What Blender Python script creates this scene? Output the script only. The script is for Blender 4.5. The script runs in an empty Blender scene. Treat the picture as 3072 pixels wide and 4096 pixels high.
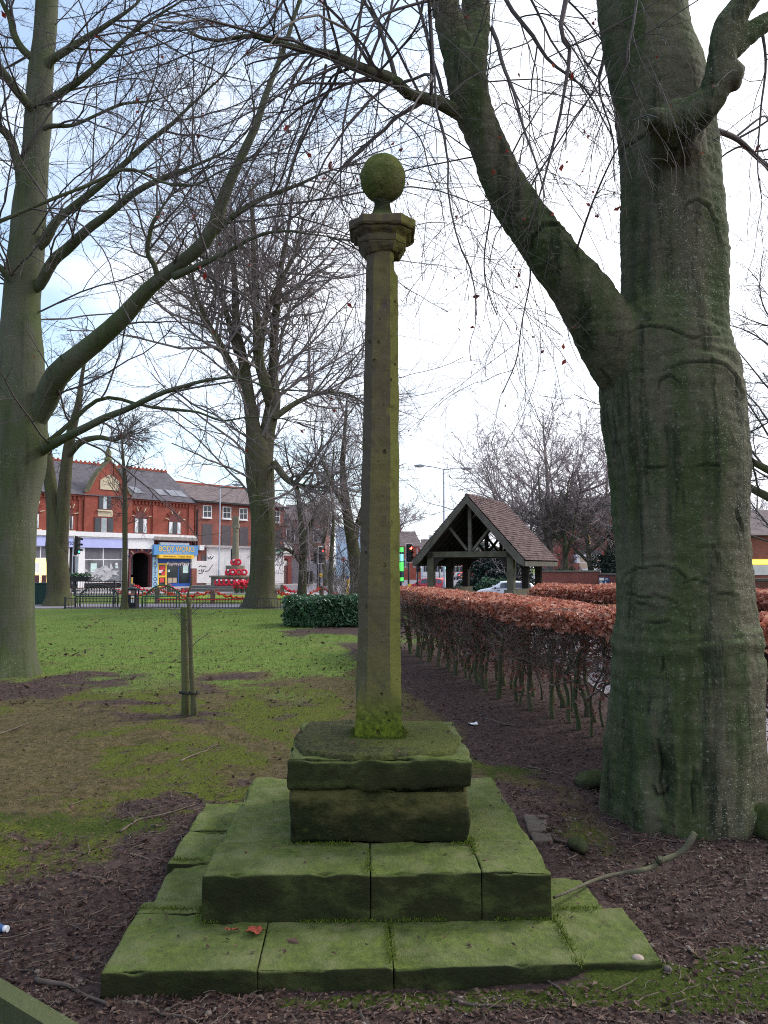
import bpy, math, random
import numpy as np
from mathutils import Vector, Matrix
random.seed(7); RS = np.random.RandomState(11)
S = bpy.context.scene; COL = S.collection
PI = math.pi
# ------------------------------------------------------------------ camera
CH, FP, HZ = 1.60, 3200.0, 2266.0
PITCH = math.atan((HZ-2048)/FP)
CAM = np.array([0, 0, CH]); FW = np.array([0, math.cos(PITCH), math.sin(PITCH)])
UP = np.array([0, -math.sin(PITCH), math.cos(PITCH)]); RT = np.array([1., 0, 0])
def ray(px, py): return FW + RT*((px-1536)/FP) + UP*((2048-py)/FP)
def at_y(px, py, Y):
    r = ray(px, py); return CAM + r*(Y/r[1])
def at_z(px, py, Z):
    r = ray(px, py); return CAM + r*((Z-CH)/r[2])
def Xat(px, Y): return (px-1536)/FP*Y/(math.cos(PITCH))*1.0
DS = 3072/1659.0
cam = bpy.data.cameras.new('camera'); co = bpy.data.objects.new('camera', cam); COL.objects.link(co)
co.location = (0, 0, CH); co.rotation_euler = (PI/2+PITCH, 0, 0)
cam.sensor_fit = 'HORIZONTAL'; cam.sensor_width = 36; cam.lens = 36*FP/3072; cam.clip_end = 3000; cam.clip_start = 0.05
S.camera = co
# ------------------------------------------------------------------ noise
_T = np.random.RandomState(5).rand(64, 64, 64)
def vnoise(p):
    p = np.asarray(p, float); i = np.floor(p).astype(int); f = p-i; f = f*f*(3-2*f); i &= 63; j = (i+1) & 63
    r = 0
    for a in (0, 1):
        for b in (0, 1):
            for c in (0, 1):
                w = (f[..., 0] if a else 1-f[..., 0])*(f[..., 1] if b else 1-f[..., 1])*(f[..., 2] if c else 1-f[..., 2])
                r = r+w*_T[(j if a else i)[..., 0], (j if b else i)[..., 1], (j if c else i)[..., 2]]
    return r*2-1
def fbm(p, o=4, g=.5):
    p = np.asarray(p, float); r = 0; a = 1
    for k in range(o): r = r+a*vnoise(p+k*17.3); p = p*2.03; a *= g
    return r
def sst(x, a, b):
    t = np.clip((np.asarray(x, float)-a)/(b-a), 0, 1); return t*t*(3-2*t)
def nrm(v): return v/np.maximum(np.linalg.norm(v, axis=-1, keepdims=True), 1e-9)
# ------------------------------------------------------------------ mesh building
class MB:
    def __init__(s): s.V = []; s.F = []; s.n = 0
    def add(s, V, F, m=0, sm=False):
        V = np.asarray(V, float).reshape(-1, 3)
        if isinstance(F, np.ndarray): F = [F]
        else:
            d = {}
            for f in F: d.setdefault(len(f), []).append(f)
            F = [np.array(x) for x in d.values()]
        for f in F:
            if len(f): s.F.append((f+s.n, m, sm))
        s.V.append(V); s.n += len(V); return s
    def box(s, x0, x1, y0, y1, z0, z1, m=0):
        V = [(x, y, z) for z in (z0, z1) for y in (y0, y1) for x in (x0, x1)]
        return s.add(V, [(0, 2, 3, 1), (4, 5, 7, 6), (0, 1, 5, 4), (2, 6, 7, 3), (0, 4, 6, 2), (1, 3, 7, 5)], m)
    def bar(s, a, b, w, h, m=0, up=(0, 0, 1)):
        a = np.array(a, float); b = np.array(b, float); t = nrm(b-a); u = np.array(up, float)
        if abs(t@u) > .95: u = np.array([0, 1., 0])
        r = nrm(np.cross(t, u)); u = np.cross(r, t)
        V = [p+r*w/2*i+u*h/2*j for p in (a, b) for j in (-1, 1) for i in (-1, 1)]
        return s.add(V, [(0, 1, 3, 2), (4, 6, 7, 5), (0, 4, 5, 1), (2, 3, 7, 6), (0, 2, 6, 4), (1, 5, 7, 3)], m)
    def quad(s, a, b, c, d, m=0): return s.add([a, b, c, d], [(0, 1, 2, 3)], m)
    def prism(s, poly, f0, f1, m=0):   # poly list of 2d, f(p)->3d
        n = len(poly); V = [f0(p) for p in poly]+[f1(p) for p in poly]
        return s.add(V, [tuple(range(n))[::-1], tuple(range(n, 2*n))]+[(i, (i+1) % n, n+(i+1) % n, n+i) for i in range(n)], m)
    def tube(s, P, R, n=8, m=0, sm=True, cap=True):
        P = np.asarray(P, float); R = np.broadcast_to(np.asarray(R, float), (len(P),)); k = len(P)
        V, F = tubes(P[None], R[None], n); s.add(V, F, m, sm)
        if cap: s.F.append((np.array([list(range(n))[::-1]])+s.n-k*n, m, False)); s.F.append((np.array([list(range((k-1)*n, k*n))])+s.n-k*n, m, False))
        return s
    def lathe(s, prof, c=(0, 0, 0), n=24, m=0, sm=True):
        c = np.array(c, float); a = np.arange(n)*2*PI/n; V = []
        for r, z in prof: V.append(np.stack([c[0]+r*np.cos(a), c[1]+r*np.sin(a), np.full(n, c[2]+z)], 1))
        V = np.concatenate(V); F = []
        for k in range(len(prof)-1):
            for i in range(n): j = (i+1) % n; F.append((k*n+i, k*n+j, (k+1)*n+j, (k+1)*n+i))
        return s.add(V, np.array(F), m, sm)
    def disc(s, c, nr, r, m=0, n=16):
        c = np.array(c, float); nr = nrm(np.array(nr, float)); u = nrm(np.cross(nr, (0, .1, 1) if abs(nr[2]) < .9 else (1, 0, 0))); v = np.cross(nr, u)
        return s.add([c+r*(math.cos(a)*u+math.sin(a)*v) for a in np.arange(n)*2*PI/n], [tuple(range(n))], m)
    def torus(s, c, nr, R, r, n=20, k=8, m=0, jit=0):
        c = np.array(c, float); nr = nrm(np.array(nr, float)); u = nrm(np.cross(nr, (0, .1, 1) if abs(nr[2]) < .9 else (1, 0, 0))); v = np.cross(nr, u); V = []
        for a in np.arange(n)*2*PI/n:
            d = math.cos(a)*u+math.sin(a)*v
            for b in np.arange(k)*2*PI/k:
                rr = r*(1+jit*(random.random()-.5)); V.append(c+d*(R+rr*math.cos(b))+nr*rr*math.sin(b))
        F = [(i*k+j, i*k+(j+1) % k, ((i+1) % n)*k+(j+1) % k, ((i+1) % n)*k+j) for i in range(n) for j in range(k)]
        return s.add(V, np.array(F), m, True)
    def sphere(s, c, r, n=16, m=0, sc=(1, 1, 1)):
        pr = [(max(1e-4, math.sin(t))*1, -math.cos(t)) for t in np.linspace(0, PI, n//2+1)]
        c = np.array(c, float); a = np.arange(n)*2*PI/n
        V = np.concatenate([np.stack([c[0]+r*sc[0]*q*np.cos(a), c[1]+r*sc[1]*q*np.sin(a), np.full(n, c[2]+r*sc[2]*z)], 1) for q, z in pr])
        F = [(k*n+i, k*n+(i+1) % n, (k+1)*n+(i+1) % n, (k+1)*n+i) for k in range(len(pr)-1) for i in range(n)]
        return s.add(V, np.array(F), m, True)
    def mesh(s, name, mats, off=None):
        V = np.concatenate(s.V) if s.V else np.zeros((0, 3))
        if off is not None: V = V-np.array(off, float)
        return mk_mesh(name, V, s.F, mats)
    def build(s, name, mats, parent=None, local=False):
        mats = mats if isinstance(mats, (list, tuple)) else [mats]
        off = None
        if parent is not None and not local: off = wloc(parent)
        me = s.mesh(name, mats, off); o = bpy.data.objects.new(name, me); COL.objects.link(o)
        if parent is not None: o.parent = parent
        return o
def wloc(o):
    l = np.zeros(3)
    while o is not None: l = l+np.array(o.location); o = o.parent
    return l
def mk_mesh(name, V, FL, mats):
    me = bpy.data.meshes.new(name); me.vertices.add(len(V)); me.vertices.foreach_set('co', V.astype(np.float32).ravel())
    nl = sum(f.size for f, _, _ in FL); nf = sum(len(f) for f, _, _ in FL)
    if nf:
        li = np.concatenate([f.ravel() for f, _, _ in FL]); tot = np.concatenate([np.full(len(f), f.shape[1]) for f, _, _ in FL])
        st = np.concatenate([[0], np.cumsum(tot)[:-1]])
        me.loops.add(nl); me.loops.foreach_set('vertex_index', li.astype(np.int32))
        me.polygons.add(nf); me.polygons.foreach_set('loop_start', st.astype(np.int32)); me.polygons.foreach_set('loop_total', tot.astype(np.int32))
        me.polygons.foreach_set('material_index', np.concatenate([np.full(len(f), m) for f, m, _ in FL]).astype(np.int32))
        me.polygons.foreach_set('use_smooth', np.concatenate([np.full(len(f), sm) for f, _, sm in FL]).astype(bool))
    for m in mats: me.materials.append(m)
    me.update(calc_edges=True); me.validate(); return me
def tubes(P, R, n):
    N, K, _ = P.shape; T = nrm(np.gradient(P, axis=1)); mt = nrm(P[:, -1]-P[:, 0]+1e-6)
    ax = np.eye(3)[np.argmin(np.abs(mt), axis=1)][:, None, :]
    U = nrm(np.cross(T, np.broadcast_to(ax, T.shape))); W = np.cross(T, U); a = np.arange(n)*2*PI/n
    V = P[:, :, None, :]+R[:, :, None, None]*(np.cos(a)[:, None]*U[:, :, None, :]+np.sin(a)[:, None]*W[:, :, None, :])
    i = np.arange(n); j = (i+1) % n; k = np.arange(K-1)[:, None]*n
    f = np.stack([k+i, k+j, k+n+j, k+n+i], -1).reshape(-1, 4)
    F = (f[None]+(np.arange(N)*K*n)[:, None, None]).reshape(-1, 4)
    return V.reshape(-1, 3), F
def cat(P, k):  # catmull-rom resample of control rows
    P = np.asarray(P, float); n = len(P); Q = np.vstack([2*P[0]-P[1], P, 2*P[-1]-P[-2]]); out = []
    for t in np.linspace(0, n-1, k):
        i = min(int(t), n-2); f = t-i; a, b, c, d = Q[i:i+4]
        out.append(.5*(2*b+(c-a)*f+(2*a-5*b+4*c-d)*f*f+(3*b-a-3*c+d)*f**3))
    return np.array(out)
# ------------------------------------------------------------------ tagging
def tag(o, label=None, catg=None, group=None, kind=None):
    if label: o['label'] = label
    if catg: o['category'] = catg
    if group: o['group'] = group
    if kind: o['kind'] = kind
    return o
def thing(name, label, catg, loc=(0, 0, 0), rz=0, group=None):
    o = bpy.data.objects.new(name, None); COL.objects.link(o); o.location = tuple(float(v) for v in loc); o.rotation_euler = (0, 0, rz); o.empty_display_size = .2
    return tag(o, label, catg, group)
def copy_tree(o, parent=None):
    c = o.copy(); COL.objects.link(c)
    if parent is not None: c.parent = parent
    for ch in [x for x in o.children]: copy_tree(ch, c)
    return c
# ------------------------------------------------------------------ materials
def lin(r, g, b): return tuple((c/255/12.92 if c/255 < .04045 else ((c/255+.055)/1.055)**2.4) for c in (r, g, b))
class NT:
    def __init__(s, name, rough=.85, spec=.3):
        s.m = bpy.data.materials.new(name); s.m.use_nodes = True; s.t = s.m.node_tree; s.N = s.t.nodes; s.b = s.N['Principled BSDF']
        s.b.inputs['Roughness'].default_value = rough; s.b.inputs['Specular IOR Level'].default_value = spec
        s.tc = s.N.new('ShaderNodeTexCoord')
    def set(s, sock, v):
        if isinstance(v, bpy.types.NodeSocket): s.t.links.new(v, sock)
        elif hasattr(sock.default_value, '__len__'):
            n = len(sock.default_value); v = tuple(v) if hasattr(v, '__len__') else (v,)*3
            sock.default_value = (tuple(v)+(1,))[:n] if n == 4 else v[:n]
        else: sock.default_value = v
    def obj(s): return s.tc.outputs['Object']
    def map(s, scale=(1, 1, 1), vec=None, loc=(0, 0, 0), rot=(0, 0, 0)):
        n = s.N.new('ShaderNodeMapping'); n.inputs['Scale'].default_value = scale; n.inputs['Location'].default_value = loc; n.inputs['Rotation'].default_value = rot
        s.t.links.new(vec or s.obj(), n.inputs[0]); return n.outputs[0]
    def noise(s, sc, det=4, ro=.55, vec=None, dist=0):
        n = s.N.new('ShaderNodeTexNoise'); n.inputs['Scale'].default_value = sc; n.inputs['Detail'].default_value = det; n.inputs['Roughness'].default_value = ro; n.inputs['Distortion'].default_value = dist
        s.t.links.new(vec or s.obj(), n.inputs['Vector']); return n.outputs['Fac']
    def vor(s, sc, vec=None, feat='F1', out='Distance', rnd=1):
        n = s.N.new('ShaderNodeTexVoronoi'); n.feature = feat; n.inputs['Scale'].default_value = sc; n.inputs['Randomness'].default_value = rnd
        s.t.links.new(vec or s.obj(), n.inputs['Vector']); return n.outputs[out]
    def ramp(s, f, a, b, lo=0., hi=1.):
        n = s.N.new('ShaderNodeMapRange'); n.interpolation_type = 'SMOOTHSTEP'
        s.set(n.inputs['Value'], f); s.set(n.inputs['From Min'], a); s.set(n.inputs['From Max'], b); s.set(n.inputs['To Min'], lo); s.set(n.inputs['To Max'], hi); return n.outputs[0]
    def mix(s, f, a, b, mode='MIX'):
        n = s.N.new('ShaderNodeMix'); n.data_type = 'RGBA'; n.blend_type = mode; n.clamp_factor = True
        s.set(n.inputs[0], f); s.set(n.inputs[6], a); s.set(n.inputs[7], b); return n.outputs[2]
    def mth(s, op, a, b=0., c=0.):
        n = s.N.new('ShaderNodeMath'); n.operation = op; s.set(n.inputs[0], a); s.set(n.inputs[1], b); s.set(n.inputs[2], c); return n.outputs[0]
    def attr(s, name):
        n = s.N.new('ShaderNodeAttribute'); n.attribute_name = name; return n.outputs['Fac']
    def sep(s, v):
        n = s.N.new('ShaderNodeSeparateXYZ'); s.t.links.new(v, n.inputs[0]); return n.outputs
    def nor(s): return s.N.new('ShaderNodeNewGeometry').outputs['Normal']
    def isl(s): return s.N.new('ShaderNodeNewGeometry').outputs['Random Per Island']
    def bump(s, h, st=.5, d=.02):
        n = s.N.new('ShaderNodeBump'); n.inputs['Strength'].default_value = st; n.inputs['Distance'].default_value = d; s.t.links.new(h, n.inputs['Height'])
        s.t.links.new(n.outputs[0], s.b.inputs['Normal']); return s
    def col(s, c): s.set(s.b.inputs['Base Color'], c); return s
    def rough(s, r): s.set(s.b.inputs['Roughness'], r); return s
def plain(name, c, rough=.7, var=.18, sc=6, spec=.3, metal=0, bump=0):
    t = NT(name, rough, spec); n = t.noise(sc, 5); k = t.ramp(n, .25, .75, 1-var, 1+var)
    t.col(t.mix(1., c, t_rgb(t, k), 'MULTIPLY')); t.b.inputs['Metallic'].default_value = metal
    if bump: t.bump(t.noise(sc*6, 6), bump, .01)
    return t.m
def t_rgb(t, v):
    n = t.N.new('ShaderNodeCombineColor')
    for i in range(3): t.set(n.inputs[i], v)
    return n.outputs[0]
def lit(name, c, st):
    t = NT(name, .3); t.col(c); t.set(t.b.inputs['Emission Color'], c); t.b.inputs['Emission Strength'].default_value = st; return t.m
def glassy(name, c, rough=.08):
    t = NT(name, rough, .6); n = t.noise(1.3, 3); t.col(t.mix(t.ramp(n, .35, .65), c, tuple(x*1.8 for x in c))); return t.m
def brick(name, c1, c2, mortar, sc=1.0, stain=.5):
    t = NT(name, .9, .2); v = t.sep(t.obj()); n = t.N.new('ShaderNodeCombineXYZ'); t.set(n.inputs[0], t.mth('ADD', v[0], v[1])); t.set(n.inputs[1], v[2])
    b = t.N.new('ShaderNodeTexBrick'); t.t.links.new(n.outputs[0], b.inputs['Vector'])
    b.inputs['Scale'].default_value = sc; b.inputs['Brick Width'].default_value = .225; b.inputs['Row Height'].default_value = .075; b.inputs['Mortar Size'].default_value = .006
    t.set(b.inputs['Color1'], c1); t.set(b.inputs['Color2'], c2); t.set(b.inputs['Mortar'], mortar); b.inputs['Bias'].default_value = -.2
    k = t.ramp(t.noise(.7, 6, .65), .35, .7); t.col(t.mix(t.mth('MULTIPLY', k, stain), b.outputs[0], tuple(x*.45 for x in c1)))
    return t.m
def bark(name, base, green, dark, lich, streak=1., bst=.6, fine=1.):
    t = NT(name, .9, .15); st = t.map((5, 5, .55)); big = t.noise(1.6, 4, .5); s1 = t.noise(1.3, 5, .6, st); nv = t.sep(t.nor())
    c = t.mix(t.ramp(t.mth('ADD', t.mth('MULTIPLY', big, .6), t.mth('MULTIPLY', s1, .5)), .45, .68), base, green)
    c = t.mix(t.mth('MULTIPLY', t.ramp(t.noise(2.2, 5, .65, t.map((4, 4, .4))), .52, .72), .75*streak), c, dark)
    c = t.mix(t.mth('MULTIPLY', t.ramp(nv[2], .15, .8), .6), c, tuple(x*1.25 for x in green))
    sp = t.mth('MULTIPLY', t.ramp(t.noise(75, 2, .5, t.map((1, 1, 1.4))), .64, .70), t.ramp(t.noise(1.1, 3), .46, .62))
    c = t.mix(sp, c, lich); t.col(c)
    h = t.mth('ADD', t.mth('MULTIPLY', t.noise(2.5*fine, 7, .65, t.map((1, 1, 6))), .5), t.mth('ADD', t.mth('MULTIPLY', t.noise(30*fine, 5, .7), .35), t.mth('MULTIPLY', t.noise(3, 6, .6, t.map((4, 4, .7))), .9)))
    t.bump(h, bst, .03); return t.m
def leafmat(name, cols, rough=.6, spec=.3, trans=.25):
    t = NT(name, rough, spec); r = t.isl(); n = t.N.new('ShaderNodeValToRGB'); n.color_ramp.interpolation = 'LINEAR'
    e = n.color_ramp.elements
    while len(e) < len(cols): e.new(.5)
    for i, c in enumerate(cols): e[i].position = i/(len(cols)-1); e[i].color = tuple(c)+(1,)
    t.t.links.new(r, n.inputs[0]); t.col(n.outputs[0])
    if trans:
        tr = t.N.new('ShaderNodeBsdfTranslucent'); t.t.links.new(n.outputs[0], tr.inputs[0]); mx = t.N.new('ShaderNodeMixShader'); mx.inputs[0].default_value = trans
        o = t.N['Material Output']; t.t.links.new(t.b.outputs[0], mx.inputs[1]); t.t.links.new(tr.outputs[0], mx.inputs[2]); t.t.links.new(mx.outputs[0], o.inputs[0])
    return t.m
# ------------------------------------------------------------------ sky and light
EL, AZ = math.radians(36), math.radians(62)
W = bpy.data.worlds.new('World'); S.world = W; W.use_nodes = True
wt = W.node_tree; wb = wt.nodes['Background']; wb.inputs[1].default_value = .12
sk = wt.nodes.new('ShaderNodeTexSky'); sk.sky_type = 'NISHITA'; sk.sun_disc = False; sk.sun_elevation = EL; sk.sun_rotation = AZ; sk.dust_density = 2.5; sk.air_density = 1.0
tcw = wt.nodes.new('ShaderNodeTexCoord')
def wn(sc, scale, loc, det=6, ro=.55, dist=.4):
    mp = wt.nodes.new('ShaderNodeMapping'); mp.inputs['Scale'].default_value = scale; mp.inputs['Location'].default_value = loc; wt.links.new(tcw.outputs['Generated'], mp.inputs[0])
    n = wt.nodes.new('ShaderNodeTexNoise'); n.inputs['Scale'].default_value = sc; n.inputs['Detail'].default_value = det; n.inputs['Roughness'].default_value = ro; n.inputs['Distortion'].default_value = dist
    wt.links.new(mp.outputs[0], n.inputs['Vector']); return n.outputs['Fac']
def wmath(op, a, b):
    n = wt.nodes.new('ShaderNodeMath'); n.operation = op
    for i, v in enumerate((a, b)):
        if isinstance(v, (int, float)): n.inputs[i].default_value = v
        else: wt.links.new(v, n.inputs[i])
    return n.outputs[0]
sx = wt.nodes.new('ShaderNodeSeparateXYZ'); wt.links.new(tcw.outputs['Generated'], sx.inputs[0])
cl = wn(2.1, (1, 1, 2.6), (.3, 1.1, .2))
cl = wmath('ADD', cl, wmath('MULTIPLY', sx.outputs[0], .55))
mr = wt.nodes.new('ShaderNodeMapRange'); mr.interpolation_type = 'SMOOTHSTEP'; wt.links.new(cl, mr.inputs[0]); mr.inputs[1].default_value = .27; mr.inputs[2].default_value = .66; mr.inputs[3].default_value = .24
cn = wn(3.2, (1, 1, 2.2), (4, 2, 1), 7, .6)
cc = wt.nodes.new('ShaderNodeMix'); cc.data_type = 'RGBA'; wt.links.new(cn, cc.inputs[0]); cc.inputs[6].default_value = (5.0, 5.45, 6.2, 1); cc.inputs[7].default_value = (9.4, 9.4, 9.8, 1)
ts = wt.nodes.new('ShaderNodeMix'); ts.data_type = 'RGBA'; ts.blend_type = 'MULTIPLY'; ts.inputs[0].default_value = 1; wt.links.new(sk.outputs[0], ts.inputs[6]); ts.inputs[7].default_value = (.94, 1.28, 1.45, 1)
wm = wt.nodes.new('ShaderNodeMix'); wm.data_type = 'RGBA'; wt.links.new(mr.outputs[0], wm.inputs[0]); wt.links.new(ts.outputs[2], wm.inputs[6]); wt.links.new(cc.outputs[2], wm.inputs[7])
wt.links.new(wm.outputs[2], wb.inputs[0])
su = bpy.data.lights.new('sun', 'SUN'); su.energy = 1.9; su.angle = math.radians(18); su.color = (1, .95, .88)
so = bpy.data.objects.new('sun', su); COL.objects.link(so)
sd = Vector((math.sin(AZ)*math.cos(EL), math.cos(AZ)*math.cos(EL), math.sin(EL))); so.rotation_euler = sd.to_track_quat('Z', 'Y').to_euler(); so.location = (20, 20, 40)
S.view_settings.view_transform = 'Standard'; S.view_settings.look = 'None'; S.view_settings.exposure = .74; S.view_settings.gamma = 1
S.cycles.filter_width = 1.05; S.cycles.use_denoising = False; S.cycles.max_bounces = 6; S.cycles.diffuse_bounces = 3; S.cycles.transparent_max_bounces = 8
# ------------------------------------------------------------------ ground
def gz(x, y):
    x = np.asarray(x, float); y = np.asarray(y, float)
    z = -.9*sst(x, -6, 2)*sst(y, 36, 56)
    z = z-.12*sst(y, 52, 60)*(1-sst(x, -6, 2))
    near = 1-sst(y, 12, 40)
    p = np.stack([x, y, np.zeros_like(x+y)], -1)
    z = z+near*(.035*fbm(p*.5, 2)+.022*fbm(p*2.2+9, 3)+.010*fbm(p*11+4, 3))
    z = z+.05*sst(x, .1, 1.1)*(1-sst(y, 3.7, 7))      # the soil rides up over the right end of the lowest step
    return z
def gz1(x, y): return float(gz(np.array([x]), np.array([y]))[0])
def grid_axis(segs):
    out = []
    for a, b, st in segs: out += list(np.arange(a, b-1e-6, st))
    return np.array(out+[segs[-1][1]])
gx = grid_axis([(-700, -120, 58), (-120, -30, 6), (-30, -6, .8), (-6, -2.6, .11), (-2.6, 2.9, .035), (2.9, 6, .11), (6, 30, .8), (30, 120, 6), (120, 700, 58)])
gy = grid_axis([(-60, -6, 6), (-6, 2, .5), (2, 6.2, .035), (6.2, 14, .09), (14, 62, .6), (62, 130, 4), (130, 1500, 68)])
GX, GY = np.meshgrid(gx, gy); GZ = gz(GX, GY)
gV = np.stack([GX, GY, GZ], -1).reshape(-1, 3); nx, ny = len(gx), len(gy)
ii = (np.arange(ny-1)[:, None]*nx+np.arange(nx-1)[None]).ravel(); gF = np.stack([ii, ii+1, ii+nx+1, ii+nx], 1)
P3 = gV*np.array([1, 1, 0])
nA = fbm(P3*.9+3, 4); nB = fbm(P3*2.7+31, 4); nC = fbm(P3*.33+7, 3)
x, y = gV[:, 0], gV[:, 1]
def ell(cx, cy, rx, ry): return np.sqrt(((x-cx)/rx)**2+((y-cy)/ry)**2)
wob = .30*nA+.16*nB
hedge_x = lambda yy: 1.95-.21*(yy-7.05)
dirt = 1-sst(ell(-.35, 4.0, 1.95, 2.15)+wob, .85, 1.12)
dirt = np.maximum(dirt, 1-sst(y+wob*1.2-.75*(x+2.2)*(x < .4)*1., 4.0, 4.6))
dirt = np.maximum(dirt, sst(x-(hedge_x(y)-1.05)+wob*.8, -.18, .25)*(1-sst(y, 15, 19)))
dirt = np.maximum(dirt, sst(x+wob, 1.1, 1.7)*(1-sst(y, 6, 8)))
dirt = np.maximum(dirt, 1-sst(ell(-4.2, 11.0, 2.9, 1.5)+wob*1.5, .25, 1.2))
dirt = np.maximum(dirt, 1-sst(ell(-2.0, 8.6, 1.0, .6)+wob*1.4, .3, 1.15))
dirt = np.maximum(dirt, .9*(1-sst(ell(-.2, 20.3, 2.4, 2.6)+wob*1.3, .5, 1.2)))
dirt = np.maximum(dirt, .55*sst(nB+.6*nA, .62, .95)*(1-sst(y, 9, 12)))
dirt = np.maximum(dirt, .8*(1-sst(ell(-2.9, 9.5, .55, .28)+wob, .7, 1.1)))
green = sst(y+1.6*nA+.6*nB, 10.2, 13.5)
mossy = .9*sst(nA*.8+nB*.5, -.3, .4)*(1-green)*(y < 12)
mossb = .75*(1-sst(ell(-1.75, 5.0, 1.0, .36)+wob*1.5, .2, 1.3))
mossb = np.maximum(mossb, 1-sst(ell(1.2, 3.08, .55, .19)+wob*.8, .5, 1.05)); mossb = np.maximum(mossb, 1-sst(ell(1.55, 3.3, .32, .15)+wob*.8, .5, 1.05))
mossb = np.maximum(mossb, .8*(1-sst(ell(.25, 3.03, .75, .11)+wob*.8, .5, 1.1))); mossb = np.maximum(mossb, .6*(1-sst(ell(1.0, 6.5, .55, .35)+wob*1.5, .3, 1.2)))
mossb = np.maximum(mossb, .75*(1-sst(ell(-1.6, 2.9, .5, .2)+wob, .5, 1.1)))
gme = mk_mesh('ground', gV, [(gF, 0, True)], [])
def vattr(me, name, v):
    a = me.attributes.new(name, 'FLOAT', 'POINT'); a.data.foreach_set('value', np.clip(v, 0, 1).astype(np.float32))
gravel = np.maximum(sst(x+.4*nA, .7, 1.3)*(1-sst(y, 5.6, 7)), .35*(1-sst(y, 3.2, 3.8)))
for k, v in dict(dirt=dirt, green=green, mossy=np.maximum(mossy, 0), mossb=mossb, gravel=gravel).items(): vattr(gme, k, v)
t = NT('ground_soil_and_turf', .95, .1)
n1 = t.noise(9, 6, .65); n2 = t.noise(60, 5, .7); n3 = t.noise(1.2, 4); n4 = t.noise(22, 6, .7); n5 = t.noise(.35, 4, .6)
straw = t.mix(t.ramp(n4, .35, .7), lin(78, 69, 46), lin(108, 96, 68)); straw = t.mix(t.ramp(n1, .45, .68), straw, lin(68, 66, 36))
mossc = t.mix(t.ramp(n2, .3, .7), lin(58, 66, 24), lin(96, 104, 38))
turf = t.mix(t.ramp(n1, .35, .7), lin(82, 104, 44), lin(112, 132, 64)); turf = t.mix(t.mth('MULTIPLY', t.ramp(n3, .45, .68), .6), turf, lin(108, 108, 60)); turf = t.mix(t.mth('MULTIPLY', t.ramp(n5, .42, .66), .8), turf, lin(88, 108, 46))
soil = t.mix(t.ramp(n4, .35, .68), lin(53, 42, 41), lin(88, 73, 70)); soil = t.mix(t.ramp(n2, .58, .7), soil, lin(112, 92, 80)); soil = t.mix(t.mth('MULTIPLY', t.ramp(n1, .55, .7), .6), soil, lin(58, 50, 44))
brk = t.mth('ADD', t.mth('MULTIPLY', t.mth('SUBTRACT', n4, .5), 1.2), t.mth('MULTIPLY', t.mth('SUBTRACT', n1, .5), 1.1))
c = t.mix(t.ramp(t.mth('ADD', t.attr('mossy'), brk), .35, .75), straw, mossc)
c = t.mix(t.ramp(t.mth('ADD', t.attr('green'), brk), .25, .75), c, turf)
c = t.mix(t.ramp(t.mth('ADD', t.attr('dirt'), brk), .22, .8), c, soil)
c = t.mix(t.ramp(t.mth('ADD', t.attr('mossb'), brk), .3, .6), c, t.mix(t.ramp(n2, .3, .7), lin(46, 55, 22), lin(74, 85, 34)))
t.col(c); t.bump(t.mth('ADD', t.mth('MULTIPLY', n2, .5), t.mth('ADD', n4, t.mth('MULTIPLY', n1, .8))), .8, .03)
gme.materials.append(t.m); go = bpy.data.objects.new('ground', gme); COL.objects.link(go); tag(go, kind='structure')
def samp(arr):
    A = arr.reshape(ny, nx)
    def f(px, py):
        i = np.clip(np.searchsorted(gx, px)-1, 0, nx-2); j = np.clip(np.searchsorted(gy, py)-1, 0, ny-2); return A[j, i]
    return f
s_dirt, s_green, s_mossb, s_gravel = samp(dirt), samp(green), samp(mossb), samp(gravel)
def sheet(name, poly_x, poly_y, mat, lift=.006, nxs=40, nys=40, thick=0):
    # poly_x, poly_y: functions of (u,v)
    u, v = np.meshgrid(np.linspace(0, 1, nxs), np.linspace(0, 1, nys)); X = poly_x(u, v); Y = poly_y(u, v); Z = gz(X, Y)+lift
    V = np.stack([X, Y, Z], -1).reshape(-1, 3); k = (np.arange(nys-1)[:, None]*nxs+np.arange(nxs-1)[None]).ravel(); F = np.stack([k, k+1, k+nxs+1, k+nxs], 1)
    m = MB(); m.add(V, F, 0, True)
    if thick:
        ed = [(i, i+1) for i in range(nxs-1)]+[((i+1)+(nys-1)*nxs, i+(nys-1)*nxs) for i in range(nxs-1)]+[((j+1)*nxs, j*nxs) for j in range(nys-1)]+[(j*nxs+nxs-1, (j+1)*nxs+nxs-1) for j in range(nys-1)]
        for a, b in ed: m.add([V[a], V[b], V[b]-[0, 0, thick], V[a]-[0, 0, thick]], [(0, 3, 2, 1)])
    o = m.build(name, mat); return tag(o, kind='structure')
def bil(c):  # corners a(u0v0) b(u1v0) c(u1v1) d(u0v1)
    a, b, cc_, d = [np.array(q, float) for q in c]
    f = lambda i: (lambda u, v: (1-u)*(1-v)*a[i]+u*(1-v)*b[i]+u*v*cc_[i]+(1-u)*v*d[i])
    return f(0), f(1)
def asph(name, a, b):
    t = NT(name, .75, .35); n = t.noise(.6, 5, .6); t.col(t.mix(t.ramp(t.mth('ADD', t.mth('MULTIPLY', n, .7), t.mth('MULTIPLY', t.noise(40, 4), .3)), .3, .7), a, b)); t.bump(t.noise(60, 4), .3, .01); return t.m
M_path = asph('worn_tarmac', lin(112, 106, 112), lin(142, 136, 142)); M_road = asph('road_tarmac', lin(96, 92, 100), lin(122, 117, 126)); M_pave = asph('paving', lin(150, 142, 142), lin(176, 168, 166))
sheet('park_path', *bil([(-40, 30.6), (2.6, 30.6), (3.4, 34.4), (-40, 34.4)]), M_path, .012, 60, 12)
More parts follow.
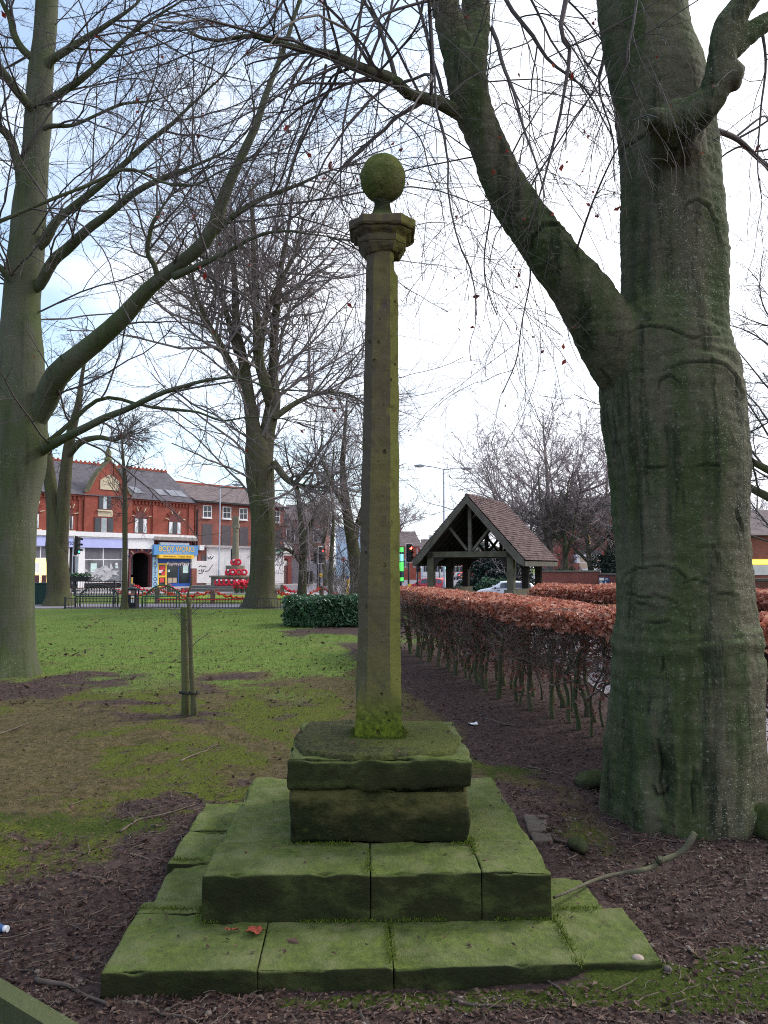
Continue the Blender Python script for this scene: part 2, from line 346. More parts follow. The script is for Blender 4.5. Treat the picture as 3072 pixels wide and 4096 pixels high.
sheet('church_path', *bil([(2.75, 5.2), (5.6, 7.6), (4.9, 31.5), (3.1, 31.2)]), M_path, .012, 30, 90)
sheet('high_street', *bil([(-60, 47.5), (40, 47.5), (60, 420), (-60, 420)]), M_road, .02, 90, 160)
sheet('high_street_verge', *bil([(3.0, 36), (16, 36), (22, 47.5), (-3, 47.5)]), M_road, .014, 24, 24)
# ------------------------------------------------------------------ market cross
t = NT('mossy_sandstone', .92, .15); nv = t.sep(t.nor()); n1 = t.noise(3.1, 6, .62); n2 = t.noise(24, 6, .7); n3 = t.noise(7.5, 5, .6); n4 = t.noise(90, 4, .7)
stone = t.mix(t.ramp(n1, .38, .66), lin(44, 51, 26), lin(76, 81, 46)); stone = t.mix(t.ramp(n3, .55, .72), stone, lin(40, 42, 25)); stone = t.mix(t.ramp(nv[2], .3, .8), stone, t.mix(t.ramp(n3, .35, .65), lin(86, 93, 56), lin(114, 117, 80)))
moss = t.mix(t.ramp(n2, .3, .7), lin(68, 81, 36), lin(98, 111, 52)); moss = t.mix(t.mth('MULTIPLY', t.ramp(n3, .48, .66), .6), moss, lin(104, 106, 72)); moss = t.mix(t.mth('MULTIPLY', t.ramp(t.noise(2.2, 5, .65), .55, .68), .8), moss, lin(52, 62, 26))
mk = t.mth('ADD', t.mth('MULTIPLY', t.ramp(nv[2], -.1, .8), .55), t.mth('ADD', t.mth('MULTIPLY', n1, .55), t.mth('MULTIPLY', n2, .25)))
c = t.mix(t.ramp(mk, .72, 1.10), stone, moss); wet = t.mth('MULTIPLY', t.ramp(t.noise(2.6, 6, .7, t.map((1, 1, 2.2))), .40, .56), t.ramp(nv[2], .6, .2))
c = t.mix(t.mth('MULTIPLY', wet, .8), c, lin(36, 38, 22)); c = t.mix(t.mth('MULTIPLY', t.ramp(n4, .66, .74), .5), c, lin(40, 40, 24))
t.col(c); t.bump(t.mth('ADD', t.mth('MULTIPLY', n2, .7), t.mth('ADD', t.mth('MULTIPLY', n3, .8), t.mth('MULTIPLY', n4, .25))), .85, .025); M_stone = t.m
t = NT('lichened_finial_stone', .92, .1); nv = t.sep(t.nor()); n1 = t.noise(9, 6, .65); n2 = t.noise(46, 5, .7); n3 = t.noise(20, 4, .6)
c = t.mix(t.ramp(n1, .38, .62), lin(84, 90, 48), lin(106, 106, 66)); c = t.mix(t.ramp(t.mth('ADD', t.mth('MULTIPLY', nv[2], .35), n1), .5, .85), c, lin(112, 120, 62)); c = t.mix(t.mth('MULTIPLY', t.ramp(n2, .56, .66), .7), c, lin(48, 52, 30)); c = t.mix(t.mth('MULTIPLY', t.ramp(n3, .62, .7), .6), c, lin(136, 140, 110)); t.col(c); t.bump(t.mth('ADD', n2, n3), .8, .015); M_ballm = t.m
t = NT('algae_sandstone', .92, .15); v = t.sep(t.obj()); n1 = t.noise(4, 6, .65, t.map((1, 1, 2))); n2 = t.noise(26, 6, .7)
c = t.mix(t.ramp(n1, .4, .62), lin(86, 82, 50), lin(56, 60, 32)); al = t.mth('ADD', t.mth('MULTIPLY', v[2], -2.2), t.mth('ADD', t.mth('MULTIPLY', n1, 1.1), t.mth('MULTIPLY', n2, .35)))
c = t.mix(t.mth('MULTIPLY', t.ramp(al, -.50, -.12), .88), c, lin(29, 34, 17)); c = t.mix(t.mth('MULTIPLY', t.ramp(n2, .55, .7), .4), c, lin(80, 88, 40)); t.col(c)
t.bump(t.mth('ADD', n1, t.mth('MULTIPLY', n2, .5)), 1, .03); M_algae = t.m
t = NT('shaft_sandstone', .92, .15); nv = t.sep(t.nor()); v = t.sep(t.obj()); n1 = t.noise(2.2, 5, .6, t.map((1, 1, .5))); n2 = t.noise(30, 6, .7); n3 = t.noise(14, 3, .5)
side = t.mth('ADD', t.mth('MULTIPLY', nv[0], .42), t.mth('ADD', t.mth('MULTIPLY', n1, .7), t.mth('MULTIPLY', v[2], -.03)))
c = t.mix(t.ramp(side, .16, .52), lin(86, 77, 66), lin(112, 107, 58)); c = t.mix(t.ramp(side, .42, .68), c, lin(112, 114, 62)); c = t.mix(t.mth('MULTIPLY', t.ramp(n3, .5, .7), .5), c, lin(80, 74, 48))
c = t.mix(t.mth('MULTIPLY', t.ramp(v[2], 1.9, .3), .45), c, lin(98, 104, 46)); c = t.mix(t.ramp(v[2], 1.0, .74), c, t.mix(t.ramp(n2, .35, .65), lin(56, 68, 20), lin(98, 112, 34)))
pit = t.ramp(t.vor(19, t.map((1, 1, .7), t.obj())), .24, .10); pit = t.mth('MULTIPLY', pit, t.ramp(n3, .50, .57)); c = t.mix(t.mth('MULTIPLY', pit, .75), c, lin(50, 44, 34)); c = t.mix(t.mth('MULTIPLY', t.ramp(n2, .62, .72), .4), c, lin(150, 140, 122))
t.col(c); t.bump(t.mth('SUBTRACT', t.mth('MULTIPLY', n2, .5), t.mth('MULTIPLY', pit, 1.1)), .8, .02); M_shaft = t.m
def rblock(q, z0, z1, r=.013, st=.028, amp=.010, seed=0, fr=6, worn=0., jx=0, jy=0, chip=0.):
    # rough block over quad q (a,b,c,d ccw from front-left), rounded edges, noise
    a, b, c_, d = [np.array(p, float) for p in q]; L = np.linalg.norm(b-a); Wd = np.linalg.norm(d-a); H = z1-z0
    n = [max(3, int(round(l/st))) for l in (L, Wd, H)]; mb = MB()
    dim = np.array([L, Wd, H]); ax = [np.unique(np.concatenate([np.linspace(0, 1, k+1), [.004/dd, .012/dd, 1-.004/dd, 1-.012/dd]])) for k, dd in zip(n, dim)]; rv = np.array([.003 if jx else r, .003 if jy else r, r])
    for i in range(3):
        j, k = (i+1) % 3, (i+2) % 3
        for sgn in (0, 1):
            if i == 2 and sgn == 0: continue
            A, B = np.meshgrid(ax[j], ax[k], indexing='ij'); p = np.zeros(A.shape+(3,)); p[..., i] = sgn; p[..., j] = A; p[..., k] = B
            p = p*dim; inn = np.clip(p, rv, np.maximum(dim-rv, rv)); e = (p-inn)/rv; ln = np.linalg.norm(e, axis=-1, keepdims=True); p = np.where(ln > 1e-9, inn+e/np.maximum(ln, 1e-9)*rv, p)
            nn = nrm(e+1e-12); u = p[..., 0:1]/L; v = p[..., 1:2]/Wd
            xy = (1-u)*(1-v)*a+u*(1-v)*b+u*v*c_+(1-u)*v*d; w = np.concatenate([xy, z0+p[..., 2:3]], -1)
            ff = w+7.7; dp = amp*.75*(fbm(ff*fr, 3)+.5*fbm(ff*fr*4, 2))
            if worn: dp = dp-worn*np.maximum(0, fbm(w*3.1+seed, 3)-.1)*np.where(abs(nn[..., 2]) > .3, 1., .5)
            dp = dp-chip*np.maximum(0, vnoise(w*13+3.3)+.5*vnoise(w*29)-.35)*(np.abs(nn).max(-1) < .93)
            w = w+nn*dp[..., None]*np.array([.25 if jx else 1., .25 if jy else 1., 1.])
            m_, k_ = A.shape; idx = (np.arange(m_-1)[:, None]*k_+np.arange(k_-1)[None]).ravel(); F = np.stack([idx, idx+k_, idx+k_+1, idx+1], 1)
            if sgn == 0: F = F[:, ::-1]
            mb.add(w.reshape(-1, 3), F, 0, True)
    return mb
mc = thing('market_cross', 'tall mossy sandstone market cross with ball finial on stepped square plinth', 'stone cross', (-.045, 4.3, 0))
def Q(x0, y0, x1, y1, ro=.02):
    f = lambda x, y: (x-(y-4.1)*ro, y+.12+(x+.05)*ro); return [f(x0, y0), f(x1, y0), f(x1, y1), f(x0, y1)]
g = .002
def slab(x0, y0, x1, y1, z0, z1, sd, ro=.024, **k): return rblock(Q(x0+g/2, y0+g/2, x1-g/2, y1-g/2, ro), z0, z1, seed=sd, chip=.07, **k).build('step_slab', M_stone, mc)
# lowest step
xs = [-1.10, -.52, -.01, .70, 1.03]
for i in range(4): slab(xs[i], 3.0+.02*(i == 3), xs[i+1], 3.50, -.25, .10-.002*i, i, ro=.042, worn=.02, jx=1)
for i, (a, b) in enumerate([(3.50, 3.62), (3.62, 4.09), (4.09, 4.6), (4.6, 5.16)]): slab(-1.10+.03*(i == 1), a, -.62, b, -.25, .10-.012*(i == 1), 10+i, ro=.042, worn=.035, jy=1)
slab(.55, 3.50, .95, 3.84, -.25, .092, 21, ro=.042, worn=.03, jy=1)
for i, (a, b) in enumerate([(-.62, 0), (0, .7)]): slab(a, 4.7, b, 5.16, -.25, .09, 25+i, ro=.042, jx=1)
# middle step
xm = [-.79, -.075, .40, .70]
for i in range(3): slab(xm[i], 3.38, xm[i+1], 3.78, .06, .30, 30+i, worn=.015, r=.016, amp=.010, jx=1)
for i, (a, b) in enumerate([(3.78, 4.35), (4.35, 4.96)]): slab(-.79, a, -.30, b, .06, .298, 40+i, r=.016, worn=.02, jy=1)
for i, (a, b) in enumerate([(3.78, 4.3), (4.3, 4.96)]): slab(.2, a, .70, b, .06, .296, 50+i, r=.016, worn=.02, jy=1)
slab(-.30, 4.45, .2, 4.96, .06, .297, 57, r=.016)
# pedestal
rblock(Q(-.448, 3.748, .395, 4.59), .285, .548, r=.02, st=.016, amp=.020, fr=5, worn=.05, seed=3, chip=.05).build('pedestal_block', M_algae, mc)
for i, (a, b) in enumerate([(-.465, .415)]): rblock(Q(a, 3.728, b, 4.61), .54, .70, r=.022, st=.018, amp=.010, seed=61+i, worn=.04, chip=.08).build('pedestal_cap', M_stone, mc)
# mortar bed on the cap: an irregular raised crust
m = MB(); ang = np.linspace(0, 2*PI, 97)[:-1]
def crust(a):
    sq = 1/np.maximum(abs(np.cos(a)), abs(np.sin(a)))**.62; return sq*.375+.020*fbm(np.stack([np.cos(a)*3, np.sin(a)*3, a*0], -1), 4)
rr = crust(ang)*1.13; cx0, cy0 = -.04, 4.29
rings = [(1.0, .685), (1.0, .704), (.975, .7135)]+[(f, .714+.006*(1-f)) for f in np.linspace(.94, 0, 26)]
V = []
for f, z in rings: V.append(np.stack([cx0+rr*f*np.cos(ang), cy0+rr*f*np.sin(ang), np.full(96, z)], 1))
V = np.array(V); jit = fbm(V*22, 4)*.0035; V[2:, :, 2] += jit[2:]; V[0:3, :, 0:2] += (fbm(V[0:3]*40, 2)*.006)[..., None]
F = [(k*96+i, k*96+(i+1) % 96, (k+1)*96+(i+1) % 96, (k+1)*96+i) for k in range(len(rings)-1) for i in range(96)]
m.add(V.reshape(-1, 3), np.array(F), 0, True); t = NT('mossy_mortar', .95, .1); n2 = t.noise(45, 6, .7); n1 = t.noise(5, 5, .6); v = t.sep(t.obj()); c = t.mix(t.ramp(n2, .35, .65), lin(58, 60, 38), lin(92, 92, 62)); c = t.mix(t.ramp(t.mth('ADD', n1, t.mth('MULTIPLY', v[0], .5)), .40, .6), c, t.mix(t.ramp(n2, .3, .7), lin(84, 90, 44), lin(106, 110, 62))); t.col(c); t.bump(n2, 1, .03); m.build('mortar_bed', t.m, mc)
M_jm = leafmat('joint_moss', [lin(58, 72, 24), lin(88, 104, 38), lin(72, 88, 30), lin(104, 118, 52)], .9, .1, .2)
rsm = np.random.RandomState(31); JL = [((x_+.043, 3.12), (x_+.022, 3.62), .101) for x_ in (-.52, -.01, .70)]+[((x_+.015, 3.50), (x_+.008, 3.90), .301) for x_ in (-.075, .40)]+[((-1.08, y_), (-.80, y_), .10) for y_ in (3.62, 3.74, 4.21, 4.72)]+[((.70, 3.62), (1.0, 3.63), .10), ((-.78, 3.47), (.70, 3.51), .105), ((-.47, 3.85), (.42, 3.85), .30), ((-.79, 3.50), (-.81, 5.0), .105), ((-.46, 3.86), (-.48, 4.7), .30), ((.41, 3.87), (.39, 4.7), .30), ((-.16, 4.19), (.10, 4.19), .717), ((-.16, 4.19), (-.16, 4.46), .717), ((.10, 4.19), (.10, 4.46), .717)]
PX_ = []
for (a, b, z) in JL:
    L_ = math.hypot(b[0]-a[0], b[1]-a[1]); n = int(900*L_); u = rsm.rand(n); p = np.column_stack([a[0]+(b[0]-a[0])*u, a[1]+(b[1]-a[1])*u])+rsm.randn(n, 2)*.011; k = fbm(np.column_stack([p*5, np.full(n, z)]), 3) > -.05; PX_.append(np.column_stack([p[k], np.full(k.sum(), z+.001)]))
PX_ = np.concatenate(PX_); n = len(PX_); a = rsm.rand(n)*6.28; h = .007*np.exp(.4*rsm.randn(n)); w = np.column_stack([np.cos(a), np.sin(a), 0*a])*.0022; e = np.column_stack([rsm.randn(n)*.005, rsm.randn(n)*.005, h]); V = np.stack([PX_-w, PX_+w, PX_+e+w*.4, PX_+e-w*.4], 1).reshape(-1, 3); k = (np.arange(n)*4)[:, None]
m = MB(); m.add(V, k+np.array([[0, 1, 2, 3]])); tag(m.build('joint_moss', M_jm, mc), kind='stuff')
# shaft: octagon with broach stops, subdivided
def oct_ring(h, c, mfac, chip=0):
    pts = []
    for (sx_, sy_) in ((1, -1), (1, 1), (-1, 1), (-1, -1)):
        a = np.array([sx_*h, sy_*(h-c)]) if sx_*sy_ < 0 else np.array([sx_*(h-c), sy_*h]); b = np.array([sx_*(h-c), sy_*h]) if sx_*sy_ < 0 else np.array([sx_*h, sy_*(h-c)])
        if (sx_, sy_) == (1, -1): a, b = np.array([h-c, -h]), np.array([h, -h+c])
        elif (sx_, sy_) == (1, 1): a, b = np.array([h, h-c]), np.array([h-c, h])
        elif (sx_, sy_) == (-1, 1): a, b = np.array([-h+c, h]), np.array([-h, h-c])
        else: a, b = np.array([-h, -h+c]), np.array([-h+c, -h])
        mid = (a+b)/2; cor = np.array([sx_*h, sy_*h]); pts += [a, mid*mfac+cor*(1-mfac), b]
    return pts
def dens(pts, k=5):
    out = []
    for i in range(len(pts)):
        a, b = pts[i], pts[(i+1) % len(pts)]
        for j in range(k): out.append(a+(b-a)*j/k)
    return np.array(out)
SHX, SHY, ZB, ZT = -.03, 4.32, .71, 3.325; rowsV = []
zs = np.linspace(0, 1, 150)
for f in zs:
    z = ZB+(ZT-ZB)*f; h = .1225+(.0865-.1225)*f**.9; cfrac = .48; mf = float(np.clip((z-(ZB+.17))/.15, 0, 1)); p = dens(oct_ring(h, h*cfrac, mf))
    if f < .012: p = p*1.01
    q = np.column_stack([p, np.full(len(p), z)])
    if z > ZT-.15:   # the chip out of the right front arris
        k = sst(z, ZT-.135, ZT-.115); w = sst(q[:, 0], h*.66, h*.76); q[:, 0] = q[:, 0]*(1-k*w)+(h*.70+.25*(q[:, 0]-h*.70))*k*w
    rowsV.append(q)
V = np.array(rowsV); nrm_ = V*np.array([1, 1, 0]); nrm_ = nrm(nrm_)
d = .0035*fbm(V*np.array([9, 9, 6])+3, 4)-.010*np.maximum(0, fbm(V*np.array([22, 22, 14]), 3)-.42)
edge = np.abs(fbm(V*np.array([6, 6, 16])+40, 3)); V = V+nrm_*(d-.003*edge)[..., None]+np.array([SHX, SHY, 0])
V[..., 0] += .02*(V[..., 2]-ZB)/(ZT-ZB)
n = V.shape[1]; F = [(k*n+i, k*n+(i+1) % n, (k+1)*n+(i+1) % n, (k+1)*n+i) for k in range(len(V)-1) for i in range(n)]
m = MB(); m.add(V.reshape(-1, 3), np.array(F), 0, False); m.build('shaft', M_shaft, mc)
CX = SHX+.02
PROF2 = [(.004, .004), (.092, 0), (.098, .008), (.110, .026), (.118, .042), (.121, .048), (.121, .054), (.127, .060), (.130, .074), (.130, .098), (.138, .106), (.152, .114), (.160, .122), (.160, .130), (.175, .136), (.181, .146), (.181, .186), (.173, .196), (.11, .204), (0, .207)]
prof = [(h_, 3.225+z_) for h_, z_ in PROF2] if 1 else [(.098, 3.225), (.104, 3.235), (.112, 3.262), (.118, 3.275), (.118, 3.283), (.128, 3.300), (.148, 3.325), (.152, 3.338), (.150, 3.346), (.172, 3.352), (.178, 3.36), (.178, 3.398), (.184, 3.405), (.184, 3.428), (.176, 3.437), (.12, 3.444), (.0, 3.447)]
rowsV = []
for h, z in prof: rowsV.append(np.column_stack([dens(oct_ring(max(h, .004), max(h, .004)*.44, 1), 6), np.full(72, z)]))
V = np.array([cat(np.array(rowsV)[:, i], 61) for i in range(72)]).transpose(1, 0, 2) if False else np.array(rowsV)
V2 = []
for k in range(len(V)-1):
    for j in range(4): V2.append(V[k]+(V[k+1]-V[k])*j/4)
V = np.array(V2+[V[-1]]); V[..., 2] = 3.308+(V[..., 2]-3.225)*.87; pn = nrm(V*np.array([1, 1, 0])+1e-9)
V = V+pn*(.0035*fbm(V*18, 3)-.05*np.maximum(0, fbm(V*9+5, 3)-.36)*(V[..., 2] > 3.42))[..., None]; V[..., 2] += .008*fbm(V*20+9, 3)-.03*np.maximum(0, fbm(V*8+2, 3)-.3)*(V[..., 2] > 3.465)
V = V+np.array([CX, SHY, 0]); n = 72; F = [(k*n+i, k*n+(i+1) % n, (k+1)*n+(i+1) % n, (k+1)*n+i) for k in range(len(V)-1) for i in range(n)]
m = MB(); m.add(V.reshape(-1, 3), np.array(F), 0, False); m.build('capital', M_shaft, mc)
zc = 3.754; pr = [(.10, 3.480), (.094, 3.50), (.075, 3.525), (.054, 3.56), (.044, 3.60), (.043, 3.66)]
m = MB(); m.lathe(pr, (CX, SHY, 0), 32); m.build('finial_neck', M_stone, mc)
m = MB(); m.sphere((0, 0, 0), .1265, 64, 0, (1, 1, 1.05)); V = m.V[0]; m.V[0] = V*(1+.030*fbm(V*14, 4)[:, None]-.05*np.maximum(0, fbm(V*24+3, 3)-.42)[:, None])+np.array([CX+.004, SHY, zc]); m.build('finial_ball', M_ballm, mc)
def bark2(name, base, green, dark, lich, bst=.7):
    t = NT(name, .9, .15); v = t.sep(t.obj()); nv = t.sep(t.nor()); sA = t.noise(1.0, 6, .6, t.map((4, 4, .42))); sB = t.noise(1.0, 6, .65, t.map((7, 7, .6), loc=(3, 1, 2))); big = t.noise(1.3, 4, .55); fine = t.noise(60, 4, .7); ln = t.noise(1.0, 6, .7, t.map((9, 9, 75))); blot = t.noise(9, 6, .68)
    c = t.mix(t.ramp(t.mth('ADD', t.mth('MULTIPLY', sA, .6), t.mth('MULTIPLY', big, .4)), .44, .57), green, base); c = t.mix(t.mth('MULTIPLY', t.ramp(sB, .52, .62), .8), c, dark); c = t.mix(t.mth('MULTIPLY', t.ramp(blot, .5, .66), .4), c, tuple(x*1.3 for x in base)); c = t.mix(t.mth('MULTIPLY', t.ramp(nv[2], .1, .7), .7), c, tuple(x*1.35 for x in green))
    c = t.mix(t.mth('MULTIPLY', t.ramp(ln, .58, .70), .45), c, dark)
    c = t.mix(t.mth('MULTIPLY', t.ramp(t.noise(150, 3, .6, t.map((1, 1, .6))), .55, .66), .55), c, dark); c = t.mix(t.mth('MULTIPLY', t.ramp(t.noise(46, 5, .75), .57, .66), .45), c, tuple(x*.62 for x in lich))
    sp = t.mth('MULTIPLY', t.ramp(t.noise(85, 2, .5, t.map((1, 1, 1.5))), .62, .70), t.ramp(t.mth('ADD', t.noise(1.4, 4), t.mth('MULTIPLY', v[0], .35)), .44, .66)); c = t.mix(t.mth('MULTIPLY', sp, .8), c, lich)
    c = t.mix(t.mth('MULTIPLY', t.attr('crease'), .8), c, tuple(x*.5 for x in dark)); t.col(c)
    t.bump(t.mth('ADD', t.mth('MULTIPLY', ln, .35), t.mth('ADD', t.mth('MULTIPLY', fine, .4), t.mth('ADD', t.mth('MULTIPLY', blot, .6), t.mth('MULTIPLY', sB, .4)))), bst, .02); return t.m
# ------------------------------------------------------------------ trees
M_beechR = bark2('smooth_beech_bark', lin(89, 85, 68), lin(63, 73, 44), lin(38, 44, 31), lin(176, 180, 162))
M_beechL = bark('grey_beech_bark', lin(86, 87, 73), lin(72, 80, 52), lin(50, 53, 43), lin(150, 156, 146), .7, .5)
M_lime = bark('furrowed_bark', lin(78, 72, 60), lin(78, 80, 54), lin(44, 40, 34), lin(110, 106, 90), 1., 1., 1.6)
M_twig = plain('twig_bark', lin(84, 76, 74), .8, .3, 3)
M_twigd = plain('dark_twig_bark', lin(84, 76, 76), .8, .3, 3)
M_twigr = plain('reddish_twig_bark', lin(122, 111, 112), .8, .3, 2)
M_twigp = plain('pale_twig_bark', lin(118, 110, 104), .8, .3, 2)
M_rleaf = leafmat('withered_beech_leaf', [lin(150, 52, 40), lin(120, 44, 34), lin(92, 44, 40), lin(170, 80, 50)], .6, .2, .3)
def spawn(P, R, n, t0, t1, ang, asd, ln, K, wig, bias, ratio, rmin, tipf=.35, flat=.6, lsd=.25, bv=(0, 0, 1), lfall=.5, rs=RS, fork=1.):
    N, K0, _ = P.shape; idx = np.repeat(np.arange(N), n); M = len(idx)
    t = t0+(t1-t0)*((np.tile(np.arange(n), N)+rs.rand(M))/n); f = t*(K0-1); i = np.minimum(f.astype(int), K0-2); w = (f-i)[:, None]
    p = P[idx, i]*(1-w)+P[idx, i+1]*w; tan = nrm(P[idx, i+1]-P[idx, i]); rad = R[idx, i]*(1-w[:, 0])+R[idx, i+1]*w[:, 0]
    q = rs.randn(M, 3); q[:, 2] *= flat; q = nrm(q-tan*(q*tan).sum(1, keepdims=True)); a = (ang+asd*rs.randn(M))[:, None]
    d = nrm(np.cos(a)*tan+np.sin(a)*q); L = ln*(1-lfall*t)*np.exp(lsd*rs.randn(M)) if np.isscalar(ln) else ln[idx]*(1-lfall*t)*np.exp(lsd*rs.randn(M))
    st = (L/(K-1))[:, None]; out = [p]; bvv = np.array(bv, float)
    for k in range(K-1):
        d = nrm(d+wig*rs.randn(M, 3)+bias*bvv*(k+1)/K); p = p+d*st; out.append(p)
    r0 = np.clip(rad*ratio, rmin, None); rr = r0[:, None]*np.linspace(1, tipf, K)[None]; rr = np.maximum(rr, rmin*.8)
    return np.stack(out, 1), rr
def plen(P): return np.linalg.norm(np.diff(P, axis=1), axis=2).sum(1)
def limb(ctrl, K=14, wig=0, rs=RS):
    # ctrl rows: (display_x, display_y, depth, width_display)
    out = []
    for (dx, dy, Y, wd) in ctrl:
        p = at_y(dx*DS, dy*DS, Y); out.append(list(p)+[wd*DS*Y/FP/2])
    c = cat(out, K)
    if wig: c[:, :3] += wig*fbm(c[:, :3]*1.7+rs.rand()*9, 2)[:, None]*np.array([[1, .3, 1]])
    return c[:, :3], np.maximum(c[:, 3], .004)
def stack(limbs): return np.stack([l[0] for l in limbs]), np.stack([l[1] for l in limbs])
def bumpy(P, R, n=36, flare=None, amp=.05, fr=3., sd=0, lobes=5, zb=0., flute=0.):
    # P (K,3), R(K): a detailed trunk surface, closed
    K = len(P); T = nrm(np.gradient(P, axis=0)); ax = np.eye(3)[np.argmin(abs(nrm(P[-1]-P[0])))]; U = nrm(np.cross(T, ax)); Wv = np.cross(T, U); a = np.arange(n)*2*PI/n
    dirs = np.cos(a)[:, None]*U[:, None, :]+np.sin(a)[:, None]*Wv[:, None, :]
    V0 = P[:, None]+R[:, None, None]*dirs; rr = R[:, None]*(1+amp*fbm(V0*fr+sd, 4))
    if flare:
        h = (P[:, 2]-zb)[:, None]; ph = fbm(np.stack([np.cos(a)*1.5, np.sin(a)*1.5, a*0+sd], -1), 2)
        rr = rr*(1+flare*np.exp(-np.maximum(h, 0)/.28)*(.55+.75*np.maximum(0, np.cos(lobes*a+3*ph))[None]))
    if flute: rr = rr*(1+flute*np.cos(7*a[None]+2.5*fbm(V0*.8+sd, 2)))
    V = P[:, None]+rr[..., None]*dirs; i = np.arange(n); k = np.arange(K-1)[:, None]*n; F = np.stack([k+i, k+(i+1) % n, k+n+(i+1) % n, k+n+i], -1).reshape(-1, 4)
    return V.reshape(-1, 3), F, n, K
def add_trunk(mb, *a, **k):
    V, F, n, K = bumpy(*a, **k); mb.add(V, F, 0, True); mb.F.append((np.array([list(range(n))[::-1]])+mb.n-n*K, 0, False)); mb.F.append((np.array([list(range((K-1)*n, K*n))])+mb.n-n*K, 0, False)); return mb
def quads(C, U, Wv, m=0): # leaves: centre, half-axis vectors, slightly folded
    n = len(C); nn = nrm(np.cross(U, Wv))*np.linalg.norm(Wv, axis=1, keepdims=True)*.45
    V = np.stack([C-U, C-U*.15+Wv+nn, C+U, C-U*.15-Wv+nn], 1).reshape(-1, 3); k = np.arange(n)[:, None]*4
    return V, np.concatenate([k+np.array([[0, 1, 2]]), k+np.array([[0, 2, 3]])])
def rand_leaves(C, size, rs=RS, asp=.55, updir=0.):
    n = len(C); U = nrm(rs.randn(n, 3)); Q_ = rs.randn(n, 3)
    if updir: U[:, 2] *= (1-updir); U = nrm(U)
    Wv = nrm(np.cross(U, Q_)); s = (size*np.exp(.25*rs.randn(n)))[:, None]; return quads(C, U*s, Wv*s*asp)
# ---- the big beech on the right: trunk and both limbs fused into one skin
def remeshed(mb, vox, name, smooth=5):
    me = mb.mesh(name, []); o = bpy.data.objects.new('tmp', me); COL.objects.link(o)
    r = o.modifiers.new('r', 'REMESH'); r.mode = 'VOXEL'; r.voxel_size = vox; r.use_smooth_shade = True
    s = o.modifiers.new('s', 'SMOOTH'); s.iterations = smooth; s.factor = .5
    dg = bpy.context.evaluated_depsgraph_get(); dg.update(); ev = o.evaluated_get(dg); m2 = bpy.data.meshes.new_from_object(ev); bpy.data.objects.remove(o)
    V = np.zeros(len(m2.vertices)*3, np.float32); m2.vertices.foreach_get('co', V); V = V.reshape(-1, 3).astype(float); Nn = np.zeros(len(V)*3, np.float32); m2.vertex_normals.foreach_get('vector', Nn); Nn = Nn.reshape(-1, 3)
    return m2, V, Nn
YB = 5.32
tr = [(1475, 1840, 320), (1475, 1760, 316), (1476, 1600, 312), (1477, 1500, 308), (1479, 1410, 306), (1480, 1300, 284), (1475, 1200, 277), (1468, 1100, 276), (1464, 1000, 287), (1455, 900, 296), (1448, 830, 292), (1440, 760, 272), (1452, 660, 228), (1455, 560, 228), (1450, 460, 224), (1445, 380, 214), (1440, 300, 208), (1428, 200, 208), (1400, 100, 196), (1385, 0, 196), (1372, -160, 180), (1360, -330, 160)]
P, R = limb([(x, y, YB, w) for x, y, w in tr], 70)
mb = MB(); P[0, 2] = min(P[0, 2], -.15)
add_trunk(mb, P, R, 56, flare=.075, amp=.03, fr=2.2, sd=3, lobes=7, zb=.02, flute=.016)
trunkP, trunkR = P, R
lm = [(1415, 850, 5.32, 120), (1358, 790, 5.28, 150), (1312, 720, 5.2, 138), (1262, 640, 5.15, 124), (1188, 545, 5.1, 108), (1102, 425, 5.05, 96), (1053, 315, 5.0, 88), (1020, 225, 4.97, 88), (1003, 125, 4.95, 92)]
P, R = limb(lm, 40); add_trunk(mb, P, R, 36, amp=.05, fr=3, sd=9); limbA = (P, R)
P, R = limb([(998, 150, 4.95, 74), (975, 60, 4.93, 66), (945, -60, 4.9, 58), (905, -220, 4.85, 50)], 14); add_trunk(mb, P, R, 28, amp=.04, sd=4); limbB = (P, R)
P, R = limb([(1016, 170, 4.98, 72), (1026, 60, 5.1, 66), (1028, -80, 5.3, 58), (1025, -260, 5.5, 50)], 14); add_trunk(mb, P, R, 28, amp=.04, sd=14); limbC = (P, R)
# front limb with its pruned collar
P, R = limb([(1462, 330, 5.1, 120), (1462, 275, 4.85, 124), (1500, 245, 4.72, 80), (1540, 205, 4.66, 62), (1556, 140, 4.62, 58), (1566, 70, 4.6, 55), (1600, 15, 4.6, 53), (1640, -50, 4.58, 56), (1690, -190, 4.55, 50)], 26); add_trunk(mb, P, R, 28, amp=.06, fr=5, sd=5); limbD = (P, R)
P, R = limb([(1455, 285, 4.9, 90), (1420, 262, 4.72, 62), (1400, 252, 4.64, 40)], 8); add_trunk(mb, P, R, 22, amp=.12, fr=8, sd=6)
P, R = limb([(1562, 150, 4.66, 60), (1585, 165, 4.62, 58), (1602, 168, 4.6, 50)], 8); add_trunk(mb, P, R, 22, amp=.08, fr=8, sd=7)
P, R = limb([(1575, 110, 4.64, 50), (1620, 70, 4.66, 42), (1680, 35, 4.7, 36), (1800, -40, 4.7, 28)], 10); add_trunk(mb, P, R, 20, amp=.06, sd=8); limbE = (P, R)
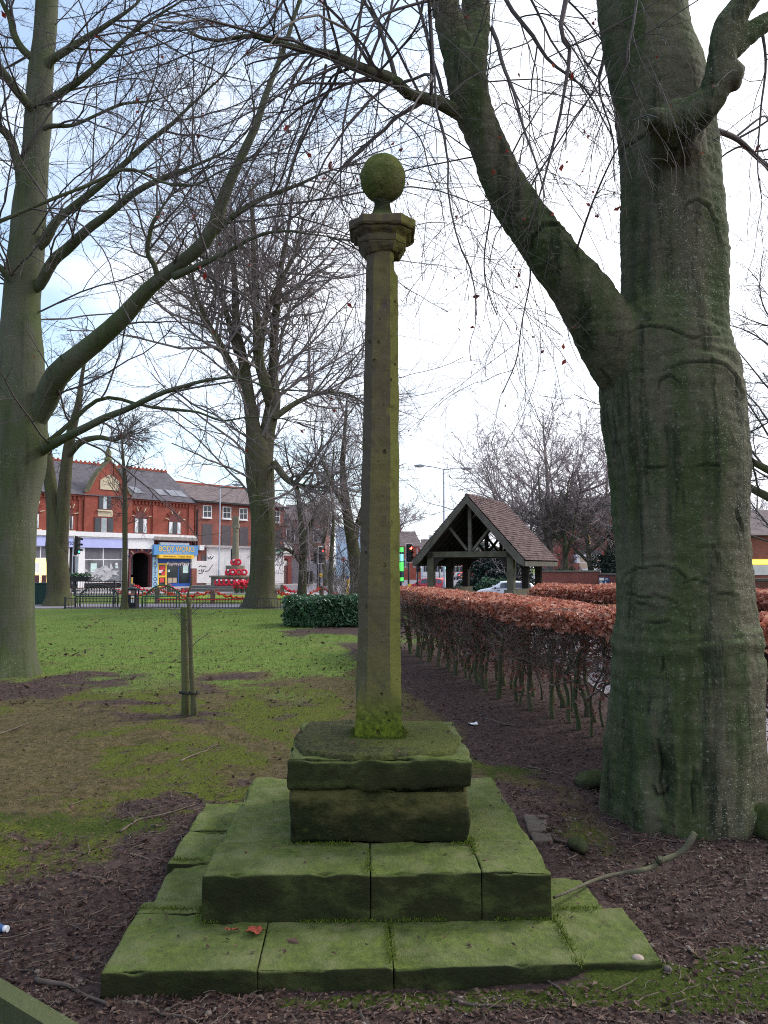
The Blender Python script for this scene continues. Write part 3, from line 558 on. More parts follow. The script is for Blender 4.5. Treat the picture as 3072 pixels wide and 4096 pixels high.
# surface roots and base knuckles
for (x, y, w, dx, dy) in [(1640, 1785, 60, 22, 4)]:
    b = at_z(x*DS, y*DS, .06); e = b+np.array([dx*.007, -dy*.007, -.16]); c0 = np.array([trunkP[2, 0], trunkP[2, 1], .42]); c0 = c0+(b-c0)*.35; c0[2] = .34; rw = w*DS*4.9/FP/2
    mb.tube([c0, (c0+b)/2+[0, 0, -.03], b, e], [rw*1.05, rw*1.1, rw*.7, rw*.4], 16)
m2, V, Nn = remeshed(mb, .014, 'trunk', 9)
th = np.arctan2(V[:, 1]-YB, V[:, 0]-trunkP[0, 0]); on = (V[:, 0] > 1.0) & (V[:, 2] < 3.0)
d = .012*fbm(V*np.array([3, 3, 1.2]), 3)+.0045*fbm(V*np.array([6, 6, 30])+5, 3)+.004*fbm(V*24, 3)
zz = V[:, 2]+.03*np.sin(2*th)+.02*fbm(V*3, 2)
d = d+on*(.013*np.exp(-((zz-1.10)/.045)**2)-.008*np.exp(-((zz-1.02)/.04)**2)+.008*np.exp(-((zz-1.17)/.02)**2))
d = d-on*sst(V[:, 2], .9, .1)*.05*np.maximum(0, fbm(np.stack([th*2.6, V[:, 2]*.5, th*0], -1)+2, 3)-.05)
def scar(px, py, w, h, arch=1, dep=.022):
    dep *= .45
    c = at_y(px*DS, py*DS, YB-.4); X = (V[:, 0]-c[0])/w; Z = (V[:, 2]-c[2])/h; r = np.sqrt(X*X+Z*Z); fr = V[:, 1] < YB+.1
    return fr*(-dep*np.exp(-((r-1)/.16)**2)*(Z > -.15*arch-.9*(1-arch))+.4*dep*np.exp(-((r-.62)/.22)**2))
for s in [(1440, 1270, .24, .17, 1, .020), (1515, 800, .30, .13, 1, .022), (1530, 1215, .12, .09, 1, .016), (1190, 520, .09, .10, 1, .018), (1495, 455, .07, .07, 1, .016), (1425, 1345, .20, .05, 1, .010), (1480, 700, .28, .05, 1, .014)]: d = d+scar(*s)
hol = at_z(1432*DS, 1690*DS, .33); X = (V[:, 0]-hol[0])/.075; Z = (V[:, 2]-hol[2])/.17; d = d-.05*np.exp(-(X*X+Z*Z)**2)*(V[:, 1] < YB)
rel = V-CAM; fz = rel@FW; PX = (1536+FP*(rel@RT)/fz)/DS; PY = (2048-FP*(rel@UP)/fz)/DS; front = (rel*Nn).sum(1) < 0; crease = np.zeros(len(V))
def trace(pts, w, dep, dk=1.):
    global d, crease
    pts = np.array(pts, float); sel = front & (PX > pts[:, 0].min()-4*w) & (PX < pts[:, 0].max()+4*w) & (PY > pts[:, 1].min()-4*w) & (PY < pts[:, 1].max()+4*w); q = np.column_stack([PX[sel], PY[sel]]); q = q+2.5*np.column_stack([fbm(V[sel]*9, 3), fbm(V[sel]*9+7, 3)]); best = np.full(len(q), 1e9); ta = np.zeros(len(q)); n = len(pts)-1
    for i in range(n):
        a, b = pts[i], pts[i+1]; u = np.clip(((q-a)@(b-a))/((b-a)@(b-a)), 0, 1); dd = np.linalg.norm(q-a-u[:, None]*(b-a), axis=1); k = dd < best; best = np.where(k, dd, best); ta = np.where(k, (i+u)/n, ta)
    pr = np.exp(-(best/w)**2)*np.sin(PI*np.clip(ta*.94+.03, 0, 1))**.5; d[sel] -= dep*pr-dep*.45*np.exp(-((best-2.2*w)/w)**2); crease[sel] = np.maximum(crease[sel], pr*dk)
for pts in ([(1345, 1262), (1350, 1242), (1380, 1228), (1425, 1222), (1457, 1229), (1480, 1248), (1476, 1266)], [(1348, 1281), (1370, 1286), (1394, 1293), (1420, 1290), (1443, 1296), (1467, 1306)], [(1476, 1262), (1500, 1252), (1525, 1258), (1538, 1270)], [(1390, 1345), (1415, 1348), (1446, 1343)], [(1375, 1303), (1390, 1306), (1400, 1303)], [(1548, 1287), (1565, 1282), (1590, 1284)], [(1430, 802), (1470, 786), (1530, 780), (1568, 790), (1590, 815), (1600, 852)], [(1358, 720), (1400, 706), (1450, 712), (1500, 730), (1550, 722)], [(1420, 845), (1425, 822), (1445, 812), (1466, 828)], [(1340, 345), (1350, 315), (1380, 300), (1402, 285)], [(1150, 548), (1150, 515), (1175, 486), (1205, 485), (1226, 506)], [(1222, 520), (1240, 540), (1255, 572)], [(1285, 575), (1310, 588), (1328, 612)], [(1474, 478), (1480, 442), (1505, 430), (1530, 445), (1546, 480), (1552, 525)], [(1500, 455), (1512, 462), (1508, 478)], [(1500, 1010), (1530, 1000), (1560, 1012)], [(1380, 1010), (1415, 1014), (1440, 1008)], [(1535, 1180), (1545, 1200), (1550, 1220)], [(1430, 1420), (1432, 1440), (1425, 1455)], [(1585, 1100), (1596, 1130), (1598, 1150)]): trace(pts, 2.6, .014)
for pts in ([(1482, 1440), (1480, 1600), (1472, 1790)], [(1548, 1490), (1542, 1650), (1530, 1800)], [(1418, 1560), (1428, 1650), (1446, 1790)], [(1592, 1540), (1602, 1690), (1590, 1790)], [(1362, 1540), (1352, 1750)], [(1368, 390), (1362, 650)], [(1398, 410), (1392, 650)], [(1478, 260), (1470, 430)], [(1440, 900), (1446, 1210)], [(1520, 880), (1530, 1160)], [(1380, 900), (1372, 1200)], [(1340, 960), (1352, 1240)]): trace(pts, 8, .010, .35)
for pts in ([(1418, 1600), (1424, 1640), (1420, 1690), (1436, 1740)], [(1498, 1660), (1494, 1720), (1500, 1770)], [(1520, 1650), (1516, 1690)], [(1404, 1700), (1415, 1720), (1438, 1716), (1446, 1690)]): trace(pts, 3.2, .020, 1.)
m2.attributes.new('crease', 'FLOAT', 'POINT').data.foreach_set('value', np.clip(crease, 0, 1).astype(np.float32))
V = V+Nn*d[:, None]; m2.vertices.foreach_set('co', V.astype(np.float32).ravel()); m2.polygons.foreach_set('use_smooth', np.ones(len(m2.polygons), bool)); m2.materials.append(M_beechR); m2.update()
bl = np.array([trunkP[0, 0], YB, 0])
beech = thing('beech_tree', 'massive mossy beech trunk beside the hedge with one limb sweeping up to the upper left', 'tree', bl)
V -= bl; m2.vertices.foreach_set('co', V.astype(np.float32).ravel()); m2.update(); m2.name = 'trunk'
o = bpy.data.objects.new('trunk', m2); COL.objects.link(o); o.parent = beech
# crown: traced boughs + hanging sprays
K = 14; B = []
B.append(limb([(1020, 262, 5.0, 34), (985, 240, 4.95, 34), (930, 214, 4.9, 27), (885, 205, 4.85, 25), (850, 172, 4.8, 27), (800, 155, 4.75, 25), (745, 133, 4.7, 25), (720, 120, 4.7, 24), (680, 112, 4.65, 16), (620, 98, 4.6, 14), (540, 76, 4.55, 11), (480, 88, 4.5, 8), (430, 80, 4.5, 6), (400, 60, 4.5, 4)], 22))
mbc = MB()
mbc.tube(*B[0], 10, 0)
b0 = B[0]
hang = []
# drooping leaders traced from the photograph, each hanging from boughs above the frame
for L in [[(930, -60, 4.4, 10), (945, 60, 4.35, 8), (958, 200, 4.3, 7), (966, 330, 4.3, 6), (964, 430, 4.3, 5), (985, 520, 4.28, 4.5), (1010, 590, 4.25, 4), (1020, 690, 4.25, 3)],
          [(1062, 60, 5.0, 13), (1080, 150, 4.8, 11), (1100, 210, 4.7, 9), (1130, 290, 4.6, 7), (1160, 360, 4.5, 5), (1185, 420, 4.45, 4)],
          [(1230, -80, 4.5, 18), (1215, 60, 4.45, 14), (1240, 110, 4.5, 12), (1215, 220, 4.5, 9), (1185, 330, 4.5, 7), (1160, 420, 4.5, 5), (1135, 500, 4.5, 4)],
          [(1075, -60, 4.6, 12), (1110, 30, 4.5, 14), (1150, 90, 4.5, 13), (1185, 140, 4.5, 10), (1240, 190, 4.5, 7), (1300, 250, 4.6, 5), (1330, 300, 4.6, 4)],
          [(1290, -40, 4.4, 16), (1305, 90, 4.4, 14), (1290, 190, 4.4, 7), (1320, 300, 4.4, 5), (1330, 390, 4.4, 3)],
          [(1185, -40, 4.3, 7), (1260, 40, 4.3, 6), (1310, 120, 4.3, 5), (1340, 230, 4.3, 4)],
          [(640, -60, 4.2, 8), (600, 20, 4.2, 7), (545, 78, 4.2, 6), (420, 110, 4.2, 5), (340, 140, 4.2, 4), (250, 160, 4.2, 3)],
          [(745, 135, 4.7, 10), (690, 160, 4.6, 9), (640, 185, 4.5, 8), (590, 215, 4.4, 6), (520, 255, 4.3, 4.5), (440, 290, 4.3, 3)],
          [(705, 140, 4.7, 9), (690, 200, 4.65, 8), (672, 260, 4.6, 7), (650, 320, 4.6, 6), (630, 390, 4.6, 5), (612, 430, 4.6, 4), (600, 500, 4.6, 3)],
          [(820, 160, 4.75, 8), (905, 60, 4.5, 7), (920, -10, 4.4, 7)],
          [(1040, -30, 4.7, 10), (880, 10, 4.6, 9), (800, 60, 4.5, 8), (760, 200, 4.5, 7), (742, 330, 4.5, 5), (735, 420, 4.5, 3)],
          [(720, 120, 4.7, 7), (820, 230, 4.6, 5), (900, 300, 4.6, 4), (930, 380, 4.6, 3)],
          [(1380, -60, 4.3, 8), (1370, 60, 4.2, 7), (1360, 130, 4.2, 5), (1380, 210, 4.3, 4)],
          [(1640, 60, 4.9, 12), (1650, 170, 4.9, 7), (1640, 300, 4.9, 5), (1655, 420, 4.9, 3)],
          [(1540, 290, 5.6, 18), (1600, 325, 5.8, 16), (1660, 360, 6, 13), (1760, 420, 6.2, 9)],
          [(1120, -80, 5.3, 9), (1190, 60, 5.3, 7), (1230, 180, 5.3, 5), (1215, 330, 5.3, 3.5)],
          [(860, -80, 5.4, 9), (840, 40, 5.4, 7), (820, 150, 5.4, 5), (800, 260, 5.4, 4), (790, 330, 5.4, 3)],
          [(1000, 260, 5.1, 8), (1055, 420, 5.2, 5), (1050, 560, 5.2, 4), (1075, 680, 5.2, 3)],
          [(1135, 560, 5.2, 6), (1130, 650, 5.2, 4), (1120, 760, 5.2, 3.5), (1085, 850, 5.2, 2.5)]]:
    back = L[0][0] in (1075, 1290, 1185); hang.append(limb([(a+0, b, c+1.6*back, max(d*.9, 2.6)) for a, b, c, d in L], K, .05))
HP, HR = stack(hang); HR = np.maximum(HR, .0036)
HR = np.maximum(HR*.85, .003); V, F = tubes(HP, HR, 6); mbc.add(V, F, 1, True)
bP, bR = cat(np.column_stack([b0[0], b0[1]]), K)[None][:, :, :3], cat(np.column_stack([b0[0], b0[1]]), K)[None][:, :, 3]
lA = cat(np.column_stack([limbA[0], limbA[1]])[14:], K)[None]
P1, R1 = spawn(np.concatenate([HP, bP]), np.concatenate([HR, bR]), 12, .12, 1, .75, .25, 1.0, 10, .14, -.16, .42, .0022, flat=.8, lsd=.35); V, F = tubes(P1, R1, 4); mbc.add(V, F, 1)
P1b, R1b = spawn(np.concatenate([lA[:, :, :3], bP, bP]), np.concatenate([lA[:, :, 3]*.15, bR, bR]), 14, .1, 1, 1.1, .3, 1.6, 10, .10, -.25, .3, .0034, flat=.5, lsd=.3); V, F = tubes(P1b, R1b, 4); mbc.add(V, F, 1)
P1 = np.concatenate([P1, P1b]); R1 = np.concatenate([R1, R1b])
P2, R2 = spawn(P1, R1, 5, .2, 1, .6, .25, .34, 6, .16, -.08, .6, .0014, flat=.9); V, F = tubes(P2, R2, 3); mbc.add(V, F, 1)
P3_, R3_ = spawn(P2, R2, 2, .3, 1, .6, .25, .11, 4, .2, 0, .7, .0011); V, F = tubes(P3_, R3_, 3); mbc.add(V, F, 1)
sel = RS.permutation(len(P3_))[:420]; V, F = rand_leaves(P3_[sel, -1], .006, asp=.45); mbc.add(V, F, 1)
mbc.build('crown', [M_beechR, M_twig], beech)
sel = RS.permutation(len(P2))[:170]; m = MB(); V, F = rand_leaves(P2[sel, -1], .016); m.add(V, F); tag(m.build('withered_leaves', M_rleaf, beech), kind='stuff')
# ---- the left beech
YL = 12.2
tr = [(18, 1475, 124), (20, 1440, 112), (22, 1380, 101), (24, 1300, 98), (30, 1200, 94), (36, 1100, 92), (42, 1000, 96), (46, 920, 98), (44, 850, 92), (45, 760, 84), (46, 660, 78), (56, 560, 78), (62, 460, 74), (74, 360, 62), (82, 260, 58), (88, 160, 54), (98, 60, 50), (104, -60, 46), (110, -220, 40), (116, -420, 30)]
tr = [(x-10*(y > 1000), y, w*1.14 if y > 700 else w*.98) for x, y, w in tr]
P, R = limb([(x, y, YL, w) for x, y, w in tr], 70); P[0, 2] = -.2
bl = np.array([P[0, 0], YL, 0]); lb = thing('beech_tree', 'grey green beech at the left edge with long limbs reaching over the lawn', 'tree', bl)
m = MB(); add_trunk(m, P, R, 48, flare=.16, amp=.05, fr=1.6, sd=21, lobes=7, zb=.0, flute=.012); m.build('trunk', M_beechL, lb); TL = (P, R)
lim = [[(40, 960, 11.65, 62), (98, 860, 11.4, 64), (140, 795, 11.1, 60), (200, 745, 10.9, 52), (255, 695, 10.7, 47), (320, 625, 10.5, 40), (385, 572, 10.3, 33), (450, 515, 10.1, 28), (485, 430, 10, 25), (530, 330, 9.9, 19), (560, 250, 9.8, 16), (590, 150, 9.8, 13), (630, 40, 9.7, 11), (665, -60, 9.7, 8)],
       [(440, 525, 10.1, 22), (490, 478, 10.0, 21), (560, 432, 9.8, 17), (640, 402, 9.6, 13), (700, 374, 9.5, 10), (770, 352, 9.4, 6)],
       [(86, 615, 11.5, 30), (120, 560, 11.3, 30), (146, 537, 11.2, 28), (190, 495, 11, 25), (239, 459, 10.9, 22), (293, 415, 10.7, 20), (350, 385, 10.6, 17), (415, 361, 10.5, 14), (508, 313, 10.3, 10), (560, 240, 10.2, 7)],
       [(95, 520, 11.5, 28), (120, 480, 11.4, 24), (137, 464, 11.4, 22), (205, 410, 11.2, 19), (273, 351, 11, 16), (312, 313, 10.9, 15), (371, 268, 10.8, 13), (405, 234, 10.7, 11), (488, 156, 10.5, 8), (560, 90, 10.4, 5)],
       [(108, 215, 11.5, 22), (170, 175, 11.3, 18), (240, 115, 11.2, 15), (300, 60, 11.1, 11), (380, 10, 11, 8), (440, -30, 11, 6)],
       [(110, 130, 11.5, 22), (178, 87, 11.4, 18), (238, 49, 11.3, 14), (292, 11, 11.2, 10), (340, -40, 11.2, 7)],
       [(104, 270, 11.5, 14), (170, 265, 11.4, 9), (260, 230, 11.3, 8), (340, 215, 11.2, 6), (400, 190, 11.2, 4)],
       [(70, 245, 11.5, 26), (55, 215, 11.3, 26), (20, 160, 11.1, 22), (-20, 120, 11, 18), (-90, 70, 11, 12)],
       [(75, 130, 11.5, 22), (45, 80, 11.4, 20), (10, 20, 11.3, 16), (-30, -60, 11.2, 10)],
       [(45, 400, 11.5, 28), (18, 310, 11.3, 24), (-20, 270, 11.1, 20), (-90, 220, 11, 12)],
       [(40, 640, 11.5, 26), (15, 590, 11.3, 22), (-30, 540, 11.1, 18)],
       [(44, 1010, 11.7, 40), (100, 968, 11.45, 32), (150, 940, 10.9, 28), (215, 907, 10.6, 25), (265, 890, 10.4, 21), (323, 862, 10.2, 18), (380, 842, 10, 15), (430, 830, 9.9, 13), (500, 820, 9.7, 10), (574, 832, 9.5, 8), (640, 842, 9.4, 7), (717, 848, 9.3, 5)],
       [(50, 1000, 11.7, 26), (140, 925, 11.6, 16), (216, 862, 11.6, 13), (306, 865, 11.5, 11), (360, 883, 11.4, 10), (416, 894, 11.3, 9), (477, 906, 11.2, 8), (540, 902, 11, 7), (606, 905, 10.9, 6), (670, 916, 10.8, 5)],
       [(380, 590, 10.3, 18), (364, 655, 10.3, 16), (368, 640, 10.3, 15), (352, 590, 10.3, 14), (325, 540, 10.2, 14), (330, 500, 10.2, 12), (370, 430, 10.1, 10), (400, 400, 10, 7)],
       [(372, 600, 10.2, 22), (460, 560, 9.8, 14), (560, 512, 9.4, 10), (650, 505, 9.2, 8), (760, 520, 9.0, 6)],
       [(60, 350, 11.4, 14), (-20, 460, 10.6, 10), (120, 430, 10.4, 10), (260, 372, 10.2, 9), (330, 395, 10.1, 8), (450, 365, 10, 6), (520, 330, 10, 4)]]
lim[13] = [(345, 605, 10.4, 16), (335, 570, 10.3, 15), (322, 545, 10.25, 14), (328, 500, 10.2, 13), (350, 460, 10.1, 11), (372, 425, 10.1, 9), (400, 395, 10, 6)]
lim[15] = [(-60, 500, 8.4, 14), (0, 475, 8.4, 11), (60, 450, 8.4, 10), (170, 410, 8.4, 9), (260, 378, 8.4, 8), (350, 400, 8.4, 8), (430, 395, 8.3, 7), (480, 365, 8.2, 6), (560, 330, 8.1, 4)]
LL = []
for i, l in enumerate(lim):
    a = limb([(a_, b_, c_+(.6 if i != 15 else 0), d_*(.66 if i in (1, 11, 12) else 1.15 if i == 0 and c_ < 10.15 else .82)) for a_, b_, c_, d_ in l], 26, .07)
    if i not in (1, 13, 14, 15):
        k = int(np.argmin(abs(TL[0][:, 2]-(a[0][0, 2]-.22)))); c_ = cat(np.vstack([np.r_[TL[0][k], min(a[1][0], TL[1][k]*.8)], np.column_stack(a)]), 30); a = (c_[:, :3], c_[:, 3])
    LL.append(a)
for a in LL:
    m = MB(); r_ = a[1].copy(); tt = np.linspace(0, 1, len(r_)); m.tube(a[0], np.maximum(.004, r_*(1-(.85 if a is not LL[0] else .35)*tt**4))*(1+.05*fbm(a[0]*4, 2)), 14); m.build('limb', M_beechL, lb)
K = 16; LP = np.stack([cat(np.column_stack(a), K)[:, :3] for a in LL]); LR = np.stack([cat(np.column_stack(a), K)[:, 3] for a in LL])
mbc = MB()
tk = cat(np.column_stack(TL)[34:], K)[None]
P1a, R1a = spawn(tk[:, :, :3], tk[:, :, 3]*.12, 26, 0, 1, 1.15, .2, 3.2, 12, .09, .10, .45, .008, flat=.5)
P1, R1 = spawn(LP, np.minimum(LR, .034), 10, .10, 1, .75, .22, 2.3, 12, .11, -.02, .5, .0042, flat=.6, lsd=.35, lfall=.55)
P1c, R1c = spawn(LP, np.minimum(LR, .02), 4, .86, 1, .3, .15, 1.8, 12, .09, -.02, .6, .0048, lfall=.1); P1 = np.concatenate([P1, P1a, P1c]); R1 = np.concatenate([R1, R1a, R1c]); V, F = tubes(P1, R1, 5); mbc.add(V, F, 0, True)
P2, R2 = spawn(P1, R1, 8, .12, 1, .7, .25, .38*plen(P1), 8, .13, -.08, .55, .0026, flat=.6, lfall=.35); V, F = tubes(P2, R2, 4); mbc.add(V, F, 0)
P2b, R2b = spawn(LP, LR*.12, 12, .1, 1, .8, .3, .8, 8, .13, -.10, .5, .0026, flat=.8); V, F = tubes(P2b, R2b, 4); mbc.add(V, F, 0); P2 = np.concatenate([P2, P2b]); R2 = np.concatenate([R2, R2b])
P3_, R3_ = spawn(P2, R2, 4, .2, 1, .65, .25, .40*plen(P2), 6, .16, -.08, .6, .0018, flat=.8); V, F = tubes(P3_, R3_, 3); mbc.add(V, F, 0)
P4, R4 = spawn(P3_, R3_, 2, .3, 1, .6, .25, .13, 4, .2, 0, .7, .0016); V, F = tubes(P4, R4, 3); mbc.add(V, F, 0)
mbc.build('crown', M_twigd, lb)
sel = RS.permutation(len(P3_))[:130]; m = MB(); V, F = rand_leaves(P3_[sel, -1], .028); m.add(V, F); tag(m.build('withered_leaves', M_rleaf, lb), kind='stuff')
print('beeches', len(P4))
# ---- generic bare tree
def bare_tree(label, stems, loc, mats, n1=40, l1=3.0, up=.06, lv=(9, 6, 3), rm=(.012, .007, .005, .004), name='bare_tree', flare=.3, a1=.85, seed=1, droop=-.02, group=None, t0=.12, nside=20, zb=None, fl=.6, cr=.5, zmax=None):
    rs = np.random.RandomState(seed); root = thing(name, label, 'tree', loc, 0, group); m = MB()
    for i, (P, R) in enumerate(stems): add_trunk(m, P, R, nside, flare=flare if i == 0 else None, amp=.06, fr=1.7, sd=seed, lobes=5, zb=float(loc[2]) if zb is None else zb)
    m.build('trunk', mats[0], root); K = 16; m = MB()
    SP = np.stack([cat(np.column_stack(s), K)[:, :3] for s in stems]); SR = np.stack([cat(np.column_stack(s), K)[:, 3] for s in stems])
    SRc = np.minimum(SR, l1*.022); P1, R1 = spawn(SP, SRc, n1, t0, 1, a1, .2, l1, 12, .08, up, cr, rm[0], flat=fl, lfall=.5, rs=rs); V, F = tubes(P1, R1, 5); m.add(V, F, 0, True)
    P2, R2 = spawn(P1, R1, lv[0], .15, 1, .7, .25, .42*plen(P1), 8, .11, up*.6+droop, .55, rm[1], flat=.8, lfall=.4, rs=rs); V, F = tubes(P2, R2, 4); m.add(V, F, 0)
    P3, R3 = spawn(P2, R2, lv[1], .15, 1, .65, .25, .45*plen(P2), 6, .14, droop, .6, rm[2], flat=.9, rs=rs); V, F = tubes(P3, R3, 3); m.add(V, F, 0)
    if lv[2]: P4, R4 = spawn(P3, R3, lv[2], .2, 1, .6, .25, .45*plen(P3), 4, .16, 0, .7, rm[3], rs=rs); V, F = tubes(P4, R4, 3); m.add(V, F, 0)
    m.build('crown', mats[1], root); return root
zz = lambda zx, zy: ((400+zx/1.508)/DS, (900+zy/1.508)/DS)
# the tall lime in the middle distance
YM = 31.5; bs = at_z(562*DS, 1316*DS, 0); bs = np.array([bs[0], YM, 0])
st = [[(562, 1330, YM, 72), (562, 1290, YM, 60), (566, 1240, YM, 54), (569, 1180, YM, 52), (567, 1100, YM, 54), (562, 1030, YM, 60), (558, 975, YM, 58), (548, 930, YM, 34), (541, 880, YM, 28), (535, 840, YM, 25), (527, 790, YM, 24), (512, 720, YM, 20), (509, 680, YM, 17), (506, 590, YM, 13), (495, 520, YM, 10), (480, 440, YM, 6)],
      [(566, 1000, YM, 46), (578, 930, YM+.2, 34), (588, 880, YM+.3, 34), (590, 850, YM+.3, 30), (590, 790, YM+.4, 20), (594, 700, YM+.5, 18), (600, 640, YM+.5, 15), (610, 560, YM+.6, 11), (625, 480, YM+.6, 7), (630, 420, YM, 4)],
      [(585, 875, YM+.2, 26), (573, 830, YM-.2, 24), (560, 780, YM-.3, 22), (556, 720, YM-.4, 20), (552, 640, YM-.4, 15), (548, 560, YM-.5, 11), (545, 480, YM-.5, 8), (540, 400, YM-.5, 5)],
      [(528, 830, YM, 22), (500, 790, YM-.4, 18), (470, 735, YM-.8, 14), (445, 690, YM-1, 11), (425, 640, YM-1.2, 8), (415, 590, YM-1.3, 5)],
      [(512, 760, YM, 16), (490, 680, YM+.4, 12), (470, 620, YM+.8, 9), (440, 560, YM+1, 6), (420, 500, YM+1, 4)],
      [(560, 760, YM, 17), (575, 680, YM, 14), (605, 610, YM+.3, 11), (640, 540, YM+.5, 8), (655, 470, YM+.6, 5)],
      [(590, 905, YM, 14), (640, 870, YM+.5, 11), (690, 850, YM+.8, 8), (750, 852, YM+1, 6), (800, 880, YM+1, 4)],
      [(592, 1000, YM-.2, 16), (620, 1035, YM-.6, 14), (650, 1050, YM-1, 11), (690, 1052, YM-1.2, 7), (720, 1060, YM-1.4, 4)]]
bare_tree('tall forked lime tree with a dense bare crown in front of the white hoarding', [limb(s, 44) for s in st], bs, (M_lime, M_twigr), 26, 5.2, .03, (10, 6, 3), (.011, .0066, .0048, .0040), 'lime_tree', .55, .9, 3, nside=28, t0=.25)
# twin stemmed tree by the left shops
YT = 33; bs = np.array([Xat(128*DS, YT), YT, 0])
st = [[(128, 1325, YT, 60), (126, 1280, YT, 48), (124, 1220, YT, 46), (122, 1170, YT, 44), (116, 1110, YT, 30), (108, 1040, YT, 26), (100, 970, YT, 22), (88, 900, YT, 16), (78, 820, YT, 10), (70, 740, YT, 5)],
      [(128, 1200, YT, 36), (134, 1130, YT-.1, 30), (140, 1050, YT-.2, 27), (146, 985, YT-.2, 24), (155, 930, YT-.3, 20), (168, 880, YT-.3, 15), (176, 820, YT, 9), (190, 740, YT, 5)],
      [(146, 985, YT-.2, 17), (175, 955, YT-.8, 14), (215, 945, YT-1.2, 11), (250, 950, YT-1.5, 8), (290, 930, YT-1.6, 4)]]
bare_tree('dark twin stemmed tree in front of the red brick shops', [limb(s, 36) for s in st], bs, (M_lime, M_twigd), 17, 2.6, .03, (8, 5, 3), (.012, .008, .006, .005), 'park_tree', .5, .9, 5, droop=-.08, t0=.5)
# slim sapling by the bin
YS = 30.2; bs = np.array([Xat(269*DS, YS), YS, 0])
st = [[(269, 1325, YS, 17), (269, 1290, YS, 13), (270, 1200, YS, 11), (270, 1120, YS, 11), (270, 1050, YS, 9), (266, 990, YS, 6), (262, 930, YS, 3)]]
bare_tree('slender young tree with a thin straight stem beside the litter bin', [limb(s, 24) for s in st], bs, (M_lime, M_twig), 26, 1.9, .10, (6, 4, 2), (.010, .007, .006, .005), 'young_tree', .3, .8, 8, t0=.45)
# small knotty tree right of the lime
YK = 35.5; bs = np.array([Xat(652*DS, YK), YK, 0])
st = [[(651, 1300, YK, 22), (653, 1260, YK, 18), (655, 1200, YK, 17), (655, 1170, YK, 18), (650, 1130, YK, 12), (645, 1080, YK, 9), (640, 1020, YK, 5)],
      [(655, 1180, YK, 14), (668, 1140, YK+.2, 10), (690, 1090, YK+.3, 7), (715, 1050, YK+.4, 4)], [(650, 1215, YK, 10), (637, 1198, YK-.2, 9), (622, 1188, YK-.4, 7), (606, 1184, YK-.5, 5)]]
bare_tree('small knotty tree with a dark stem between the lime and the traffic light', [limb(s, 22) for s in st], bs, (M_lime, M_twigr), 16, 2.3, .03, (7, 5, 3), (.010, .007, .0055, .005), 'park_tree', .35, 1., 9)
YV = 34; bs = np.array([Xat(714*DS, YV), YV, 0])
bare_tree('thin pale sapling rising from the twiggy shrub behind the clipped laurel', [limb([(714, 1310, YV, 11), (714, 1240, YV, 10), (717, 1180, YV, 9), (720, 1120, YV, 7), (716, 1050, YV, 5), (722, 960, YV, 3)], 20)], bs, (M_lime, M_twig), 24, 1.9, .12, (6, 4, 2), (.010, .007, .006, .005), 'young_tree', .2, .7, 12, t0=.3)
# ivy clad tree half behind the shaft
YI = 36; bs = np.array([Xat(770*DS, YI), YI, 0])
st = [[(772, 1310, YI, 30), (770, 1250, YI, 28), (764, 1190, YI, 28), (752, 1120, YI, 22), (744, 1060, YI, 17), (740, 1000, YI, 12), (745, 930, YI, 8), (750, 860, YI, 4)], [(760, 1170, YI, 16), (790, 1080, YI, 12), (810, 990, YI, 8), (830, 900, YI, 4)], [(748, 1100, YI, 12), (715, 1040, YI, 9), (690, 980, YI, 5)]]
ivt = bare_tree('bare tree with ivy on its stem half hidden behind the stone shaft', [limb(s, 24) for s in st], bs, (M_lime, M_twigr), 16, 2.6, .04, (7, 5, 2), (.011, .007, .0055, .005), 'park_tree', .3, .9, 14)
# trees behind the lychgate, on the bank beyond the brick wall
M_twigf = plain('pale_lilac_twig_bark', lin(148, 134, 136), .8, .2, 2)
def wild(label, x, Y, h, spread, seed, zb=-.2, r0=.3, mats=(M_lime, M_twigf), nst=4, lean=0., n1=16, lv=(7, 5, 3), **k):
    rs = np.random.RandomState(seed); base = np.array([x, Y, zb]); st = []
    fk = h*(.22+.12*rs.rand()); tp = np.array([x+lean*.3, Y, zb+fk])
    z = np.linspace(0, 1, 8)[:, None]; P = base+(np.array([x+lean, Y, zb+h*.92])-base)*z+np.column_stack([.25*fbm(np.column_stack([z*3+seed, z*0, z*0]), 2)]*1+[np.zeros(8), np.zeros(8)])*h*.06
    st.append((cat(P, 26), np.linspace(r0, .02, 26)**1.0)); st[0][0][0, 2] -= .3
    for i in range(nst):
        a = 2*PI*i/nst+rs.rand(); f = .25+.35*rs.rand(); p = st[0][0][int(25*f)]; e = p+np.array([math.cos(a)*spread*.55, math.sin(a)*spread*.55, h*(.75-f)*(.75+.3*rs.rand())]); md = (p+e)/2+np.array([math.cos(a), math.sin(a), -.2])*spread*.12
        st.append((cat([p, md, e], 26), np.linspace(r0*(1-f)*.75, .02, 26)))
    return bare_tree(label, st, base, mats, n1, spread*.62, .06, lv, k.pop('rm', (.016, .011, .0085, .0075)), 'bare_tree', .25, .85, seed, **k)
YW = 44; RMW = (.016, .011, .0085, .0075)
wild('broad domed bare tree rising behind the right slope of the tiled gate roof', Xat(1180*DS, YW), YW, 11.2, 7.4, 31, lean=-.1, r0=.24, mats=(M_twigp, M_twigf), nst=8, n1=17, lv=(8, 5, 3))
wild('paler leaning tree close behind the wall right of the tiled gate', Xat(1212*DS, 41), 41, 6.8, 3.2, 32, r0=.20, lean=.3, mats=(M_beechL, M_twig))
wild('ivy green leaning stem in front of the lit bay window', Xat(1284*DS, 43), 43, 7.6, 3.0, 33, r0=.20, lean=-1.0, mats=(M_beechL, M_twigf))
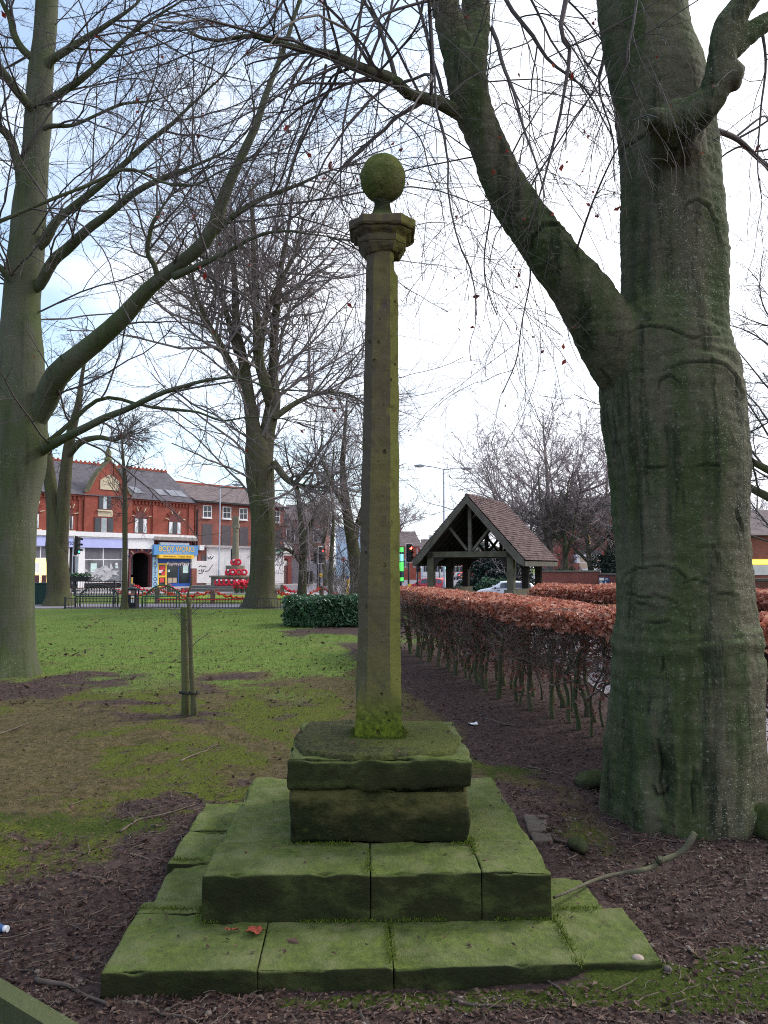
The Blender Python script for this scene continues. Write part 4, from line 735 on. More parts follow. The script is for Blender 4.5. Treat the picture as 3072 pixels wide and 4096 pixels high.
wild('bushy bare tree left of the domed one beyond the gate roof', Xat(1105*DS, 52), 52, 8.2, 4.4, 34, r0=.2, n1=14)
wild('dusky bare tree close to the left edge of the big beech trunk', Xat(1310*DS, 47), 47, 9.4, 4.4, 35, r0=.2, n1=14)
wild('bare tree beyond the wall seen just right of the big beech trunk', Xat(1690*DS, 24), 24, 11.0, 5.5, 36, r0=.30, n1=22, mats=(M_lime, M_twigd), rm=(.014, .009, .006, .005), droop=-.06)
wild('small far bare tree right of the big beech above the low lit building', Xat(1636*DS, 50), 50, 7.5, 3.8, 37, r0=.14, n1=16)
wild('far bare tree behind the old brick shop and the small knotty tree', Xat(700*DS, 72), 72, 11.5, 5.2, 38, r0=.25, zb=-.5, n1=12, rm=(.022, .015, .012, .010))
wild('far bare tree behind the stone shaft beside the green sign', Xat(835*DS, 80), 80, 11, 5, 39, r0=.25, zb=-.8, n1=12, lv=(6, 5, 2), rm=(.022, .015, .012, .010))
# ------------------------------------------------------------------ beech hedges
M_hleaf = leafmat('copper_beech_leaf', [lin(116, 68, 54), lin(184, 106, 84), lin(208, 140, 114), lin(148, 84, 66), lin(228, 178, 154), lin(176, 102, 80)], .45, .4, .3)
M_hleafd = leafmat('dull_beech_leaf', [lin(104, 68, 60), lin(140, 90, 78), lin(122, 80, 70)], .55, .3, .25)
M_hstem = bark('hedge_stem_bark', lin(88, 83, 64), lin(76, 83, 54), lin(50, 46, 38), lin(120, 118, 104), .8, .7, 2.)
M_htwig = plain('hedge_twig_bark', lin(112, 95, 87), .85, .3, 8)
def hedge(name, label, path, width, ztop, stems, seed, nleaf, side_leaf, stem_sp=.2, lower=.4, twl=(11, 5), zb0=0.):
    rs = np.random.RandomState(seed); P = cat(path, 200); L = np.concatenate([[0], np.cumsum(np.linalg.norm(np.diff(P, axis=0), axis=1))]); tot = L[-1]
    T = nrm(np.gradient(P, axis=0)); N = np.column_stack([-T[:, 1], T[:, 0]])
    at = lambda l: (np.array([np.interp(l, L, P[:, i]) for i in range(2)]).T, np.array([np.interp(l, L, N[:, i]) for i in range(2)]).T)
    c0 = P[0]; root = thing(name, label, 'hedge', (c0[0], c0[1], 0))
    SPs = []; SRs = []
    l = .1; k = 0
    while l < tot:
        p, n = at(np.array([l])); p = p[0]+n[0]*width*.30*((k % 2)*2-1)*(.5+.5*rs.rand()); z0 = gz1(p[0], p[1])-.05
        H = ztop*(.72+.2*rs.rand()); zz_ = np.linspace(0, 1, 9)[:, None]; ln = rs.randn(2)*.08
        Q_ = np.column_stack([p[0]+ln[0]*zz_[:, 0], p[1]+ln[1]*zz_[:, 0], z0+H*zz_[:, 0]]); wv = .055*fbm(np.column_stack([zz_*3.5+k*3.1, zz_*0, zz_*0]), 2); Q_[:, 0] += wv; Q_[:, 1] += .055*fbm(np.column_stack([zz_*3.5+k*5.7+9, zz_*0, zz_*0]), 2)
        r = (.019+.014*rs.rand())*(1 if k % 3 else .6); Rr = r*np.array([1.5, 1.12, 1.02, 1, .97, .92, .85, .7, .5]); C = cat(np.column_stack([Q_, Rr]), 16); SPs.append(C[:, :3]); SRs.append(C[:, 3])
        if len(SPs) <= stems: m = MB(); m.tube(C[:, :3], C[:, 3]*(1+.12*fbm(C[:, :3]*14, 2)), 9); m.build('stem', M_hstem, root)
        l += stem_sp*(.55+.9*rs.rand()); k += 1
    SP = np.array(SPs); SR = np.array(SRs); m = MB()
    if len(SP) > stems: V, F = tubes(SP[stems:], SR[stems:], 6); m.add(V, F, 0, True)
    P1, R1 = spawn(SP, SR, twl[0], lower, 1, 1.0, .35, .55, 9, .24, .14, .55, .005, rs=rs, flat=.8, lfall=.3)
    zc = lambda Pp: np.concatenate([Pp[..., :2], np.minimum(Pp[..., 2:], ztop-.03)], -1)
    P1 = zc(P1); V, F = tubes(P1, R1, 5); m.add(V, F, 0, True)
    P2, R2 = spawn(P1, R1, twl[1], .15, 1, .9, .3, .28, 6, .26, .10, .6, .003, rs=rs); P2 = zc(P2); V, F = tubes(P2, R2, 3); m.add(V, F)
    P3, R3 = spawn(P2, R2, 3, .2, 1, .9, .3, .12, 4, .26, .05, .6, .002, rs=rs); P3 = zc(P3); V, F = tubes(P3, R3, 3); m.add(V, F)
    m.build('twigs', M_htwig, root)
    # clipped leafy top and thin scatter down the sides
    def pos(n, zf):
        ll = rs.rand(n)*tot; p, nn = at(ll); o = (rs.rand(n)-.5)*width; bx = fbm(np.column_stack([ll*1.3, o*2, ll*0+seed]), 3)
        return p, nn, o, bx
    p, nn, o, bx = pos(nleaf, 0); ed = np.clip((abs(o)/(width/2)), 0, 1); z = ztop+.045*bx-.035*ed**4-(rs.rand(nleaf)**1.6)*(.17+.10*np.maximum(0, bx+.2)); ov = 1+.08*bx
    C = np.column_stack([p+nn*(o*ov)[:, None], z]); V, F = rand_leaves(C, .030, rs, .55, .35); m = MB(); m.add(V, F); tag(m.build('leaf_crown', M_hleaf, root), kind='stuff')
    n = side_leaf; ll = rs.rand(n)*tot; p, nn = at(ll); o = (rs.rand(n)-.5)*width*1.05; cl = fbm(np.column_stack([ll*2.2, ll*0+seed, ll*0]), 3); z = .15+(ztop-.3)*rs.rand(n)**.8
    ok = rs.rand(n) < .35+.8*(z/ztop-.4)+.6*cl; C = np.column_stack([p+nn*o[:, None], z])[ok]; V, F = rand_leaves(C, .026, rs, .55); m = MB(); m.add(V, F); tag(m.build('side_leaves', M_hleafd, root), kind='stuff')
    return root
hedge('beech_hedge', 'long clipped beech hedge with a copper leaf top running away from the big beech trunk', [(4.6, 5.75), (3.4, 6.0), (2.72, 6.55), (2.2, 7.45), (1.75, 9.7), (1.12, 12.6), (.55, 15.6)], .85, 1.20, 95, 41, 52000, 15000, .13, .45, (10, 6))
hedge('beech_hedge', 'second copper leaved hedge across the path with its end by the gate wall', [(2.95, 14.9), (3.9, 13.6), (5.1, 11.6), (6.8, 9.2), (8.2, 7.6)], 1.0, 1.26, 10, 42, 42000, 30000, .35, .15, (8, 6))
# laurel hedge, leaf heap below, twiggy shrub
M_laurel = leafmat('laurel_leaf', [lin(34, 58, 40), lin(52, 84, 54), lin(72, 108, 74), lin(46, 74, 50), lin(100, 134, 104)], .3, .6, .15)
lx0, lx1 = Xat(622*DS, 21.5), Xat(800*DS, 21.5); lr = thing('laurel_hedge', 'low clipped dark green laurel hedge left of the stone shaft', 'hedge', (lx0, 21.9, 0))
rs = np.random.RandomState(5); m = MB(); n = 26000; u = rs.rand(n); v = rs.rand(n); w = 1-(rs.rand(n)**2.2)*.5; f = rs.randint(0, 3, n)
X = lx0+(lx1-lx0)*u; Y = 21.5+1.5*v; Z = .03+.70*rs.rand(n); Z = np.where(f == 0, .72+.03*rs.randn(n), Z); Y = np.where(f == 1, 21.5+.06*rs.randn(n), Y); X = np.where((f == 2) & (u < .5), lx0+.06*rs.randn(n), X)
X += .08*fbm(np.column_stack([X*2, Y*2, Z*2]), 3); Z += .05*fbm(np.column_stack([X*2, Y*2, Z*0]), 3)
V, F = rand_leaves(np.column_stack([X, Y, Z]), .055, rs, .42); m.add(V, F); tag(m.build('leaves', M_laurel, lr), kind='stuff')
m = MB(); SP, SR = [], []
for k in range(40):
    b = np.array([lx0+.1+(lx1-lx0-.2)*rs.rand(), 21.65+1.2*rs.rand(), -.03]); e = b+np.array([.1*rs.randn(), .1*rs.randn(), .6]); m.tube([b, (b+e)/2+.03*rs.randn(3), e], [.016, .012, .006], 6)
m.build('stems', M_htwig, lr)
def shrub(label, x, Y, h, n, seed, mats=(M_twigp, M_twig), lv=(6, 4), r=.012, sp=.5, catg='shrub', zb=0):
    rs = np.random.RandomState(seed); root = thing('twiggy_shrub', label, catg, (x, Y, zb)); SP = []; SR = []
    for k in range(n):
        a = rs.rand()*6.28; b = np.array([x+.25*math.cos(a)*rs.rand(), Y+.2*math.sin(a)*rs.rand(), zb-.05]); e = b+np.array([math.cos(a)*sp*h*rs.rand(), math.sin(a)*sp*h*rs.rand(), h*(.7+.35*rs.rand())]); C = cat([b, (b+e)/2+.05*h*rs.randn(3), e], 12); SP.append(C); SR.append(np.linspace(r, r*.35, 12))
    SP, SR = np.array(SP), np.array(SR); m = MB(); V, F = tubes(SP, SR, 6); m.add(V, F, 0, True); m.build('stems', mats[0], root); m = MB()
    P1, R1 = spawn(SP, SR, lv[0], .2, 1, .6, .2, .55*h, 8, .12, .05, .6, r*.4, rs=rs); V, F = tubes(P1, R1, 4); m.add(V, F)
    P2, R2 = spawn(P1, R1, lv[1], .2, 1, .6, .2, .25*h, 5, .14, .03, .6, r*.3, rs=rs); V, F = tubes(P2, R2, 3); m.add(V, F); m.build('twigs', mats[1], root); return root
shrub('open leafless shrub of pale twigs standing behind the laurel hedge', Xat(742*DS, 25), 25, 1.75, 16, 3, r=.013)
shrub('low leafless shrub beside the stone shaft behind the laurel hedge', Xat(762*DS, 28), 28, 2.1, 14, 4, r=.014)
# ------------------------------------------------------------------ staked sapling
stk = MB(); b = at_y(401*DS, 1552*DS, 8.6); tp = at_y(400*DS, 1311*DS, 8.6); zt = tp[2]
stk.tube([(b[0], 8.6, -.2), (b[0]-.005, 8.6, .3), (tp[0]-.01, 8.6, zt-.01), (tp[0]-.01, 8.6, zt)], [.043, .043, .040, .036], 14)
M_stake = bark('weathered_stake_wood', lin(92, 92, 64), lin(78, 86, 52), lin(58, 56, 42), lin(130, 132, 100), .6, .5, 1.5)
so_ = stk.build('tree_stake', M_stake); tag(so_, 'round wooden stake tied to the young sapling on the lawn', 'stake'); 
pts = [(421, 1556), (419, 1520), (415, 1470), (412.5, 1420), (411, 1360), (409, 1320), (406, 1290)]
P = np.array([at_y(x*DS, y*DS, 8.54) for x, y in pts]); P[0, 2] = -.1; sb = thing('staked_sapling', 'pruned young sapling with thin side shoots tied to its stake', 'tree', (P[0, 0], 8.54, 0))
m = MB(); C = cat(np.column_stack([P, [.050, .038, .027, .024, .024, .024, .018]]), 40); m.tube(C[:, :3], C[:, 3]*(1+.10*fbm(C[:, :3]*9, 3)), 14)
m.tube(np.array([at_y(x*DS, y*DS, 8.54) for x, y in [(405, 1300), (407, 1280), (413, 1262), (416, 1245)]]), [.016, .012, .008, .004], 8); m.build('trunk', M_hstem, sb)
K = 12; sp = cat(C[18:], K)[None]; rs = np.random.RandomState(3); P1, R1 = spawn(sp[:, :, :3], sp[:, :, 3], 10, 0, 1, 1.0, .3, .32, 8, .16, .05, .2, .002, rs=rs, flat=.7); P2, R2 = spawn(P1, R1, 5, .2, 1, .7, .2, .18, 5, .2, .03, .6, .0018, rs=rs)
m = MB(); V, F = tubes(P1, R1, 4); m.add(V, F); V, F = tubes(P2, R2, 3); m.add(V, F); m.build('shoots', M_twig, sb)
M_rub = plain('black_rubber', lin(34, 34, 36), .6, .1)
m = MB(); z_ = .27; m.tube([(b[0]-.056, 8.56, z_), (b[0], 8.54, z_), (b[0]+.06, 8.49, z_), (P[1, 0]+.045, 8.50, z_), (P[1, 0]+.05, 8.56, z_), (b[0]+.06, 8.58, z_+.005), (b[0], 8.65, z_), (b[0]-.056, 8.61, z_), (b[0]-.056, 8.56, z_)], [.012]*9, 6); m.build('tree_tie', M_rub, sb)
# ------------------------------------------------------------------ lychgate
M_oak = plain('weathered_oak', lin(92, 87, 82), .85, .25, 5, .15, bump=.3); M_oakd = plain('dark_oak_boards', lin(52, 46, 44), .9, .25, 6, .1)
M_oakg = plain('green_stained_oak', lin(88, 84, 72), .85, .3, 3, .15, bump=.3)
t = NT('clay_roof_tile', .9, .15); r = t.isl(); c = t.mix(r, lin(74, 60, 60), lin(110, 90, 90)); c = t.mix(t.ramp(t.noise(1.1, 6, .7), .55, .72), c, lin(92, 84, 80)); c = t.mix(t.ramp(t.noise(14, 4), .62, .72), c, lin(150, 132, 122)); t.col(c); M_tile = t.m
GA = math.atan2(2.23, 4.7); G0 = (2.90, 28.0, 0.)
gate = thing('lychgate', 'timber lychgate with a steep clay tiled roof beyond the beech hedge', 'lychgate', G0, -GA)   # local x across, local y along the ridge
ZR, ZE, HWd, GL = 4.08, 1.80, 2.06, 4.75
LG = dict(parent=gate, local=True)
for sx_ in (-1, 1):
    m = MB(); a = np.array([0, ZR]); e = np.array([sx_*HWd, ZE]); d = e-a; Ls = np.linalg.norm(d); d = d/Ls; nn_ = np.array([-d[1], d[0]])*(1 if sx_ > 0 else -1); nc = 27; nt = 30
    if nn_[1] < 0: nn_ = -nn_
    for i in range(nc):
        for j in range(nt+(i % 2)):
            y0 = GL*(j-.5*(i % 2))/nt; y1 = min(GL+.0, y0+GL/nt-.006); y0 = max(0, y0); s0 = Ls*i/nc; s1 = s0+Ls/nc*1.12; jt = random.random()*.008; lf0, lf1 = .03+.004+jt, .03+.022+jt+random.random()*.006
            q = [a+d*s0+nn_*lf0, a+d*s1+nn_*lf1, a+d*s1+nn_*(lf1-.014), a+d*s0+nn_*(lf0-.014)]
            V = [(p[0], yy, p[1]) for yy in (y0, y1) for p in q]; m.add(V, [(0, 1, 2, 3), (7, 6, 5, 4), (0, 4, 5, 1), (1, 5, 6, 2), (2, 6, 7, 3), (3, 7, 4, 0)])
    m.build('roof_tiles', M_tile, **LG)
    m = MB(); m.prism([(0, ZR-.03), (sx_*(HWd-.02), ZE-.01), (sx_*(HWd-.05), ZE-.05), (0, ZR-.085)][::1], lambda p: (p[0], .06, p[1]), lambda p: (p[0], GL-.06, p[1])); 
    for j in range(9): yy = .35+j*(GL-.7)/8; m.bar((0, yy, ZR-.14), (sx_*(HWd-.08), yy, ZE-.12), .07, .10)
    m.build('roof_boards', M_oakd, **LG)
    for yy, nm in ((-.045, 'bargeboard'), (GL+.0, 'bargeboard')):
        m = MB(); q = [(0, ZR+.0), (sx_*(HWd-.01), ZE+.02), (sx_*(HWd-.03), ZE-.20), (sx_*(HWd-.24), ZE-.11+.02), (0, ZR-.27)]; m.prism(q, lambda p: (p[0], yy, p[1]), lambda p: (p[0], yy+.045, p[1])); m.build(nm, M_oak, **LG)
    m = MB(); m.box(sx_*HWd-.02 if sx_ > 0 else -HWd-.02, sx_*HWd+.02 if sx_ > 0 else -HWd+.02, .004, GL-.004, ZE-.19, ZE-.02); m.build('eaves_board', M_oak, **LG)
    m = MB(); m.box(sx_*1.48-.09, sx_*1.48+.09, .1, GL-.1, 1.93, 2.09); m.build('wall_plate', M_oakd, **LG)
    for k, yy in enumerate((.34, 2.2, 4.05)):
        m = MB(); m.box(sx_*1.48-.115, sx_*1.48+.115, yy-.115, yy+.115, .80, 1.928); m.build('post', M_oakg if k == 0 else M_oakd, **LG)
        m = MB(); c0 = sx_*(1.48-.115); pl = [(c0, 1.45), (c0, 1.925), (c0-sx_*.42, 1.925), (c0-sx_*.36, 1.86), (c0-sx_*.22, 1.80), (c0-sx_*.10, 1.66)]
        m.prism(pl, lambda p: (p[0], yy-.05, p[1]), lambda p: (p[0], yy+.05, p[1])); m.build('arched_brace', M_oakd, **LG)
    m = MB(); m.box(sx_*1.48-.17, sx_*1.48+.17, .06, 4.36, .62, .80); m.build('sill_beam', M_oakg, **LG)
    m = MB(); m.box(sx_*1.48-.22, sx_*1.48+.22, .0, 4.42, -.3, .618); m.build('dwarf_wall', brick('gate_wall_stone', lin(112, 106, 92), lin(126, 118, 104), lin(96, 90, 80), .5), **LG)
for yy in (.34, 2.2, 4.05):
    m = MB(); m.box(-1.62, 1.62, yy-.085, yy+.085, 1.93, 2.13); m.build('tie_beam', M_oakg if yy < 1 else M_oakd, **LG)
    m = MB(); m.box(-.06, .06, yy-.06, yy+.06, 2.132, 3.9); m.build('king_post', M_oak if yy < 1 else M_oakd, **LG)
    for sx_ in (-1, 1): m = MB(); m.bar((sx_*.10, yy, 2.17), (sx_*.76, yy, 2.98), .08, .10, up=(0, 1, 0)); m.build('strut', M_oak if yy < 1 else M_oakd, **LG)
m = MB()
for j in range(12): y0 = GL*j/12; m.tube([(0, y0+.008, ZR+.005), (0, y0+GL/12-.004, ZR+.005)], .085, 10, sm=True)
m.build('ridge_tiles', M_tile, **LG)
# ------------------------------------------------------------------ litter, pebbles, grass blades, twigs
rs = np.random.RandomState(77)
def onslab(x, y):   # inside the plinth
    return (x > -1.13) & (x < 1.05) & (y > 3.10) & (y < 5.30) & ~((x > .93) & (y > 4.0))
def pts_where(n, x0, x1, y0, y1, prob, dens_near=True):
    u = rs.rand(n); y = y0*(y1/y0)**u if dens_near else y0+(y1-y0)*u
    x = x0+(x1-x0)*rs.rand(n); x = np.where(True, x*np.clip(y/3.0*.62, .6, 3) if dens_near else x, x); k = (rs.rand(n) < prob(x, y)) & ~onslab(x, y); return x[k], y[k]
x, y = pts_where(60000, -2.6, 2.6, 2.3, 13, lambda x, y: np.clip(s_dirt(x, y)*1.0+.10-.8*s_mossb(x, y), 0.02, 1)*(y < 12))
C = np.column_stack([x, y, gz(x, y)+.004+.010*rs.rand(len(x))]); n = len(C)
U = nrm(rs.randn(n, 3)*np.array([1, 1, .35])); Q_ = rs.randn(n, 3); Q_[:, 2] *= .2; Wv = nrm(np.cross(np.cross(U, Q_), U)); s = (.0105*np.exp(.35*rs.randn(n)))[:, None]; V, F = quads(C, U*s, Wv*s*.55)
M_litter = leafmat('leaf_litter_brown', [lin(54, 41, 40), lin(84, 64, 58), lin(66, 50, 48), lin(100, 78, 68), lin(60, 47, 45), lin(114, 94, 82), lin(74, 58, 54)], .8, .15, .1)
m = MB(); m.add(V, F)
def top(x, y): return np.where((abs(x+.035) < .43) & (abs(y-4.29) < .42), .716, np.where((abs(x+.05) < .72) & (abs(y-4.29) < .75), .302, .104))
n = 260; x = -1.0+1.95*rs.rand(n); y = 3.2+1.9*rs.rand(n)**1.3; k = ~((abs(x+.03) < .16) & (abs(y-4.3) < .16)) & ~((x > .88) & (y > 3.9)); x, y = x[k], y[k]; n = len(x); C = np.column_stack([x, y, top(x, y)+.004]); U = nrm(rs.randn(n, 3)*np.array([1, 1, .25])); Q_ = rs.randn(n, 3); Q_[:, 2] *= .2; Wv = nrm(np.cross(np.cross(U, Q_), U)); s = (.0065*np.exp(.5*rs.randn(n)))[:, None]; V, F = quads(C, U*s, Wv*s*.55); m.add(V, F)
x, y = pts_where(5200, -3.2, 2.0, 9, 29, lambda x, y: .55*(x < 1.5-.21*(y-7))); n = len(x); C = np.column_stack([x, y, gz(x, y)+.02]); U = nrm(rs.randn(n, 3)*np.array([1, 1, .3])); Q_ = rs.randn(n, 3); Wv = nrm(np.cross(np.cross(U, Q_), U)); s = (.022*np.exp(.4*rs.randn(n)))[:, None]; V, F = quads(C, U*s, Wv*s*.5); m.add(V, F)
tag(m.build('leaf_litter', M_litter), kind='stuff')
x, y = pts_where(13000, -2.6, 2.8, 2.3, 8, lambda x, y: np.clip(s_gravel(x, y)*.9+.06*s_dirt(x, y), 0, 1)*s_dirt(x, y))
t = NT('pebble_stone', .7, .3); r = t.isl(); t.col(t.mix(r, lin(70, 62, 58), lin(126, 113, 104))); M_peb = t.m
m = MB(); sV = np.array([(math.cos(a)*math.cos(b), math.sin(a)*math.cos(b), math.sin(b)) for b in (-.9, 0, .9) for a in np.arange(6)*PI/3]+[(0, 0, 1.)]); sF = [(k*6+i, k*6+(i+1) % 6, (k+1)*6+(i+1) % 6, (k+1)*6+i) for k in range(2) for i in range(6)]; tF = [(12+i, 12+(i+1) % 6, 18) for i in range(6)]
n = len(x); a = rs.rand(n)*6.28; s = .0050*np.exp(.4*rs.randn(n)); sc = np.stack([s*(1+.5*rs.rand(n)), s, s*.62], 1); L_ = sV[None]*sc[:, None, :]; ca, sa = np.cos(a)[:, None], np.sin(a)[:, None]
V = np.stack([L_[..., 0]*ca-L_[..., 1]*sa, L_[..., 0]*sa+L_[..., 1]*ca, L_[..., 2]], -1)+np.column_stack([x, y, gz(x, y)+s*.35])[:, None]
k = (np.arange(n)*19)[:, None, None]; m.add(V.reshape(-1, 3), [tuple()][:0] if False else np.concatenate([(np.array(sF)[None]+k).reshape(-1, 4)]), 0, True); m.F.append(((np.array(tF)[None]+k).reshape(-1, 3), 0, True))
tag(m.build('pebbles', M_peb), kind='stuff')
def blades(name, x, y, hgt, wid, mat, lean=.5, lsd=.3):
    n = len(x); z = gz(x, y)-.004; a = rs.rand(n)*6.28; h = hgt*np.exp(lsd*rs.randn(n)); ln = lean*rs.rand(n); b = a+1.57+.5*rs.randn(n); w = wid*(.7+.6*rs.rand(n))
    B_ = np.column_stack([x, y, z]); W_ = np.column_stack([np.cos(a)*w, np.sin(a)*w, 0*w]); D_ = np.column_stack([np.cos(b)*ln*h, np.sin(b)*ln*h, h*np.sqrt(np.maximum(.05, 1-ln**2))])
    V = np.stack([B_-W_, B_+W_, B_+D_*.55+W_*.7+[0, 0, .0], B_+D_*1.0-np.column_stack([0*h, 0*h, .25*h*ln])], 1).reshape(-1, 3); k = (np.arange(n)*4)[:, None]; m = MB(); m.add(V, np.concatenate([k+np.array([[0, 1, 2]]), k+np.array([[0, 2, 3]])])); return tag(m.build(name, mat), kind='stuff')
M_straw = leafmat('dry_grass_blade', [lin(108, 95, 70), lin(134, 118, 88), lin(86, 78, 52), lin(122, 106, 80), lin(78, 82, 44)], .7, .2, .3)
M_gr = leafmat('green_grass_blade', [lin(68, 88, 36), lin(94, 114, 52), lin(110, 122, 66), lin(80, 100, 42)], .6, .2, .3)
x, y = pts_where(70000, -3.0, 2.2, 4.2, 13.5, lambda x, y: np.clip(1-s_dirt(x, y)*1.15, 0, 1)*(1-s_mossb(x, y))*np.clip(1.1-s_green(x, y), 0, 1)*.9*(x < 2.0-.21*(y-7)))
blades('dry_grass', x, y, .028, .0022, M_straw, .98)
x, y = pts_where(90000, -3.3, 2.0, 8.5, 30, lambda x, y: np.clip(1-s_dirt(x, y)*1.2, 0, 1)*np.clip(s_green(x, y)+.1, 0, 1)*(x < 1.6-.21*(y-7)))
blades('lawn_grass', x, y, .035, .0045, M_gr, .9)
x, y = pts_where(60000, -2.6, 2.6, 2.4, 6.5, lambda x, y: s_mossb(x, y))
blades('moss_cushions', x, y, .010, .0024, leafmat('moss_tuft', [lin(46, 56, 24), lin(70, 82, 34), lin(58, 70, 28), lin(86, 96, 46)], .9, .1, .2), .8)
# fallen sticks
M_stick = plain('dead_stick_bark', lin(104, 92, 82), .85, .25, 20, .15, bump=.3); M_stickd = plain('dark_dead_stick', lin(84, 72, 66), .85, .25, 20)
M_fb = bark('fallen_branch_bark', lin(100, 94, 82), lin(88, 88, 68), lin(58, 54, 46), lin(136, 130, 118), .9, .8, 4)
def gpt(px, py, z=0.): p = at_z(px*DS, py*DS, z); p = at_z(px*DS, py*DS, gz1(p[0], p[1])+z); return p
def stick(label, pts, r, mat=M_stick, side=(), name='fallen_stick', lift=.4, grp='fallen sticks on the ground'):
    P = np.array([gpt(x, y, r*lift*2) for x, y in pts]); C = cat(P, 16 if len(pts) > 2 else 10); n = len(C); C = C+.01*fbm(C*9, 2)[:, None]*np.array([1, 1, .2]); C[:, 2] = np.maximum(C[:, 2], gz(C[:, 0], C[:, 1])+r*.3)
    m = MB(); m.tube(C, r*np.linspace(1, .45, n)*(1+.15*fbm(C*40, 2)), 8)
    for f, dx, dy in side:
        p = C[int(f*(n-1))]; e = p+np.array([dx, dy, .02]); m.tube([p, (p+e)/2+[0, 0, .012], e], [r*.5, r*.4, r*.2], 6)
    o = m.build(name, mat); return tag(o, label, 'stick', grp)
P = np.array([at_z(1196*DS, 1939*DS, .125), at_z(1230*DS, 1925*DS, .13), at_z(1275*DS, 1905*DS, .11), gpt(1310, 1893, .07), gpt(1345, 1886, .09), gpt(1385, 1880, .10), gpt(1412, 1872, .10), gpt(1428, 1860, .12), gpt(1458, 1848, .13), gpt(1478, 1835, .16), gpt(1492, 1815, .20), gpt(1500, 1800, .23)])
m = MB(); C = cat(np.column_stack([P, [.006, .007, .008, .009, .010, .011, .012, .016, .014, .016, .017, .017]]), 60); m.tube(C[:, :3], C[:, 3]*(1+.14*fbm(C[:, :3]*28, 3)), 12)
m.tube([C[36, :3], C[36, :3]+[.0, -.03, .035]], [.016, .012], 8)
fb = m.build('fallen_branch', M_fb); tag(fb, 'long pale broken branch leaning from the plinth towards the big beech', 'branch')
for lb_, pts, r, mt, sd in [('thick short dark stick on the dirt left of the plinth', [(152, 1889), (190, 1895), (230, 1900), (265, 1908)], .011, M_stickd, [(.6, .03, .05)]),
    ('long forked twig reaching toward the rear left plinth corner', [(258, 1797), (300, 1772), (350, 1760), (420, 1738)], .008, M_stick, [(.3, -.1, .12), (.8, .05, .1)]),
    ('pale curved twig lying on the straw beside the staked sapling', [(390, 1645), (410, 1634), (440, 1624), (468, 1608)], .009, M_stick, [(.8, .05, .12)]),
    ('short pale stick lying left of the rear plinth slabs', [(318, 1800), (345, 1795)], .007, M_stick, []),
    ('small stick near the middle of the left dirt edge', [(282, 1845), (300, 1850), (318, 1862)], .007, M_stick, []),
    ('straight pale stick at the far left of the lawn', [(-15, 1590), (20, 1578), (58, 1563)], .012, M_stick, []),
    ('stick lying across the dirt under the beech hedge', [(1050, 1552), (1085, 1563), (1120, 1567)], .008, M_stick, []),
    ('long thin stick along the front edge of the photo below the plinth', [(970, 2165), (1060, 2172), (1150, 2185), (1240, 2190)], .007, M_stickd, [(.5, .05, -.06)]),
    ('dark root like stick in front of the left plinth corner', [(70, 2120), (140, 2132), (200, 2150), (250, 2172)], .010, M_stickd, []),
    ('forked stick in front of the lowest left slab', [(250, 2165), (330, 2178), (390, 2195), (420, 2215)], .007, M_stick, [(.5, .1, .03)]),
    ('twig beside the broken branch under the big beech', [(1195, 1815), (1240, 1825), (1290, 1838)], .009, M_stickd, [(.7, .12, -.05)]),
    ('thin twig standing out on moss at the lower right', [(1180, 2115), (1200, 2135), (1235, 2150)], .006, M_stickd, []),
    ('knotty twig against the foot of the big beech', [(1340, 1800), (1400, 1808), (1450, 1818), (1500, 1822)], .008, M_stickd, [(.4, .06, .03)]),
    ('short twig on the gravel right of the plinth', [(1140, 1655), (1180, 1664), (1215, 1672)], .006, M_stick, []),
    ('slim twig on the straw lawn left of the plinth', [(395, 1712), (420, 1716), (440, 1728)], .006, M_stickd, [])]: stick(lb_, pts, r, mt, sd)
# countless finer twigs
x, y = pts_where(3600, -2.6, 2.6, 2.3, 15, lambda x, y: .25+.75*s_dirt(x, y)); n = len(x); a = rs.rand(n)*6.28; L_ = .07*np.exp(.5*rs.randn(n)); t_ = np.linspace(-.5, .5, 5)
PX = x[:, None]+np.cos(a)[:, None]*t_*L_[:, None]+.006*rs.randn(n, 5); PY = y[:, None]+np.sin(a)[:, None]*t_*L_[:, None]+.006*rs.randn(n, 5); PZ = gz(PX, PY)+.006+.006*rs.rand(n, 5)
V, F = tubes(np.stack([PX, PY, PZ], -1), np.repeat((.0018*np.exp(.3*rs.randn(n)))[:, None], 5, 1), 4); m = MB(); m.add(V, F); tag(m.build('twig_litter', M_stick), kind='stuff')
# stones, leaf, bottle, paper
def stone(label, px, py, r, mat, sc=(1, .8, .7), z=.0, name='stone'):
    p = gpt(px, py, z); m = MB(); m.sphere((0, 0, 0), r, 20, 0, sc); V = m.V[0]; m.V[0] = V*(1+(.15 if r < .05 else .34)*fbm(V/r*1.3+px, 4)[:, None])+p+np.array([0, 0, r*sc[2]*.55]); o = m.build(name, mat); return tag(o, label, 'stone', )
M_pale = plain('pale_stone', lin(150, 134, 124), .8, .15, 20)
stone('round pale stone at the right front corner of the plinth', 1377, 2078, .026, M_pale)
M_mroot = bark('mossy_root_bark', lin(66, 65, 48), lin(56, 66, 34), lin(38, 40, 28), lin(100, 100, 80), .8, 1., 2)
stone('mossy root stub at the left foot of the big beech', 1280, 1700, .15, M_mroot, (1.0, .8, .5))  # two mossy stubs and a root, shaped with the stone helper
stone('narrow mossy stump on the gravel right of the plinth', 1252, 1835, .085, M_mroot, (.6, 1.1, .45))
stone('mossy root at the right edge beside the big beech', 1645, 1800, .15, M_mroot, (.7, 1.1, .7))
